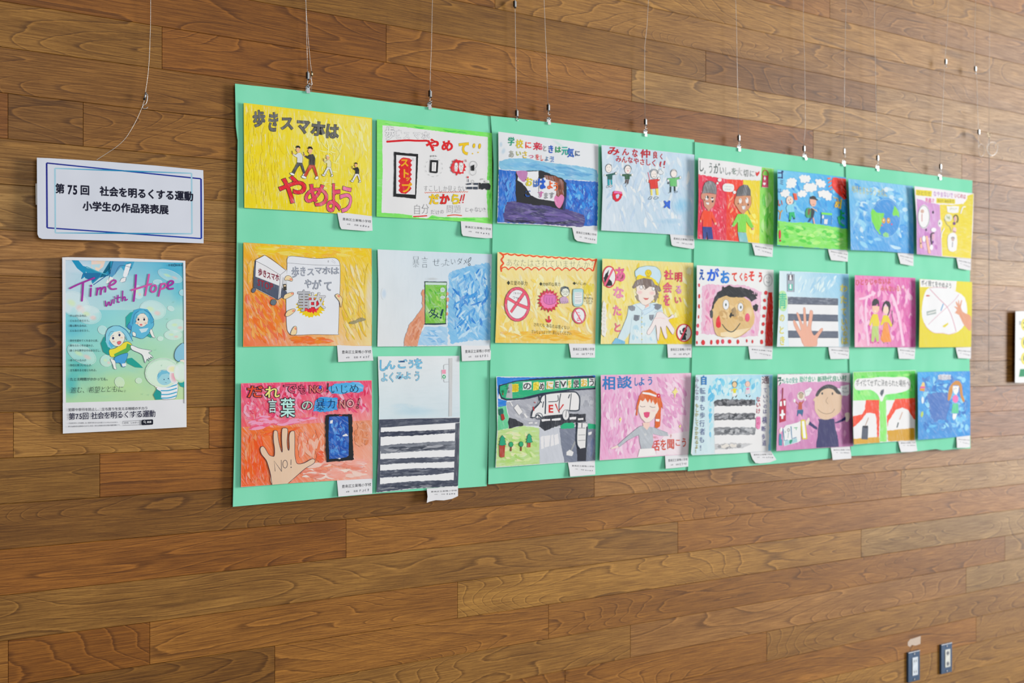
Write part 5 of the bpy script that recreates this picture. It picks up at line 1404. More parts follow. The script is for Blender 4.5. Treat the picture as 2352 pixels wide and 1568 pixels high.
nosign(382, 776, 166, 222, 0, 0); s.F('450 620 490 640 310 890 286 870', (220, 90, 116)); s.F('256 672 380 750 524 804 518 846 400 800 250 712', (220, 90, 116)); s.S('450 622 286 868', .5, (60, 30, 40), sm=0); s.S('488 640 310 890', .5, (60, 30, 40), sm=0); s.S('258 674 380 750 524 806', .5, (60, 30, 40)); s.S('250 714 400 800 516 846', .5, (60, 30, 40)); s.T('「キモイ」', 320, 634, 460, 640, 34, (40, 44, 50), jit=.08); s.T('ウザイ', 320, 686, 450, 716, 34, (40, 44, 50), jit=.1)
nosign(1176, 922, 88, 106, 1, 0); s.S('1130 862 1210 996', 2.6, (216, 76, 110), sm=0); s.S('1156 880 1184 884', 1.2, (206, 60, 100)); s.S('1180 910 1192 930', 1.2, (206, 60, 100)); s.O(1166, 968, 12, 16, 1.2, (206, 60, 100)); s.S('1146 986 1186 986', 1.2, (206, 60, 100))
s.part('painted_fist_burst'); s.F(star(784, 728, 148, 112, 19, 1, 1.04, .1, .08), (196, 40, 70), (.3, 0, 0)); s.S(star(784, 728, 148, 112, 19, 1, 1.04, .1, .08), .5, (80, 20, 40), sm=0, closed=True); s.F(star(786, 730, 110, 94, 14, 1, 1.0, .1, .05), (222, 120, 176))
s.FO('730 670 750 654 800 660 860 656 876 690 870 750 840 770 800 778 760 772 726 744 722 700', (206, 110, 180), .7, (110, 50, 90))
for x in (760, 796, 832): s.S([(x, 690), (x - 3, 730), (x + 2, 762)], .6, (110, 50, 90))
s.S('790 930 792 990', 2.6, (206, 40, 70), sm=0); s.F('744 958 780 980 786 986 794 980 824 966 812 1004 786 1014 758 1000', (206, 40, 70))
s.part('painted_worried_person'); s.FO(ell(998, 618, 56, 62, 16), (214, 222, 214), .7, (60, 70, 76), sm=0); s.F('942 600 950 560 990 542 1040 556 1056 600 1050 640 1040 590 1010 570 970 580 950 620', (70, 84, 96), (.4, 0, .3)); s.O(974, 616, 14, 12, .6, (70, 80, 90)); s.O(1020, 618, 14, 12, .6, (70, 80, 90)); s.S('978 652 998 642 1016 654', .8, (60, 70, 80)); s.F('930 740 930 700 966 676 1010 678 1036 710 1046 752 1000 768 940 766', (190, 160, 196), (.4, 0, .2)); s.S([(930 + i * 12, 745 + (20 if i % 2 else -10)) for i in range(10)], .8, (50, 40, 60), sm=0)
s.part('painted_phone'); s.FO('1098 600 1110 580 1180 576 1222 582 1232 620 1226 760 1200 796 1150 806 1104 790 1092 700', (164, 206, 214), .7, (60, 90, 110), sm=2); s.F('1116 620 1214 620 1216 750 1190 774 1120 770', (214, 222, 230))
for y in (632, 655, 690, 722, 742): s.S([(1124, y), (1160, y + 3), (1206, y - 2)], .6, (110, 120, 136))
s.done()
slip(C, '1045 1288 1383 1286 1382 1462 1226 1464 1074 1462', O3[1] - .001, 'name slip under the mustard yellow poster')

# ---- 10: person in a white cap reaching out
C = (1360, 580, 6.031)
s = painting(C, '142 82 700 110 1412 142 1400 700 1382 1268 700 1266 118 1266 138 600', O4, 'yellow painting of a smiling person in white peaked cap and pale blue shirt reaching out', paper=(226, 216, 140))
s.G('146 86 1408 146 1378 1264 122 1262', [(226, 218, 140), (216, 206, 140), (222, 200, 30), (228, 214, 150)], wash=(.6, .1, 0), n=8)
s.brush('150 92 1400 150 1376 1200 130 1200', 150, [(226, 216, 130), (222, 206, 80), (230, 224, 180), (218, 200, 60)], 150, 7, 82, 25, (.6, 0, .1)); s.F('900 1000 1000 880 1180 900 1380 820 1378 1264 895 1262', (224, 200, 10), (.5, .2, 0), rough=1.4); s.brush('1050 880 1390 800 1380 1000 1050 1000', 20, [(222, 196, 10), (228, 206, 60)], 120, 8, 70, 20, (.4, 0, 0))
s.part('lettering', 'pink vertical hand lettering')
for c, x, y, w, h, col in (('あ', 388, 300, 165, 220, (214, 90, 150)), ('な', 366, 552, 160, 172, (218, 130, 176)), ('た', 346, 800, 130, 160, (216, 120, 166)), ('と', 350, 1036, 120, 140, (210, 100, 130)), ('社', 1062, 308, 130, 140, (206, 60, 100)), ('会', 1045, 484, 130, 150, (206, 70, 110)), ('を', 1036, 656, 100, 176, (208, 70, 120)), ('明', 1198, 336, 112, 140, (196, 50, 70)), ('る', 1200, 512, 100, 130, (206, 140, 190)), ('い', 1190, 655, 110, 110, (206, 100, 120))): s.ch(c, x, y, w, h, col, off=.03, out=(150, 60, 90), ow=.008, wash=(.3, 0, 0))
s.part('painted_officer')
PB = (196, 220, 234)
s.F('505 750 590 712 680 690 760 715 850 690 960 720 975 780 985 830 870 900 880 1050 905 1262 510 1262 530 1100 500 1150 440 1230 350 1200 420 1040 480 900', PB, (.35, .1, 0)); s.S('505 750 490 860 420 1040 350 1190', .6, (110, 140, 170)); s.S('560 880 530 1050 510 1262', .5, (130, 160, 190)); s.S('860 900 870 1050 900 1262', .5, (130, 160, 190)); s.S('350 1190 450 1240', .6, (110, 140, 170))
s.F('280 1250 330 1180 460 1230 455 1264 275 1264', (110, 180, 222), (.4, 0, 0)); s.brush('560 900 860 960 880 1250 530 1250', 24, [(170, 208, 230), (206, 224, 234)], 140, 8, 85, 15, (.5, 0, 0))
s.S('696 790 684 900 690 1260', .6, (120, 150, 180))
for y in (902, 960, 1032, 1124, 1204): s.E(688, y, 8, 8, (190, 180, 40))
s.F('500 740 560 728 600 752 590 800 550 810 516 790', (120, 128, 142), (.4, 0, 0)); s.F('845 718 900 706 965 720 950 770 910 796 870 780', (120, 128, 142), (.4, 0, 0)); s.F('580 860 664 868 652 930 610 950 574 930', (110, 120, 136), (.5, 0, .3)); s.F('790 862 862 858 850 910 820 946 794 920', (110, 120, 136), (.5, 0, .3))
s.F('672 700 780 700 790 740 700 784', (222, 180, 172)); s.FO('600 720 690 700 740 740 696 860 690 800', (206, 224, 236), .5, (110, 140, 180), sm=0); s.FO('696 800 800 760 810 700 870 736 850 790 720 866', (190, 216, 236), .5, (90, 140, 200), sm=0)
s.F('612 480 640 440 880 440 890 540 860 640 800 700 740 728 690 710 640 640 620 560', (226, 216, 214)); s.S('624 540 640 640 690 710 740 730 800 700 860 640 884 550', .6, (150, 120, 120)); s.soft(660, 550, 50, 34, (226, 176, 184), .6, on=(226, 216, 214)); s.soft(830, 560, 50, 34, (226, 176, 184), .6, on=(226, 216, 214))
s.F('560 480 600 400 640 360 740 340 850 370 930 450 960 530 930 545 905 500 925 640 880 560 860 480 800 470 740 510 720 450 660 450 620 470 580 500', (118, 104, 100), (.5, .1, .3)); s.F('600 600 640 580 650 680 624 650', (150, 140, 136)); s.F('850 600 930 560 900 640 880 690', (140, 130, 126), (.4, 0, .4)); s.S('690 440 720 500 742 512', .9, (60, 56, 60)); s.S('820 670 850 690 876 686', .7, (80, 80, 84))
s.E(680, 480, 20, 26, (224, 226, 234)); s.O(680, 480, 20, 26, .7, (90, 90, 100)); s.E(850, 500, 20, 24, (224, 226, 234)); s.O(850, 500, 20, 24, .7, (90, 90, 100)); s.F('706 626 786 630 770 652 736 656', (206, 110, 110)); s.S('706 624 746 640 788 626', .6, (150, 90, 90))
s.part('painted_cap'); s.F('600 330 596 260 650 208 760 184 880 196 940 250 956 330 920 430 860 370 700 320 640 330', (184, 214, 234), (.4, .2, 0)); s.S('620 380 596 300 600 250 650 208 760 184 880 196 940 250 956 330 930 450', .7, (90, 150, 160)); s.F('610 380 625 320 660 302 700 322 820 340 880 380 925 462 870 440 830 372 720 350 640 372', (222, 204, 20), (.3, 0, 0)); s.E(778, 282, 44, 46, (216, 196, 20)); s.F('750 320 806 320 800 352 750 350', (200, 180, 20)); s.O(778, 282, 44, 46, .7, (150, 130, 20)); s.S('760 258 778 300 800 262', .7, (150, 130, 20))
s.part('painted_reaching_hand'); HP = (228, 218, 224)
s.FO('880 880 900 830 960 820 1010 860 1060 900 1110 860 1136 866 1130 900 1060 930 1100 1000 1140 1060 1138 1100 1110 1130 1030 1010 1030 1100 1044 1160 1020 1194 985 1130 950 1020 940 1100 920 1220 900 1180 895 1100 880 1000 850 1060 800 1130 766 1130 764 1090 820 1000 850 930', HP, .6, (140, 110, 130), sm=3, wash=(.1, 0, 0)); s.S('870 912 940 904 1010 916', .7, (220, 170, 176)); s.S('860 830 920 800 980 800', .6, (120, 160, 190))
for n, (cx, cy, rx, ry) in enumerate(((238, 335, 96, 154), (1274, 1110, 108, 126))):
    s.new('painted_no_sign'); s.E(cx, cy, rx, ry, (200, 40, 70)); s.E(cx, cy, rx * .86, ry * .88, (218, 222, 230))
    if n == 0: s.F('165 400 160 350 190 290 236 236 222 300 240 370 274 400 280 460 190 464', (26, 30, 32), rough=.6); s.S('286 232 178 448', 4.6, (214, 90, 130), sm=0)
    else: s.E(1280, 1074, 32, 38, (22, 24, 26)); s.F('1254 1110 1300 1112 1316 1150 1296 1140 1304 1210 1234 1212 1246 1150 1216 1120 1212 1070 1228 1080 1232 1112', (22, 24, 26)); s.S('1316 1012 1226 1200', 3.4, (206, 50, 80), sm=0)
s.part('white_torn_patch'); s.F('164 650 190 700 204 800 190 860 206 900 194 1000 206 1060 176 1170 130 1140 134 900 140 740', (220, 222, 222), rough=1); s.V('あなたのちからを', 166, 760, 164, 1090, 40, 40, (160, 160, 160), off=-.01)
s.done()
slip(C, '1040 1275 1380 1270 1378 1452 1210 1454 1052 1454', O4[1] - .001, 'name slip under the painting of the person in a white cap')

# ---- 11: buses and crossing
C = (1110, 840, 5.6)
s = painting(C, '168 136 800 140 1446 118 1448 700 1442 1222 1000 1246 157 1308 180 800', O3, 'painting of a white EV bus, roads, trees and green banner with mixed lettering', paper=(206, 214, 226))
s.F('176 142 300 150 700 148 1444 122 1444 160 700 180 400 220 220 240 190 420 300 450 290 520 190 530', (20, 120, 214), (.4, .5, 0), rough=.5)
s.F('290 470 560 420 1100 300 1446 300 1446 750 1300 760 1000 780 700 770 520 770 340 680', (160, 166, 182), (.35, .3, 0), rough=.6); s.brush('320 480 700 430 700 740 400 680', 26, [(150, 156, 172), (176, 182, 196)], 140, 8, 40, 30, (.4, 0, 0)); s.brush('1120 340 1440 330 1440 600 1240 590', 26, [(150, 156, 172), (174, 180, 194)], 130, 8, 70, 40, (.4, 0, 0))
s.F('190 530 290 510 330 680 320 800 184 830', (96, 196, 150), (.5, .1, 0), rough=.6); s.F('186 830 520 770 730 800 730 1260 162 1300', (176, 210, 140), (.7, .5, 0), rough=.8); s.brush('190 850 700 800 720 1250 170 1290', 70, [(160, 204, 110), (196, 220, 160), (180, 212, 130), (206, 216, 170)], 150, 8, 20, 50, (.6, 0, 0))
s.F('720 800 980 790 1000 1000 1040 1240 724 1256', (186, 194, 210), (.3, .1, 0), rough=.5); s.F('980 800 1446 760 1444 1220 1046 1240 1000 1010', (112, 122, 146), (.3, .3, 0), rough=.5)
for a in ('736 910 776 900 780 1060 744 1070', '782 900 864 890 850 1030 790 1050', '876 890 900 880 910 1020 866 1034', '912 890 962 870 976 1000 920 1020'): s.F(a, (214, 218, 228), rough=.4)
s.F('336 660 420 690 520 744 510 770 400 790 330 808 320 720', (38, 42, 52), rough=.8, wash=(.2, 0, 0)); s.F('740 650 1010 610 1320 620 1316 720 1180 730 1000 760 880 800 790 836 720 780', (38, 42, 54), rough=.8, wash=(.2, 0, 0)); s.F('1190 720 1330 730 1340 900 1320 1222 1210 1224 1200 1000', (40, 44, 58), rough=.6)
for a in ('745 686 860 682 860 704 756 714', '878 680 998 670 996 698 880 706', '1110 664 1194 654 1192 686 1114 692', '1216 674 1288 668 1286 694 1218 696'): s.F(a, (216, 220, 230), rough=.5)
s.F('990 770 1040 736 1150 730 1176 760 1170 800 1000 812', (20, 166, 120), rough=.6); s.F('1346 740 1444 748 1444 810 1352 808', (20, 166, 120), rough=.5); s.brush('1330 820 1440 820 1440 1210 1330 1210', 14, [(96, 112, 150), (120, 130, 158)], 200, 8, 90, 8, (.4, 0, 0))
s.F('392 540 440 488 510 590 460 636', (214, 218, 226)); s.S('392 540 440 488 510 590 460 636 392 540', .7, (80, 90, 100), sm=0); s.F('340 460 350 456 382 510 370 522', (214, 218, 226)); s.F('520 620 536 610 572 660 556 674', (214, 218, 226)); s.F('582 728 634 722 636 740 584 744', (214, 218, 226)); s.F('660 728 694 722 694 742 662 744', (214, 218, 226))
s.F('1176 960 1186 990 1140 1090 1120 1090', (150, 156, 164)); s.F('1066 1110 1110 1080 1160 1110 1144 1156 1070 1150', (214, 218, 226), rough=.6); s.F('1346 860 1400 840 1392 880 1356 892', (214, 218, 226), rough=.6)
s.part('painted_green_banner')
s.F('200 250 330 216 420 190 700 160 1400 126 1444 160 1446 300 1100 320 760 380 540 430 300 446 230 420 200 340', (24, 40, 70), rough=.5); s.F('216 262 330 226 440 200 700 182 1300 160 1440 160 1436 280 1100 300 740 350 500 410 300 426 240 400 214 330', (22, 166, 120), (.2, .5, 0)); s.F('290 410 330 230 370 225 376 418', (166, 172, 184))
for (c, x, y, w), (fc, bc) in zip((('車', 412, 285, 84), ('の', 565, 258, 110), ('た', 680, 262, 70), ('め', 756, 262, 66), ('に', 856, 250, 90), ('E', 950, 238, 56), ('V', 1034, 232, 80), ('を', 1110, 232, 46), ('使', 1196, 228, 66), ('お', 1296, 218, 84), ('う', 1396, 210, 76)), (((190, 170, 20), (222, 210, 60)), ((60, 66, 76), (214, 218, 226)), ((200, 180, 20), (222, 214, 90)), ((30, 32, 36), (216, 220, 226)), ((200, 170, 20), (218, 220, 220)), ((50, 54, 60), (214, 218, 226)), ((50, 54, 60), (214, 218, 226)), ((200, 180, 20), (216, 220, 200)), ((40, 44, 50), (214, 218, 226)), ((206, 170, 30), (216, 216, 200)), ((50, 54, 60), (216, 220, 228)))):
    s.F([(x - w * .5, y - 50), (x + w * .5, y - 56), (x + w * .5, y + 44), (x - w * .5, y + 52)], bc, rough=.8); s.ch(c, x, y, w * 1.05, 104, fc, off=.03)
s.F('236 320 262 310 270 340 250 350', (20, 110, 70)); s.F('246 350 260 350 258 376 246 374', (150, 50, 40)); s.V('えがお', 300, 250, 330, 330, 40, 40, (60, 60, 66))
s.part('painted_bus'); s.F('614 630 640 560 700 490 740 400 780 370 1000 344 1180 340 1236 380 1240 480 1230 570 1130 576 1080 560 1040 620 800 640 740 660 640 676', (216, 220, 228)); BL = (40, 52, 70)
s.S('620 640 640 570 720 480 756 390 860 352 1140 332 1210 356 1240 420 1236 520 1220 572 1120 576', 3, BL); s.S('800 380 802 480 796 612', 3, BL, sm=0); s.S('996 360 976 480 976 600', 2.2, BL); s.S('1132 356 1122 460 1110 570', 1.8, BL); s.S('840 462 940 456 964 436 960 380', 1.8, BL); s.S('716 380 726 440 748 470', 2.6, BL); s.S('776 460 764 530', 2.2, BL); s.S('1112 370 1096 412', 2.2, BL); s.S('614 660 660 664 700 630 740 660', 2.6, BL)
s.O(716, 646, 44, 40, 2, (90, 100, 114)); s.F(ell(1062, 630, 40, 64, 16), (214, 218, 226)); s.O(1062, 630, 42, 66, 1.2, (90, 100, 114)); s.S('1070 570 1060 660', 1.2, BL); s.S('706 620 722 690', 1.4, BL)
s.ch('E', 872, 546, 74, 138, (196, 30, 30), off=.03); s.S('932 494 968 586 1028 500', 3, (196, 30, 30), sm=0); s.S('645 530 652 570', 2.6, (180, 30, 40)); s.S('658 462 672 478', 1.6, (190, 60, 60))
s.part('painted_truck'); s.F('1208 730 1330 736 1338 800 1316 1050 1230 1066 1200 1010', (214, 218, 226)); s.S('1212 740 1200 900 1206 1010 1236 1060', 3, BL); s.S('1334 790 1322 1046', 3.4, BL); s.S('1222 888 1312 886', .8, BL); s.S('1220 960 1312 954', .8, BL); s.S('1270 740 1268 790', 2, BL); s.S('1214 800 1312 800', 1, BL)
for n, (x, y, k, r) in enumerate(((246, 960, 1.0, 1), (358, 1010, .62, 0), (488, 1006, .62, 0), (592, 932, .9, 1))):
    s.new('painted_tree')
    if r: s.F([(x + a * k, y + b * k) for a, b in pts_('-40 60 40 60 34 60 28 210 -14 220 -36 200')] if n == 0 else [(x + a * k, y + b * k) for a, b in pts_('-22 60 20 50 18 126 -30 128')], (166, 62, 40), (.2, 0, 0)); s.FO([(x + a * k, y + b * k) for a, b in pts_('0 -70 40 -20 26 -16 42 20 34 24 50 50 0 66 -46 56 -30 26 -40 20 -22 -16 -34 -18')], (30, 156, 120), .7, (10, 60, 60), sm=0)
    else: s.S([(x, y + 30), (x - 2, y + 80)], 3, (120, 50, 30), sm=0); s.FO(ell(x, y, 28, 34, 10), (40, 160, 110), .7, (10, 60, 50), sm=0)
s.new('painted_tree'); s.F('204 556 250 545 262 590 256 620 214 640 202 600', (24, 96, 90), rough=.6); s.F('226 622 262 616 280 680 250 706 236 690', (160, 46, 40))
s.done()
slip(C, '1090 1246 1436 1232 1442 1396 1280 1412 1118 1424 1108 1340', O3[1] - .001, 'name slip under the bus painting')

# ---- 12: pink, girl with red hair
C = (1360, 840, 6.031)
s = painting(C, '120 126 700 116 1372 98 1358 700 1338 1220 700 1268 104 1308 126 700', O4, 'pink painting of a laughing girl with orange hair and a white hairband', paper=(222, 186, 216))
s.G('126 130 1366 104 1332 1216 110 1304', [(216, 160, 206), (222, 186, 216), (226, 206, 226), (218, 160, 206)], wash=(.7, .1, .1), n=6)
s.brush('130 330 700 160 640 1270 120 1290', 120, [(212, 150, 200), (220, 176, 214), (206, 136, 190), (226, 200, 224)], 170, 7, 92, 18, (.6, 0, .2)); s.brush('850 130 1360 110 1330 950 980 900', 90, [(214, 160, 204), (226, 200, 224), (208, 146, 196)], 150, 7, 50, 35, (.6, 0, .2)); s.F('1000 960 1350 900 1334 1216 880 1240 900 1100', (222, 214, 228), (.4, .3, 0), rough=1)
s.part('lettering', 'blue hand lettering')
for c, x, y, w, h in (('相', 235, 236, 190, 200), ('談', 450, 226, 216, 180), ('し', 610, 218, 66, 130), ('よ', 688, 214, 100, 130), ('う', 806, 206, 84, 130)): s.ch(c, x, y, w, h, (30, 120, 196), off=.012, out=(20, 70, 140), ow=.01)
s.part('red_lettering', 'red hand lettering')
for c, x, y, w, h in (('話', 872, 1100, 140, 160), ('を', 988, 1090, 96, 170), ('聞', 1090, 1080, 110, 150), ('こ', 1190, 1060, 90, 110), ('う', 1274, 1060, 80, 140)): s.ch(c, x, y, w, h, (206, 70, 40), off=.004, out=(150, 50, 50), ow=.014)
s.T('はなし', 830, 986, 916, 988, 36, (190, 90, 90)); s.ch('き', 1092, 970, 34, 50, (190, 90, 90))
s.part('painted_girl')
s.F('660 1150 860 1140 890 1240 632 1262', (222, 224, 232)); s.F('640 850 700 830 850 850 1040 920 1060 970 960 970 840 940 850 1060 820 1142 680 1150 660 1060 648 960 500 1020 380 1120 350 1100 470 990', (170, 180, 194), (.5, .2, 0)); s.S('700 830 640 850 470 990 350 1100', .6, (110, 120, 136)); s.S('380 1122 500 1030 650 950', .6, (110, 120, 136)); s.S('850 850 1050 930', .6, (120, 130, 146)); s.F('350 1096 372 1130 270 1152 256 1140', (222, 206, 206)); s.E(738, 950, 18, 16, (190, 196, 206))
s.F('700 790 800 780 800 830 760 890 710 840', (224, 196, 190)); s.F('640 480 680 410 800 400 920 470 925 600 860 720 800 776 740 784 680 720 640 620', (226, 214, 212)); s.S('640 560 650 660 690 740 740 784 800 776 870 710 920 620', .6, (190, 160, 160))
HR = (206, 96, 30)
s.F('610 680 614 560 650 420 700 350 800 324 870 360 940 410 970 500 985 600 960 560 950 720 940 840 900 862 870 850 880 680 930 600 900 500 870 540 840 470 820 520 800 460 770 510 740 450 700 490 670 470 640 560 625 690', HR, (.35, .05, .1), rough=.5); s.F('700 362 800 372 894 408 888 430 790 400 696 386', (224, 226, 234)); s.F('880 736 936 738 930 772 884 766', (224, 226, 234)); s.E(920, 412, 26, 30, (200, 20, 60)); s.E(922, 412, 7, 8, W_)
s.S('664 552 690 568 736 560', 1.1, (110, 96, 110)); s.S('798 556 830 574 876 570', 1.1, (110, 96, 110)); s.F('712 646 760 636 802 642 790 700 760 724 724 704', (206, 70, 120)); s.soft(850, 620, 40, 20, (230, 190, 200), .7, on=(226, 214, 212))
for x, y, k in ((1148, 360, 1.0), (390, 742, .5), (1218, 836, .42)): s.new('painted_sparkle'); s.F([(x + a * k, y + b * k) for a, b in pts_('12 -66 24 -20 44 -8 14 26 -6 98 -10 30 -42 2 -14 -20')], (222, 216, 140), wash=(.2, 0, 0))
s.done()
slip(C, '1010 1246 1334 1228 1332 1394 1180 1410 1020 1424', O4[1] - .001, 'name slip under the pink painting of the laughing girl')

# ---- 13: two smiling people, red yellow green
C = (1580, 340, 6.031)
s = painting(C, '143 134 600 190 1028 262 1190 285 1192 700 1184 1340 700 1296 132 1256 148 700', O5, 'red, orange, yellow and green painting of two smiling people under a torn white title strip', paper=(210, 216, 226))
s.G('146 360 540 430 540 1280 134 1254', [(214, 40, 80), (214, 40, 70), (206, 26, 60), (210, 30, 80)], wash=(.3, .1, .8)); s.G('540 430 765 440 790 1300 530 1278', [(226, 50, 20), (230, 60, 20), (226, 60, 30), (214, 50, 20)], wash=(.3, .1, .8)); s.G('765 440 1000 450 1010 1318 800 1300', [(220, 206, 30), (218, 200, 20), (220, 196, 10), (224, 200, 20)], wash=(.4, .1, .3)); s.G('1000 262 1190 288 1186 1338 990 1318', [(130, 210, 90), (120, 206, 80), (100, 204, 70), (150, 220, 90)], wash=(.5, .1, .1))
s.brush('160 380 520 440 500 1240 150 1240', 60, [(222, 60, 90), (196, 16, 50), (226, 120, 150)], 60, 4, 70, 50, (.3, 0, .5)); s.brush('540 620 700 640 700 1260 520 1260', 30, [(230, 80, 40), (232, 150, 110), (216, 40, 20)], 110, 4, 100, 30, (.3, 0, .5)); s.brush('1010 560 1170 560 1170 1300 1000 1300', 30, [(150, 222, 110), (90, 196, 60), (170, 226, 140)], 160, 6, 88, 12, (.5, 0, .2)); s.brush('830 900 980 860 980 1280 830 1280', 16, [(230, 220, 110), (222, 200, 40)], 110, 5, 60, 30, (.4, 0, .3))
s.F('146 136 600 192 1024 264 1010 450 980 430 955 456 920 430 890 452 850 428 820 446 780 428 740 446 700 420 660 440 620 408 580 430 540 400 500 424 460 396 420 414 380 388 340 404 300 376 260 390 220 364 180 376 148 350', (214, 219, 228), wash=(.1, 0, 0))
s.part('lettering', 'grey and black brush lettering')
for c, x, y, w, h, col in (('し', 186, 246, 80, 176, (50, 60, 60)), ('ょ', 236, 326, 40, 60, (60, 80, 70)), ('う', 316, 274, 66, 170, (120, 130, 134)), ('が', 400, 284, 92, 156, (90, 104, 104)), ('い', 470, 306, 70, 120, (120, 130, 134)), ('し', 535, 318, 50, 120, (120, 130, 134)), ('ゃ', 580, 346, 44, 70, (120, 130, 134)), ('を', 640, 318, 80, 100, (110, 130, 124)), ('大', 716, 328, 88, 120, (180, 184, 190)), ('切', 806, 345, 72, 110, (130, 138, 140)), ('に', 890, 352, 76, 100, (150, 156, 160))): s.ch(c, x, y, w, h, col, off=.02, wash=(.5, 0, 0))
s.F('940 326 960 344 990 318 992 350 960 392 942 370', (206, 40, 40))
def face13(nm, cap, capc, head, skin, eyes):
    s.new('painted_person'); s.F(head, skin); s.F(cap, capc, (.7, .1, .3)); s.S(head, .5, (120, 80, 70), closed=True)
face13(0, '205 610 212 540 240 480 290 455 340 460 385 500 398 570 392 640 300 620 198 630', (110, 114, 120), '184 650 200 620 390 640 384 700 360 800 320 836 290 880 262 840 226 800 212 720 186 700', (196, 140, 120), 0)
s.S('196 620 216 520 260 462 320 456 376 490 398 570 396 640', .6, (60, 60, 64)); s.S('190 740 196 850', 1.0, (110, 90, 100)); s.E(264, 690, 24, 30, (216, 220, 226)); s.E(338, 700, 22, 22, (216, 220, 226)); s.F('214 700 236 716 232 736', K); s.F('270 650 290 680 280 710 262 680', K); s.F('240 660 252 680 244 700', K); s.E(338, 690, 18, 10, K); s.F('326 738 350 720 358 744 340 756', K); s.F('244 748 296 752 290 786 262 780', (216, 220, 228)); s.S('244 748 296 752', .8, K, sm=0)
s.F('220 850 262 870 340 880 380 980 400 1040 388 1062 360 1030 330 960 330 1090 206 1086 210 980 186 1030 166 1010 190 920', (226, 66, 26), (.2, 0, 0)); s.F('204 1088 332 1094 352 1262 270 1262 264 1180 250 1262 210 1258', (36, 60, 140), (.2, 0, 0)); s.S('262 1170 276 1262', 2.4, (16, 30, 70), sm=0); s.E(384, 1046, 16, 18, (222, 170, 150)); s.E(178, 1012, 10, 18, (222, 170, 150))
face13(1, '668 660 680 590 720 530 780 504 830 514 868 580 872 660 780 660 700 668', (90, 94, 100), '650 720 668 668 870 660 878 770 850 830 800 880 760 912 720 880 680 820 660 790 646 760', (196, 140, 110), 0)
s.E(726, 730, 20, 36, (216, 220, 228)); s.E(818, 724, 20, 40, (216, 220, 228)); s.F('690 760 706 760 700 782 690 776', K); s.F('826 770 846 774 838 800 826 796', K); s.F('712 690 736 720 724 716', K); s.F('800 700 812 690 816 716', K); s.F('744 800 800 796 794 850 760 850', (216, 220, 228)); s.S('744 802 796 800 786 850', .7, K, sm=0); s.S('836 850 866 920', 1.2, (110, 110, 100)); s.S('758 740 756 780', .6, (110, 80, 60))
s.F('690 914 760 910 816 916 860 980 912 1090 896 1120 850 1080 808 1010 808 1170 692 1160 690 1020 640 1090 606 1084 640 1010', (118, 206, 70), (.4, .1, 0)); s.F('690 1162 806 1174 836 1304 714 1300', (120, 186, 196), (.5, 0, 0)); s.E(900, 1116, 14, 18, (206, 150, 160)); s.E(612, 1080, 10, 14, (206, 150, 160))
s.part('painted_speech_bubble'); s.F('484 520 520 490 620 500 640 540 632 590 590 606 500 596 482 560', (214, 220, 226), sm=2); s.scrib(500, 530, 620, 535, 20, 6, (170, 176, 184), .5); s.scrib(510, 568, 600, 572, 20, 5, (170, 176, 184), .5); s.E(646, 612, 22, 22, (214, 220, 226)); s.E(440, 440, 28, 26, (214, 220, 226)); s.E(410, 486, 16, 16, (214, 220, 226))
s.part('painted_lucky_charm'); s.F('1042 374 1116 384 1114 546 1026 538', (190, 40, 90), (.3, 0, 0)); s.O(1076, 370, 38, 66, 1.4, (190, 50, 90), 0, 170, 372); s.F('1064 390 1082 420 1066 450 1050 420', (220, 222, 230)); s.F('1040 480 1056 476 1080 480 1074 506 1056 516 1042 500', (220, 222, 230)); s.S('1026 540 1114 548', .8, (220, 210, 214))
s.done()
slip(C, '886 1318 1182 1338 1172 1508 930 1484 912 1410', O5[1] - .001, 'name slip under the painting of two smiling people')

# ---- 14: blue sky, clouds, red sun
C = (1770, 370, 6.533)
s = painting(C, '102 128 700 190 1132 246 1150 600 1166 1338 600 1298 96 1262 112 700', O6, 'blue and green painting of two children under white clouds and a red sun', paper=(60, 170, 230))
s.G('104 132 1130 250 1158 1020 108 910', [(110, 190, 232), (40, 156, 226), (30, 140, 224), (90, 180, 230)], wash=(.4, .3, 0)); s.brush('150 150 1120 250 1140 980 200 900', 70, [(60, 166, 230), (24, 140, 220), (120, 196, 236)], 130, 7, 60, 50, (.4, 0, 0))
s.F('106 890 150 900 300 920 560 920 800 960 1160 1020 1164 1336 600 1296 98 1260', (120, 214, 90), (.4, .5, 0), rough=.8); s.brush('140 930 1150 1040 1150 1320 120 1240', 60, [(140, 220, 110), (90, 206, 60), (160, 224, 120), (70, 200, 50)], 120, 9, 8, 20, (.5, 0, 0))
for a in ('245 330 260 280 300 260 350 262 382 290 376 350 350 390 290 398 246 392', '436 240 470 218 520 222 576 228 592 262 570 304 510 316 460 310', '680 280 740 280 800 310 820 350 800 386 740 386 690 340', '505 370 540 336 640 338 690 370 684 430 620 456 540 452 500 410', '155 480 200 440 250 436 276 470 266 510 220 532 170 516', '416 480 460 446 510 452 534 490 510 524 450 530 420 510', '716 460 790 440 860 452 914 500 904 580 850 580 800 540 730 524'):
    q = pts_(a); cx = sum(p[0] for p in q) / len(q); cy = sum(p[1] for p in q) / len(q)
    s.new('painted_cloud'); s.F(q, (216, 222, 230), sm=2); s.S(q, .5, (60, 90, 130), sm=2, closed=True)
    for p in q: s.E(p[0] * .86 + cx * .14, p[1] * .86 + cy * .14, 22, 20, (216, 222, 230))
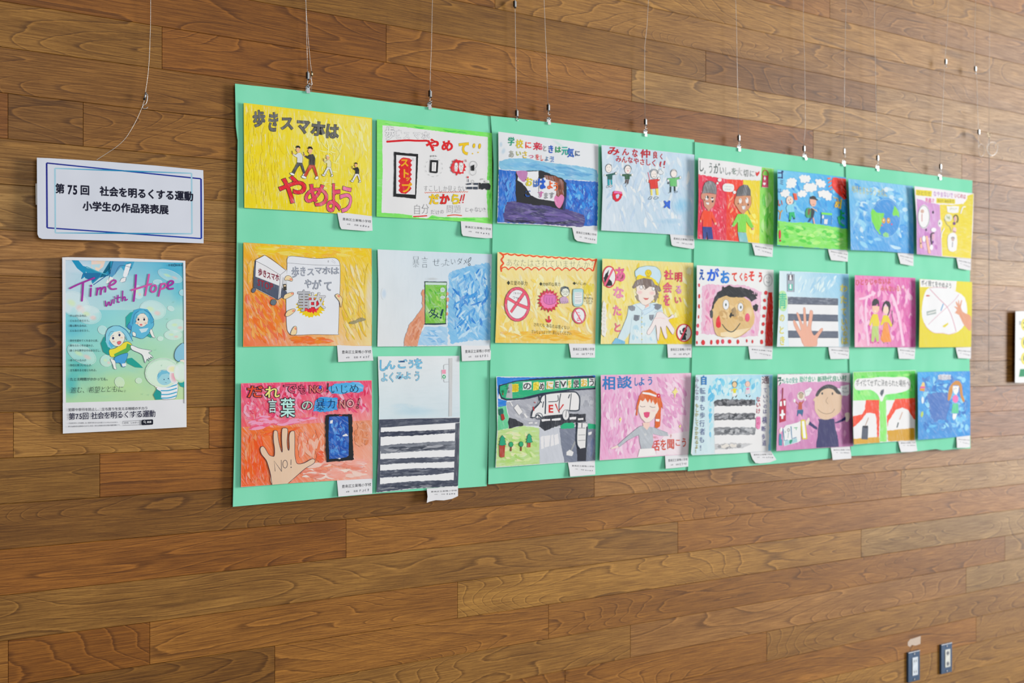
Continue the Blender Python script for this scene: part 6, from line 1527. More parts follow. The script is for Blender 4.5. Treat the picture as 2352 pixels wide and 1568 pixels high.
s.part('painted_sun'); s.F('920 300 940 244 1132 262 1140 560 1100 580 1060 540 1000 480 950 430 916 360', (222, 44, 20), (.4, .2, 0), rough=.6); s.S('990 400 1000 360 1080 356 1130 400', 1, (150, 20, 20)); s.S('1000 380 1060 420 1076 500', 1, (150, 20, 20)); s.S('1080 420 1130 480 1090 540', 1.4, (150, 20, 20)); s.S('1100 380 1120 420', 2.4, (60, 20, 20), sm=0); s.S('1090 490 1136 550', 2.4, (110, 20, 20), sm=0)
for a in ('850 250 905 246 900 266 860 276', '862 320 910 280 916 300 870 336', '866 380 914 346 914 366 880 396', '890 426 936 400 930 416 900 438'): s.F(a, (226, 110, 60))
s.part('lettering', 'many-coloured letters down both edges')
s.ch('ゴ', 150, 205, 96, 130, (20, 40, 110), off=.03); s.ch('ミ', 170, 316, 70, 90, (80, 110, 150), off=.02); s.ch('は', 140, 440, 60, 80, (60, 120, 180), off=0); s.ch('い', 146, 625, 80, 130, (190, 90, 70), off=.02); s.S('124 740 150 770 176 740', 2.4, (200, 160, 60)); s.S('150 770 136 870', 2.4, (190, 130, 60)); s.S('128 920 132 1000', 2.2, (120, 200, 90)); s.E(140, 1100, 17, 70, (200, 30, 60)); s.E(146, 1192, 15, 15, (170, 10, 30))
s.S('950 548 990 556 1010 580 980 650', 1.8, (200, 160, 30)); s.ch('め', 1010, 650, 110, 120, (216, 180, 20), off=.03); s.S('1060 580 1046 710', 3.2, (226, 200, 40), sm=0); s.ch('よ', 1060, 810, 130, 160, (20, 160, 90), off=.05); s.S('1030 860 1040 930 1100 970', 4.6, (30, 180, 110))
s.part('painted_child'); s.F(ell(288, 590, 52, 66, 16), (226, 206, 196)); s.O(288, 590, 52, 66, .5, (180, 120, 120)); s.S('270 572 274 600', 1, K); s.S('300 560 300 586', 1, K); s.F('278 612 306 608 292 638', (180, 40, 50)); s.F('250 660 340 640 360 600 384 610 380 650 350 680 360 760 250 768 236 700', (120, 200, 230), (.4, 0, 0)); s.F('284 768 356 762 370 850 340 846 322 810 306 880 276 876', (20, 176, 110)); s.F('278 880 304 880 290 910 276 904', (20, 40, 60)); s.F('344 848 366 850 368 870 346 872', (20, 40, 60)); s.F('336 480 390 484 404 580 360 584', (216, 80, 40), (.4, 0, 0))
s.new('painted_child'); s.F('590 570 684 572 686 640 660 680 620 678 590 630', (214, 170, 156)); s.F('588 566 596 536 640 518 676 534 684 562 712 574 700 592 660 576', (34, 38, 44)); s.S('630 650 656 652', 1, (160, 40, 50)); s.F('606 720 640 700 662 760 640 850 598 850', (30, 44, 56)); s.F('600 846 630 850 590 910 562 914', (40, 60, 120)); s.F('630 850 650 846 668 940 648 942', (206, 160, 160)); s.F('522 770 540 710 580 694 610 730 600 850 550 852 524 820', (30, 150, 90), (.3, 0, 0)); s.F('560 720 604 710 600 740 580 810 556 800', (120, 80, 60)); s.S('624 700 700 756', 1.6, (216, 190, 170), sm=0); s.S('676 720 700 760', 1.4, (190, 190, 170), sm=0)
s.part('painted_rubbish_bin'); s.F('766 790 920 808 916 950 760 940', (40, 140, 216), (.2, 0, 0)); s.S('766 800 760 940', .8, (20, 60, 110), sm=0); s.S('918 812 912 950', .8, (20, 60, 110), sm=0); s.F('764 766 922 782 922 812 764 800', (110, 214, 80)); s.E(786, 836, 14, 28, (216, 222, 230)); s.F('806 870 858 870 850 946 800 940', (206, 214, 226))
s.done()
slip(C, '862 1316 1162 1338 1158 1508 908 1484 880 1400', O6[1] - .001, 'name slip under the blue sky painting')

# ---- 15: big boy face
C = (1580, 590, 6.273)
s = painting(C, '128 118 700 150 1236 186 1234 700 1222 1284 700 1282 108 1280 130 700', O5, 'white poster with a large black haired smiling boy face and red dots along its border', paper=(216, 222, 230))
s.F('200 420 300 390 420 400 800 400 1060 500 1040 900 1010 1140 780 1150 500 1120 190 1110 200 700', (216, 176, 206), (.8, .1, .1), rough=1.4); s.brush('210 420 420 400 380 1100 200 1100', 40, [(210, 130, 176), (222, 180, 206), (216, 150, 190)], 150, 8, 88, 30, (.7, 0, .2)); s.brush('860 1000 1020 980 1010 1130 820 1130', 10, [(210, 130, 186)], 110, 8, 70, 20, (.5, 0, 0)); s.brush('960 520 1060 520 1040 900 970 900', 12, [(206, 150, 196), (220, 190, 214)], 150, 7, 92, 12, (.6, 0, 0))
s.part('lettering', 'blue and red brush lettering')
for c, x, y, w, h, col in (('え', 200, 252, 84, 170, (16, 80, 170)), ('が', 360, 260, 176, 190, (10, 90, 210)), ('お', 536, 290, 150, 200, (20, 120, 210)), ('て', 672, 284, 84, 150, (206, 60, 40)), ('く', 768, 285, 66, 120, (206, 60, 40)), ('ら', 836, 290, 60, 130, (222, 50, 20)), ('そ', 920, 272, 96, 160, (214, 60, 50)), ('う', 1046, 290, 70, 160, (200, 50, 50))): s.ch(c, x, y, w, h, col, off=.045)
s.part('painted_face'); s.F('350 740 380 640 430 600 540 556 800 576 900 640 940 760 966 860 950 960 900 1040 820 1100 740 1150 680 1168 600 1150 500 1160 420 1130 390 1080 370 1000 356 900', (206, 176, 120), (.25, .2, 0)); s.S('358 900 372 1000 392 1090 420 1132 500 1150 600 1142 680 1168 760 1140 850 1080', .5, (110, 90, 80)); s.brush('400 640 900 640 900 960 420 960', 40, [(196, 160, 96), (216, 190, 140), (190, 156, 100)], 130, 10, 60, 40, (.2, 0, 0)); s.soft(880, 800, 70, 110, (222, 206, 176), .7, on=(206, 176, 120)); s.brush('620 700 740 680 700 900 620 900', 10, [(140, 120, 90), (160, 136, 96)], 90, 8, 110, 20, (.3, 0, 0)); s.F('470 1090 900 1020 760 1130 660 1160 470 1140', (222, 206, 170), (.3, .5, 0))
s.part('painted_hair'); s.F('346 760 366 640 400 560 430 500 480 480 510 420 530 440 600 408 680 440 760 430 820 450 880 470 900 450 910 480 950 500 930 530 970 540 1000 600 920 640 880 600 840 570 780 590 700 576 640 580 560 560 480 580 420 620 380 680 362 740', (28, 30, 36), (.12, .3, 0), rough=1.2); s.F('320 780 346 756 362 790 360 870 340 886 322 860', (60, 64, 72), rough=.4, wash=(.3, 0, 0)); s.F('940 700 980 676 1016 700 1006 770 980 788 946 750', (26, 28, 34), rough=.8)
for sx in (900, 930, 956, 978): s.F([(sx, 560), (sx + 22, 470 + (sx - 900) * .5), (sx + 24, 566)], (28, 30, 36))
s.part('painted_eyes_nose_and_mouth'); s.E(548, 686, 44, 74, (216, 222, 232)); s.O(548, 686, 44, 74, .7, (100, 100, 110)); s.E(548, 688, 10, 22, (20, 60, 50)); s.E(758, 722, 40, 62, (216, 222, 232)); s.O(758, 722, 40, 62, .7, (100, 100, 110)); s.E(762, 724, 10, 22, (20, 60, 50)); s.O(550, 650, 60, 70, .5, (150, 140, 130), 0, 200, 320); s.S('724 650 780 622 810 660', .5, (150, 140, 130)); s.F('596 850 620 800 640 796 636 826 664 830 662 850 630 850 616 880', (26, 28, 30), rough=.4); s.S('496 970 540 1030 590 1070 640 1076 690 1040 752 956', 2.2, (20, 50, 50), taper=.3)
s.F('404 960 412 890 450 836 466 900 478 960 470 1010 436 1024 408 1000', (212, 28, 36), (.3, 0, 0)); s.F(ell(858, 872, 36, 62, 16), (214, 80, 116), (.3, 0, 0))
s.part('painted_red_border')
for x, y, rx, ry, c in ((162, 408, 13, 28, 1), (166, 566, 14, 32, 0), (162, 712, 14, 32, 0), (156, 862, 10, 26, 0), (146, 990, 18, 30, 1), (136, 1096, 20, 32, 1), (132, 1232, 12, 26, 0), (222, 1230, 26, 38, 0), (340, 1226, 18, 34, 0), (432, 1224, 22, 36, 0), (504, 1218, 20, 34, 1), (602, 1218, 26, 30, 0), (722, 1222, 20, 32, 0), (850, 1208, 12, 26, 0), (932, 1216, 12, 28, 0), (1064, 1224, 22, 34, 0), (1126, 516, 24, 30, 0), (1108, 626, 20, 26, 0), (1108, 734, 24, 28, 0), (1096, 850, 22, 26, 0), (1088, 966, 22, 28, 0), (1072, 1082, 20, 28, 0)):
    s.E(x, y, rx, ry, (206, 60, 90) if c else (200, 30, 40), rough=.5, n=12)
s.F('1156 510 1216 508 1226 700 1222 1000 1224 1280 1116 1284 1120 1050 1144 700', (196, 34, 20), (.4, .1, .1), rough=.7)
s.O(1156, 336, 60, 86, .8, (150, 156, 166)); s.S('1138 296 1140 312', .8, (130, 136, 146)); s.S('1172 292 1174 308', .8, (130, 136, 146)); s.S('1132 350 1154 372 1180 356', .8, (130, 136, 146))
s.done()
slip(C, '872 1292 1222 1290 1214 1472 898 1472 884 1380', O5[1] - .001, 'name slip under the boy face poster')

# ---- 16: hand over zebra crossing with signal
C = (1770, 600, 6.533)
s = painting(C, '132 142 600 160 1172 190 1186 700 1190 1284 600 1280 94 1280 124 700', O6, 'light blue poster of a raised hand over a grey zebra crossing with a small signal', paper=(200, 220, 236))
s.G('134 146 1170 194 1186 1282 98 1278', [(200, 222, 236), (120, 184, 224), (176, 208, 230), (206, 222, 236)], wash=(.3, .2, 0)); s.brush('380 180 1020 190 1000 530 380 500', 50, [(176, 210, 232), (150, 196, 228), (200, 224, 236)], 130, 5, 115, 14, (.4, 0, 0)); s.brush('1020 300 1180 300 1180 1270 1040 1270', 26, [(150, 196, 226), (130, 184, 222), (176, 210, 230)], 170, 6, 85, 8, (.4, 0, 0))
s.F('258 530 1014 555 1014 900 1026 1278 280 1278 256 1000', (214, 220, 230))
for i, a in enumerate(('258 530 1014 556 1012 656 258 640', '260 784 1012 802 1012 900 260 888', '260 1038 1014 1048 1016 1148 264 1144')): s.F(a, (84, 94, 116), (.5 if i == 0 else .12, .5, 0), rough=.3); q = pts_(a); s.S([q[2], q[3]], 1.0, (40, 50, 70), sm=0)
s.part('painted_hand'); HN = '505 1276 450 1150 400 1060 350 960 340 890 362 884 400 950 446 1036 452 1010 420 880 390 790 396 764 424 790 460 890 488 950 496 900 490 710 508 692 524 720 540 960 560 960 586 760 600 732 630 744 634 800 612 960 612 1030 640 1100 672 1104 740 1020 774 1000 784 1030 730 1110 700 1180 690 1274'
s.F(HN, (214, 162, 144), (.08, .1, 0), sm=2); s.S(HN, .5, (150, 100, 90), sm=2)
s.part('painted_pedestrian_signal'); s.F('248 190 356 194 354 456 250 452', (150, 164, 182)); s.S('248 190 356 194 354 456 250 452 248 190', 1, (80, 90, 110), sm=0); s.F('264 204 332 204 332 286 264 284', (60, 30, 50)); s.F('268 340 330 342 328 434 268 430', (40, 180, 160)); s.E(298, 218, 14, 16, W_); s.F('284 232 314 232 318 280 282 280', W_); s.F('286 346 310 346 314 414 284 412', W_); s.S('306 160 306 188', 1.6, (110, 130, 160), sm=0)
s.part('lettering', 'yellow and green vertical lettering'); s.F('120 600 130 470 170 440 220 456 250 540 250 660 220 740 170 744 130 700', (170, 214, 160), sm=2); s.ch('青', 180, 590, 130, 250, (70, 180, 150), off=.02)
for c, x, y, w, h in (('の', 172, 845, 84, 130), ('と', 165, 1030, 90, 130), ('き', 176, 1190, 90, 150), ('わ', 1098, 400, 120, 130), ('た', 1096, 570, 110, 140), ('っ', 1140, 660, 50, 50), ('て', 1100, 755, 84, 130), ('い', 1104, 905, 96, 110), ('い', 1108, 1000, 110, 90), ('の', 1118, 1080, 70, 90), ('は', 1110, 1190, 110, 120)): s.ch(c, x, y, w, h, (212, 206, 96), off=.02, out=(150, 160, 110), ow=.012)
s.done()
slip(C, '868 1290 1180 1290 1176 1450 1176 1462 900 1466 880 1380', O6[1] - .001, 'name slip under the raised hand poster')

# ---- 17: bicycle crossing rule poster
C = (1580, 840, 6.273)
s = painting(C, '112 130 700 120 1222 124 1210 700 1196 1222 700 1260 64 1288 44 1260 90 700', O5, 'sky blue poster with a smudgy charcoal zebra crossing and vertical writing', paper=(206, 218, 232))
s.G('116 136 1220 128 1198 1220 64 1284', [(190, 220, 234), (150, 206, 234), (206, 224, 236), (190, 216, 230)], wash=(.5, .1, 0)); s.brush('270 140 1050 130 1050 430 380 480 380 1240 300 1200 270 700', 110, [(110, 196, 230), (160, 214, 234), (84, 182, 226), (190, 222, 234)], 120, 8, 100, 30, (.6, 0, 0)); s.F('1160 140 1216 136 1196 1220 1150 1224 1180 700', (120, 186, 228), (.5, .1, 0), rough=.8)
s.F('378 560 980 560 1050 420 1060 160 1170 150 1180 700 1160 1220 700 1256 390 1260 376 900', (216, 221, 230), rough=.8)
s.part('painted_zebra_crossing')
for i, (a, c) in enumerate((('378 498 520 480 976 486 976 570 700 576 380 580', (70, 74, 84)), ('378 690 600 680 970 684 970 772 700 776 380 786', (90, 94, 104)), ('378 886 600 886 972 888 970 990 640 994 380 994', (120, 126, 136)), ('394 1130 600 1110 940 1120 800 1180 580 1196 396 1200', (180, 184, 192)))): s.F(a, c, (.8, .5, .2), rough=1.4); s.brush(a, 26, [tuple(max(20, v - 40) for v in c), tuple(min(210, v + 50) for v in c)], 60, 8, 0, 25, (.6, 0, .2))
s.part('painted_child'); s.FO(ell(673, 270, 34, 44, 14), (216, 190, 150), .8, (50, 60, 60), sm=0); s.O(673, 262, 36, 38, 1.4, (50, 60, 60), 0, 180, 360); s.F('648 330 660 320 700 330 690 392 656 390', (212, 206, 40)); s.F('622 340 646 330 650 350 630 376', (216, 190, 160)); s.S('700 330 716 350', 1.4, (206, 180, 150)); s.F('644 396 700 396 700 440 660 430 640 460', (220, 224, 230)); s.S('640 470 652 450', 2, (40, 60, 80)); s.S('690 450 704 424', 2, (40, 60, 80))
s.new('painted_child'); s.FO(ell(862, 262, 34, 42, 14), (222, 190, 180), .6, (160, 110, 110), sm=0); s.F('850 312 886 310 900 350 896 402 824 408 836 330', (206, 206, 220), (.4, 0, 0)); s.F('840 320 886 316 880 340 846 346', (222, 120, 180)); s.S('842 424 850 440', 2, (50, 60, 80)); s.S('900 424 884 450', 1.6, (50, 60, 80))
s.part('lettering', 'vertical handwritten lines in purple, red, blue and ochre')
PU = (90, 50, 120)
s.ch('通', 1118, 200, 110, 120, (80, 20, 60), off=.01); s.ch('っ', 1160, 290, 34, 40, PU)
for c, x, y, w, h in (('て', 1116, 350, 60, 80), ('い', 1116, 440, 76, 60), ('い', 1116, 506, 70, 50), ('の', 1114, 580, 56, 70), ('は', 1110, 656, 60, 74), ('横', 1106, 780, 70, 110), ('断', 1092, 906, 66, 84), ('歩', 1090, 1020, 50, 90), ('道', 1100, 1110, 60, 90)): s.ch(c, x, y, w, h, (70, 70, 140), off=.004)
for c, y in (('な', 480), ('い', 560), ('け', 650)): s.ch(c, 1016, y, 66, 84, (170, 30, 70), off=.01)
s.F('980 760 1000 730 1040 730 1050 800 1040 900 1010 916 980 890', (214, 130, 180), rough=.6); s.V('だめ！', 1014, 770, 1010, 880, 50, 56, (180, 30, 110), off=.01)
s.ch('自', 232, 206, 100, 140, (20, 120, 200), off=.02, out=(20, 60, 120), ow=.01)
s.V('転車も歩行者も！', 216, 360, 206, 1180, 80, 100, (70, 84, 140), off=0, jit=.05); s.V('みんなの', 134, 200, 130, 460, 60, 90, (130, 110, 150), off=0, jit=.05); s.V('もしかしてひかれるよ！', 134, 570, 128, 1230, 50, 66, (150, 140, 40), off=.015, jit=.06)
s.done()
slip(C, '896 1246 1196 1226 1276 1352 1180 1390 1040 1406 974 1398 930 1340', O5[1] - .001, 'curled name slip under the sky blue zebra crossing poster')

# ---- 18: purple, big man
C = (1770, 840, 6.817)
s = painting(C, '108 130 700 124 1244 112 1266 600 1296 1256 700 1290 90 1334 108 700', O6, 'purple painting of a large man in navy beside a small red figure and charms', paper=(186, 130, 180))
s.G('112 240 1250 220 1290 1252 94 1330', [(206, 150, 196), (196, 140, 190), (170, 100, 160), (200, 140, 190)], wash=(.3, .1, 0)); s.brush('130 300 1240 280 1270 1230 110 1300', 60, [(190, 124, 180), (206, 150, 196), (180, 116, 172)], 150, 9, 80, 30, (.3, 0, 0)); s.F('110 134 700 128 1242 116 1246 260 1100 250 900 236 740 250 500 250 330 290 190 270 120 310', (216, 222, 230), rough=.6)
s.part('lettering', 'green brush lettering'); GN = (16, 130, 110)
s.ch('み', 150, 240, 110, 160, (10, 90, 76), off=.05); s.T('んなの安全', 186, 232, 430, 226, 96, (40, 150, 140), off=.02, jit=.05); s.T('助け合い', 450, 210, 706, 200, 96, (30, 160, 130), off=.02, jit=.05); s.T('新時代良い村', 730, 205, 1190, 190, 96, (30, 140, 110), off=.02, jit=.05)
s.part('painted_man'); s.F('740 830 1000 826 1010 960 1050 1100 1068 1266 714 1282 716 1200 740 1100 740 1000 760 880', (44, 44, 100), (.12, .1, 0), rough=.5); s.F('590 880 610 866 730 960 734 1000 700 990 590 916', (44, 44, 100), rough=.5); s.F('1010 880 1100 846 1170 796 1176 850 1080 890 1010 900', (44, 44, 100), rough=.8); s.F('548 880 570 840 600 806 612 850 590 920 560 926', (216, 206, 200), sm=2); s.F('1160 760 1190 730 1240 736 1244 800 1210 870 1170 870 1180 820', (216, 206, 200), sm=2)
s.F('690 560 664 540 680 510 710 480 760 420 850 360 950 340 1040 400 1090 450 1124 470 1110 530 1112 620 1090 720 1000 790 900 840 790 830 730 760 690 680', (206, 182, 160), (.15, .1, 0), sm=2); s.F('704 470 730 400 800 330 880 292 960 296 1030 330 1084 390 1090 446 1030 430 980 370 900 352 830 370 780 410 740 476', (50, 54, 60), (.3, .3, 0), sm=2); s.E(808, 432, 14, 20, (60, 66, 76)); s.E(968, 434, 12, 22, (50, 54, 64)); s.S('896 490 866 550 900 596', .8, (120, 100, 90)); s.S('740 680 800 730 880 750 960 730 1004 670', 1.1, (130, 110, 96))
s.part('painted_small_figure'); s.E(476, 470, 60, 70, (214, 212, 206)); s.E(476, 470, 34, 46, (176, 160, 140)); s.O(476, 452, 36, 36, 1.6, (80, 76, 70), 0, 180, 360); s.F('390 548 440 600 450 560 490 570 520 540 520 556 492 600 496 684 430 680 440 610 400 580', (176, 80, 60), (.2, 0, 0)); s.F('420 690 510 684 512 720 494 796 480 760 440 744 424 792 414 780', (40, 96, 140)); s.E(374, 544, 18, 28, (220, 220, 226)); s.E(540, 526, 14, 20, (220, 220, 226)); s.F('530 390 620 334 650 370 600 460 546 480', (214, 220, 228)); s.scrib(552, 400, 630, 390, 26, 4, (160, 166, 176), .5)
s.part('painted_red_charm'); s.S('190 350 186 510', 2.6, (140, 20, 50), sm=0); s.F('144 560 170 520 230 512 244 540 240 860 140 890 136 640', (170, 24, 60), (.15, .1, 0)); s.F('146 560 176 550 178 630 146 630', W_); s.F('200 545 236 540 232 620 210 625', W_); s.F('172 690 198 684 202 740 226 746 226 772 200 776 196 830 170 830 168 786 142 780 144 756 168 750', W_)
s.part('painted_pages'); s.F('196 980 240 930 330 910 420 886 470 860 470 1170 430 1196 340 1220 210 1256 196 1150', (214, 221, 230)); s.S('196 990 206 1090 214 1170 262 1160', 2, (60, 130, 170), sm=0); s.S('320 950 326 1060 334 1140 400 1120', 2, (40, 110, 160), sm=0); s.F('218 1180 410 1130 420 1190 220 1250', (150, 196, 210)); s.F('300 1160 340 1150 340 1180 310 1230 292 1200', (20, 140, 110)); s.S('366 970 420 966', 1.6, (60, 160, 110)); s.S('400 964 402 1004', 1.4, (60, 160, 110)); s.O(280, 1004, 16, 22, 1.4, (110, 110, 110)); s.S('228 1020 230 1050', 1.4, (60, 150, 140)); s.S('282 1040 270 1130', 1.2, (130, 160, 170))
s.F('470 846 540 840 578 1144 500 1150 482 1080', (206, 196, 50), rough=.5); s.F('490 866 526 862 556 1130 512 1130', W_); s.F('136 1060 170 1070 166 1140 182 1160 180 1246 132 1246 130 1160', (60, 140, 170)); s.E(150, 1020, 20, 34, (214, 190, 196)); s.F('150 970 180 960 186 1010 160 1040', W_)
s.F('1090 320 1230 290 1230 440 1200 470 1110 460 1100 420 1040 350 1100 350', (214, 220, 230), rough=.3); s.scrib(1120, 350, 1200, 345, 36, 3, (110, 116, 130), .6); s.scrib(1120, 410, 1220, 405, 36, 4, (110, 116, 130), .6)
s.done()
slip(C, '940 1278 1242 1262 1262 1400 1264 1450 1120 1460 972 1474 960 1380', O6[1] - .001, 'name slip under the purple painting')

# ---- 19: round earth
C = (1940, 400, 6.816)
s = painting(C, '56 68 500 120 1070 186 1076 700 1084 1248 600 1204 96 1186 86 700', O7, 'blue painting of a round smiling earth with green land', paper=(110, 180, 230))
s.G('60 74 1066 190 1080 1244 98 1182', [(100, 180, 228), (120, 190, 232), (60, 150, 222), (80, 160, 226)], wash=(.6, .2, 0), n=6); s.brush('80 90 1050 200 1060 1220 110 1170', 130, [(70, 160, 226), (130, 196, 234), (40, 146, 222), (176, 212, 236)], 150, 9, 60, 60, (.6, 0, 0)); s.soft(260, 330, 160, 90, (176, 208, 232), .6, wash=(.4, .2, 0))
s.part('painted_earth'); s.F(ell(645, 680, 232, 310, 26), (40, 136, 214), (.35, .3, 0)); s.O(645, 690, 228, 302, 1.2, (130, 190, 230)); s.F('412 600 430 536 470 560 500 600 620 610 612 660 590 700 580 780 540 880 580 960 540 930 480 850 420 720', (110, 206, 70), (.3, .1, 0), rough=.5); s.F('780 490 820 540 850 600 856 680 810 640 770 660 750 620 760 560', (110, 206, 70), (.3, .1, 0), rough=.5); s.F('600 930 640 900 680 920 694 980 650 984 610 970', (130, 200, 130), (.5, .1, 0), rough=.8)
for x in (611, 686): s.E(x, 726, 28, 46, (200, 150, 40)); s.E(x, 720, 9, 16, (222, 220, 200))
s.E(582, 802, 14, 12, (206, 80, 110)); s.E(738, 784, 14, 12, (206, 60, 110)); s.S('480 560 500 460 560 400', .9, (60, 130, 200))
s.part('lettering', 'thin ochre letters'); s.T('地球をまもろう 大切に', 110, 225, 680, 300, 130, (190, 186, 90), off=-.004, jit=.05); s.E(650, 240, 34, 40, (196, 216, 232))
s.done()
slip(C, '830 1240 1078 1254 1078 1436 1000 1424 874 1400 850 1310', O7[1] - .001, 'name slip under the round earth painting')

# ---- 20: purple and yellow comic panels
s = painting(C, '1092 186 1500 236 1920 290 2022 300 2010 800 1980 1322 1600 1296 1130 1250 1126 700', O8, 'half purple, half yellow painting crowded with small comic panels', paper=(214, 216, 230))
s.G('1130 380 1490 480 1520 1280 1132 1250', [(196, 140, 206), (190, 140, 200), (200, 160, 210), (186, 130, 200)], wash=(.5, .1, 0)); s.G('1490 480 2018 304 1978 1318 1530 1280', [(216, 200, 30), (206, 196, 10), (214, 200, 30), (216, 206, 60)], wash=(.4, .5, 0)); s.brush('1780 850 1990 860 1990 1060 1780 1060', 10, [(214, 212, 150)], 160, 14, 5, 10, (.3, 0, 0)); s.brush('1140 860 1460 860 1480 1240 1140 1230', 20, [(180, 110, 190), (206, 170, 216)], 120, 9, 80, 30, (.4, 0, 0))
s.F('1100 200 1500 250 1916 296 1920 380 1860 460 1700 480 1500 470 1300 440 1130 380 1110 300', (216, 218, 230), rough=1)
s.part('lettering', 'small painted title letters'); s.F('1116 240 1366 260 1360 350 1116 330', (206, 196, 20), rough=.4); s.F('1436 370 1730 390 1730 464 1436 450', (206, 196, 20), rough=.4)
s.T('ひとりで', 1130, 290, 1350, 310, 80, (140, 130, 20), jit=.06); s.T('なやまないで', 1390, 300, 1700, 330, 90, (170, 120, 190), off=.02, jit=.05); s.T('いじめは', 1716, 330, 1900, 350, 80, (180, 60, 100), off=.02, jit=.05); s.T('見逃さ', 1260, 400, 1410, 410, 70, (206, 80, 160), off=.03, jit=.06); s.T('ない！みんなで', 1450, 410, 1715, 424, 60, (110, 100, 20), jit=.06)
s.part('painted_panels'); s.F(ell(1240, 665, 96, 190, 20), (216, 221, 230)); s.O(1238, 665, 90, 176, 1.2, (110, 120, 130)); s.E(1216, 580, 28, 30, (190, 160, 150)); s.S('1212 620 1210 680 1212 740', 1.6, (180, 90, 80), sm=0); s.E(1385, 595, 14, 24, (40, 20, 60)); s.E(1495, 770, 34, 60, (216, 220, 228)); s.E(1486, 770, 8, 18, (20, 90, 70))
s.F('1600 500 1790 500 1780 600 1700 610 1610 590', (216, 221, 228), rough=.6); s.scrib(1640, 540, 1760, 540, 50, 5, (150, 160, 90), .6); s.E(1625, 680, 60, 60, (206, 212, 200)); s.scrib(1590, 670, 1650, 680, 60, 3, (90, 130, 70), .8); s.S('1560 700 1600 780 1650 830 1670 900', 1, (130, 140, 140)); s.O(1742, 700, 34, 60, 2.4, (40, 36, 44), 0, 200, 420); s.E(1730, 700, 22, 40, (206, 160, 170)); s.E(1718, 770, 22, 26, (96, 40, 130)); s.E(1720, 870, 30, 44, (214, 190, 196)); s.S('1700 890 1740 910', 1.6, (150, 60, 90))
s.F('1620 960 1690 914 1756 960 1750 1190 1640 1200 1612 1100', (216, 221, 230), sm=2); s.E(1694, 1020, 22, 30, (180, 160, 160)); s.O(1694, 1008, 24, 24, 1.4, (50, 50, 60), 0, 180, 360); s.S('1690 1060 1686 1140', 1.4, (80, 70, 100)); s.S('1820 610 1850 520 1890 510', 2.4, W_); s.S('1560 850 1520 930 1516 990', 2.2, W_)
s.S('1400 920 1360 930 1352 1000 1366 1100', 2.6, (50, 46, 56)); s.E(1386, 980, 20, 50, (206, 160, 190)); s.E(1384, 1060, 12, 22, (110, 50, 150)); s.E(1395, 870, 40, 34, W_); s.E(1242, 1010, 26, 50, W_); s.F('1176 1000 1200 980 1220 1160 1180 1150', (222, 176, 156)); s.F('1266 970 1300 960 1350 1240 1310 1240', (222, 176, 156)); s.E(1360, 1145, 26, 44, W_); s.E(1278, 870, 10, 22, (40, 20, 70)); s.E(1194, 1080, 9, 14, (60, 40, 50))
s.done()
slip(C, '1750 1310 1978 1326 1974 1504 1900 1496 1782 1472 1768 1400', O8[1] - .001, 'name slip under the half purple painting')

# ---- 21: pink, boy and girl
C = (1940, 610, 6.816)
s = painting(C, '160 148 600 166 1108 192 1114 700 1110 1276 600 1274 158 1276 158 700', O7, 'magenta painting of a boy and a long haired girl in yellow tops holding hands', paper=(206, 110, 180))
s.G('162 154 1106 196 1108 1272 162 1272', [(214, 120, 180), (206, 90, 170), (196, 80, 160), (226, 180, 206)], wash=(.5, .1, 0), n=6); s.brush('180 170 1090 210 1090 1250 180 1250', 120, [(206, 96, 176), (222, 150, 200), (196, 76, 164), (228, 180, 214)], 170, 9, 88, 20, (.5, 0, .1)); s.S('240 520 330 500 470 430', 5, (222, 190, 220)); s.S('360 480 330 620 340 900 370 1240', 5, (222, 190, 220)); s.S('740 460 800 620 860 860 920 1240', 6, (222, 190, 220))
s.part('lettering', 'orange brown brush lettering'); s.T('ひとりじゃないよ', 170, 258, 730, 240, 110, (190, 76, 60), off=.02, jit=.05); s.T('みんないる！！', 560, 356, 985, 362, 96, (200, 96, 70), off=.02, jit=.05)
s.part('painted_boy'); s.F('430 630 546 630 540 690 510 740 470 744 436 700', (222, 186, 166)); s.F('430 630 428 570 460 520 500 512 536 550 544 640 530 640 520 590 490 624 450 626', (30, 34, 40), rough=.3); s.F('440 756 516 756 546 900 536 946 440 946 432 880 410 940 384 936 400 850', (212, 198, 30), (.2, 0, 0)); s.F('432 948 530 946 538 1180 500 1190 480 1100 462 1190 416 1186', (170, 196, 110), (.4, .1, 0)); s.F('430 1196 452 1200 444 1222', (190, 50, 40)); s.F('510 1196 530 1196 530 1220', (190, 50, 40)); s.E(480, 712, 8, 16, (226, 220, 220))
s.part('painted_girl'); s.F('600 640 700 640 690 720 660 760 620 750 600 700', (226, 200, 186)); s.F('590 760 586 660 610 580 650 548 700 560 724 620 710 700 680 796 664 790 690 700 680 640 640 590 612 640 600 700', (26, 30, 36), rough=.3); s.S('744 700 742 780 758 860 740 950', 1.6, (30, 34, 40)); s.F('610 770 680 780 746 930 724 966 690 900 660 880 620 886 590 930 556 930 580 860', (212, 198, 30), (.2, 0, 0)); s.F('620 890 672 886 730 1190 600 1200 562 1150', (222, 140, 50), (.5, .2, 0)); s.S('610 1200 620 1216', 1.4, (60, 140, 90)); s.S('664 1210 680 1218', 1.4, (60, 140, 90))
s.done()
slip(C, '826 1282 1108 1282 1096 1450 1098 1462 852 1456 840 1370', O7[1] - .001, 'name slip under the magenta painting')

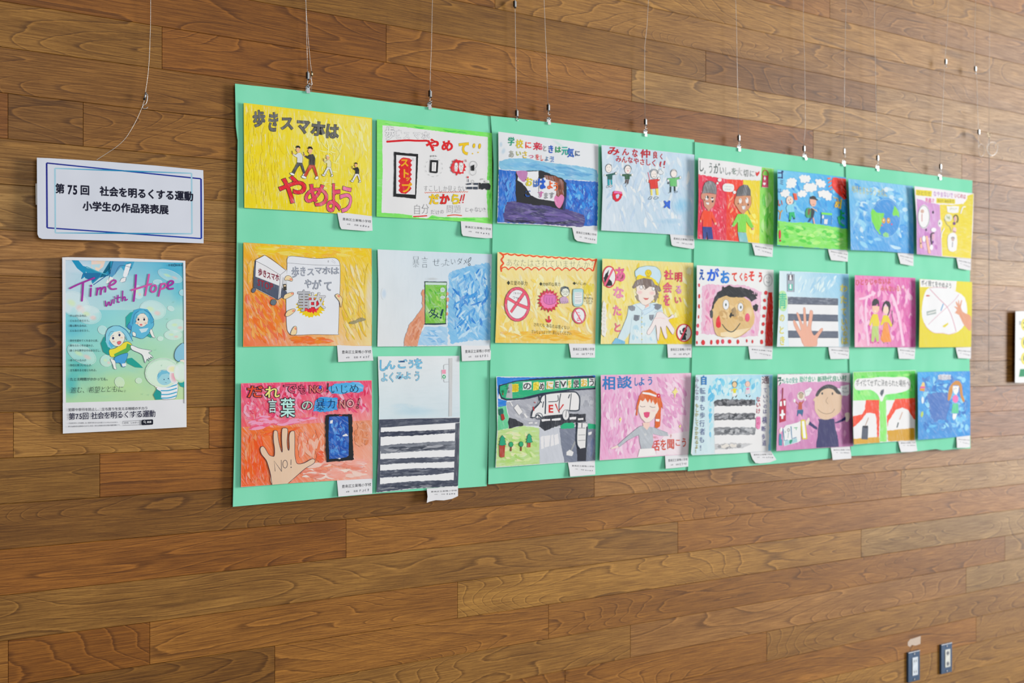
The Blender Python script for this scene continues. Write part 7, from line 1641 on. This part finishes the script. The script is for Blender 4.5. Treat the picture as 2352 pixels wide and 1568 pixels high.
# ---- 22: yellow with beach ball shape and arm
s = painting(C, '1172 206 1500 226 1750 240 1996 256 1992 700 1980 1272 1600 1276 1166 1280 1176 700', O8, 'bright yellow painting of an arm reaching into a big round white disc', paper=(210, 202, 20))
s.G('1174 210 1994 260 1978 1270 1168 1278', [(206, 196, 10), (212, 204, 30), (206, 198, 20), (208, 196, 10)], wash=(.1, .1, 0))
s.F('1178 208 1756 240 1738 390 1600 370 1400 340 1180 332', (216, 221, 228), rough=.5)
s.part('lettering', 'black brush lettering'); s.T('ポイ捨てをやめよう', 1196, 268, 1680, 310, 96, (40, 50, 60), off=.012, jit=.06)
s.part('painted_white_disc'); s.F('1280 380 1340 344 1460 340 1600 350 1760 410 1880 500 1920 700 1890 900 1780 1030 1640 1076 1540 1060 1400 1050 1280 960 1214 800 1212 640 1240 480', (216, 222, 232), sm=2); PL = (190, 120, 150); s.S('1330 360 1480 520 1600 640 1680 800 1746 1030', 1.4, PL); s.S('1790 450 1700 560 1500 740 1310 920', .9, PL); s.S('1340 344 1460 340 1600 350', 1, PL); s.S('1250 900 1290 970 1400 1050 1540 1056 1640 1076 1740 1040', .8, PL); s.F('1268 466 1300 456 1344 468 1320 480 1280 480', (180, 60, 50)); s.F('1540 590 1552 600 1512 710 1500 700', (60, 140, 200)); s.F('1282 716 1430 684 1434 750 1288 780', (150, 166, 170)); s.F('1300 740 1428 706 1430 724 1302 760', (210, 216, 220)); s.F('1536 940 1620 890 1620 920 1570 964 1540 960', (206, 196, 30))
s.part('painted_arm'); s.F('1980 800 1900 750 1850 720 1830 680 1820 640 1840 550 1824 540 1800 620 1794 560 1780 534 1776 600 1760 570 1740 560 1746 600 1770 650 1740 640 1714 640 1760 690 1726 740 1790 770 1850 900 1900 960 1976 1020', (206, 146, 116), (.25, .2, 0), sm=2)
s.done()
slip(C, '1740 1288 1978 1284 1976 1448 1976 1456 1780 1448 1760 1380', O8[1] - .001, 'name slip under the bright yellow disc painting')

# ---- 23: green and orange, litter
C = (1940, 830, 6.816)
s = painting(C, '134 164 600 150 1112 136 1108 700 1104 1234 700 1256 144 1300 128 800', O7, 'green, orange and white painting with a tree shaped speech bubble over two arches', paper=(216, 221, 230))
s.G('138 168 1108 142 1104 600 134 610', [(120, 212, 100), (80, 206, 80), (90, 214, 100), (130, 222, 120)], wash=(.4, .2, 0)); s.brush('150 180 1100 160 1096 570 150 590', 50, [(110, 212, 90), (70, 204, 70), (140, 222, 120)], 150, 9, 40, 50, (.4, 0, 0)); s.F('530 560 650 560 660 1250 550 1256 556 900', (130, 220, 110), (.5, .1, 0), rough=.8)
for a in ('330 600 540 600 544 900 536 1200 510 1180 500 900 480 820 380 800 340 810 250 930 134 1030 130 860 280 820 320 740', '790 590 1108 570 1104 910 1080 900 1000 760 900 720 800 760 720 880 690 920 670 1040 660 860 700 800'): s.F(a, (222, 66, 26), (.35, .1, .2), rough=.6)
s.F('140 1210 540 1180 550 1270 146 1296', (200, 156, 40), (.3, .1, 0), rough=.6); s.F('664 1080 1090 1040 1100 1230 680 1250', (196, 150, 20), (.3, .1, 0), rough=.8)
s.part('painted_speech_bubble'); s.F('150 340 200 270 400 260 560 240 760 246 940 240 1020 290 1030 400 960 460 800 500 640 520 604 600 566 626 540 560 500 500 400 440 220 450 160 420', (216, 221, 230), sm=2); s.F('552 500 570 450 616 430 612 490 580 550', (80, 90, 106))
s.part('lettering', 'black brush lettering'); s.T('ポイ捨てせずに決められた場所へ', 176, 330, 1016, 345, 110, (60, 66, 70), off=.006, jit=.06)
s.part('painted_ash_bin'); s.F('276 1030 290 1004 366 1004 370 1040 362 1220 262 1216', (74, 84, 104), (.2, .1, 0)); s.F('276 1020 290 1004 366 1004 368 1040 330 1044', (40, 46, 60)); s.S('376 876 326 1000', 1.4, (170, 130, 110), sm=0)
s.part('painted_cigarette'); s.S('906 790 860 910', 1.4, (190, 140, 110), sm=0); s.S('840 960 822 1028', 2.6, (70, 84, 90), sm=0)
s.done()
slip(C, '838 1240 1110 1226 1130 1340 1140 1396 1040 1414 884 1418 860 1340', O7[1] - .001, 'name slip under the green and orange painting')

# ---- 24: sea blue, girl
s = painting(C, '1142 166 1500 158 1964 150 1968 600 1968 1156 1600 1196 1150 1226 1148 700', O8, 'deep blue painting of a girl with long golden hair, pink top and green skirt', paper=(50, 140, 220))
s.G('1146 170 1960 154 1964 1154 1152 1222', [(50, 160, 230), (30, 140, 220), (30, 140, 220), (60, 140, 214)], wash=(.5, .3, 0), n=6); s.brush('1160 190 1950 170 1950 1130 1170 1190', 140, [(40, 130, 210), (90, 180, 234), (30, 110, 196), (130, 200, 236)], 130, 9, 60, 70, (.5, 0, 0)); s.F('1300 500 1620 480 1640 700 1600 900 1400 940 1330 800', (60, 110, 190), (.4, .3, 0), rough=2)
s.part('painted_girl'); s.F('1612 600 1630 450 1660 370 1740 300 1810 320 1840 400 1850 520 1880 600 1860 640 1820 560 1800 450 1790 380 1700 376 1690 480 1650 600', (190, 130, 40), (.2, .1, 0), sm=2); s.F('1696 380 1790 384 1780 470 1750 524 1716 500 1690 430', (226, 226, 230)); s.S('1712 420 1712 440', 1.2, (70, 90, 110)); s.S('1740 410 1742 430', 1.2, (70, 90, 110)); s.E(1735, 585, 46, 62, (222, 110, 180)); s.F('1694 656 1778 656 1784 810 1672 806', (80, 196, 150), (.3, 0, 0)); s.F('1692 816 1764 816 1740 880 1710 920 1690 880', (224, 226, 232))
s.part('painted_small_icons'); s.F('1190 400 1220 320 1250 330 1260 400 1250 466 1176 456', (214, 190, 120)); s.F('1184 390 1256 386 1258 420 1180 420', (206, 90, 150)); s.F('1178 424 1256 424 1250 466 1176 456', (200, 140, 40)); s.E(1222, 604, 20, 56, (206, 222, 236)); s.F('1200 790 1230 776 1234 830 1210 880 1190 850', (170, 200, 90))
s.part('lettering', 'white outlined letters'); s.F('1460 220 1500 200 1670 210 1664 280 1560 294 1470 280', (196, 206, 222), rough=1); s.T('海の命', 1466, 248, 1668, 254, 90, (150, 140, 160), off=0, jit=.05)
s.done()
slip(C, '1752 1186 1962 1166 1964 1340 1900 1350 1760 1352 1756 1260', O8[1] - .001, 'name slip under the deep blue girl painting')
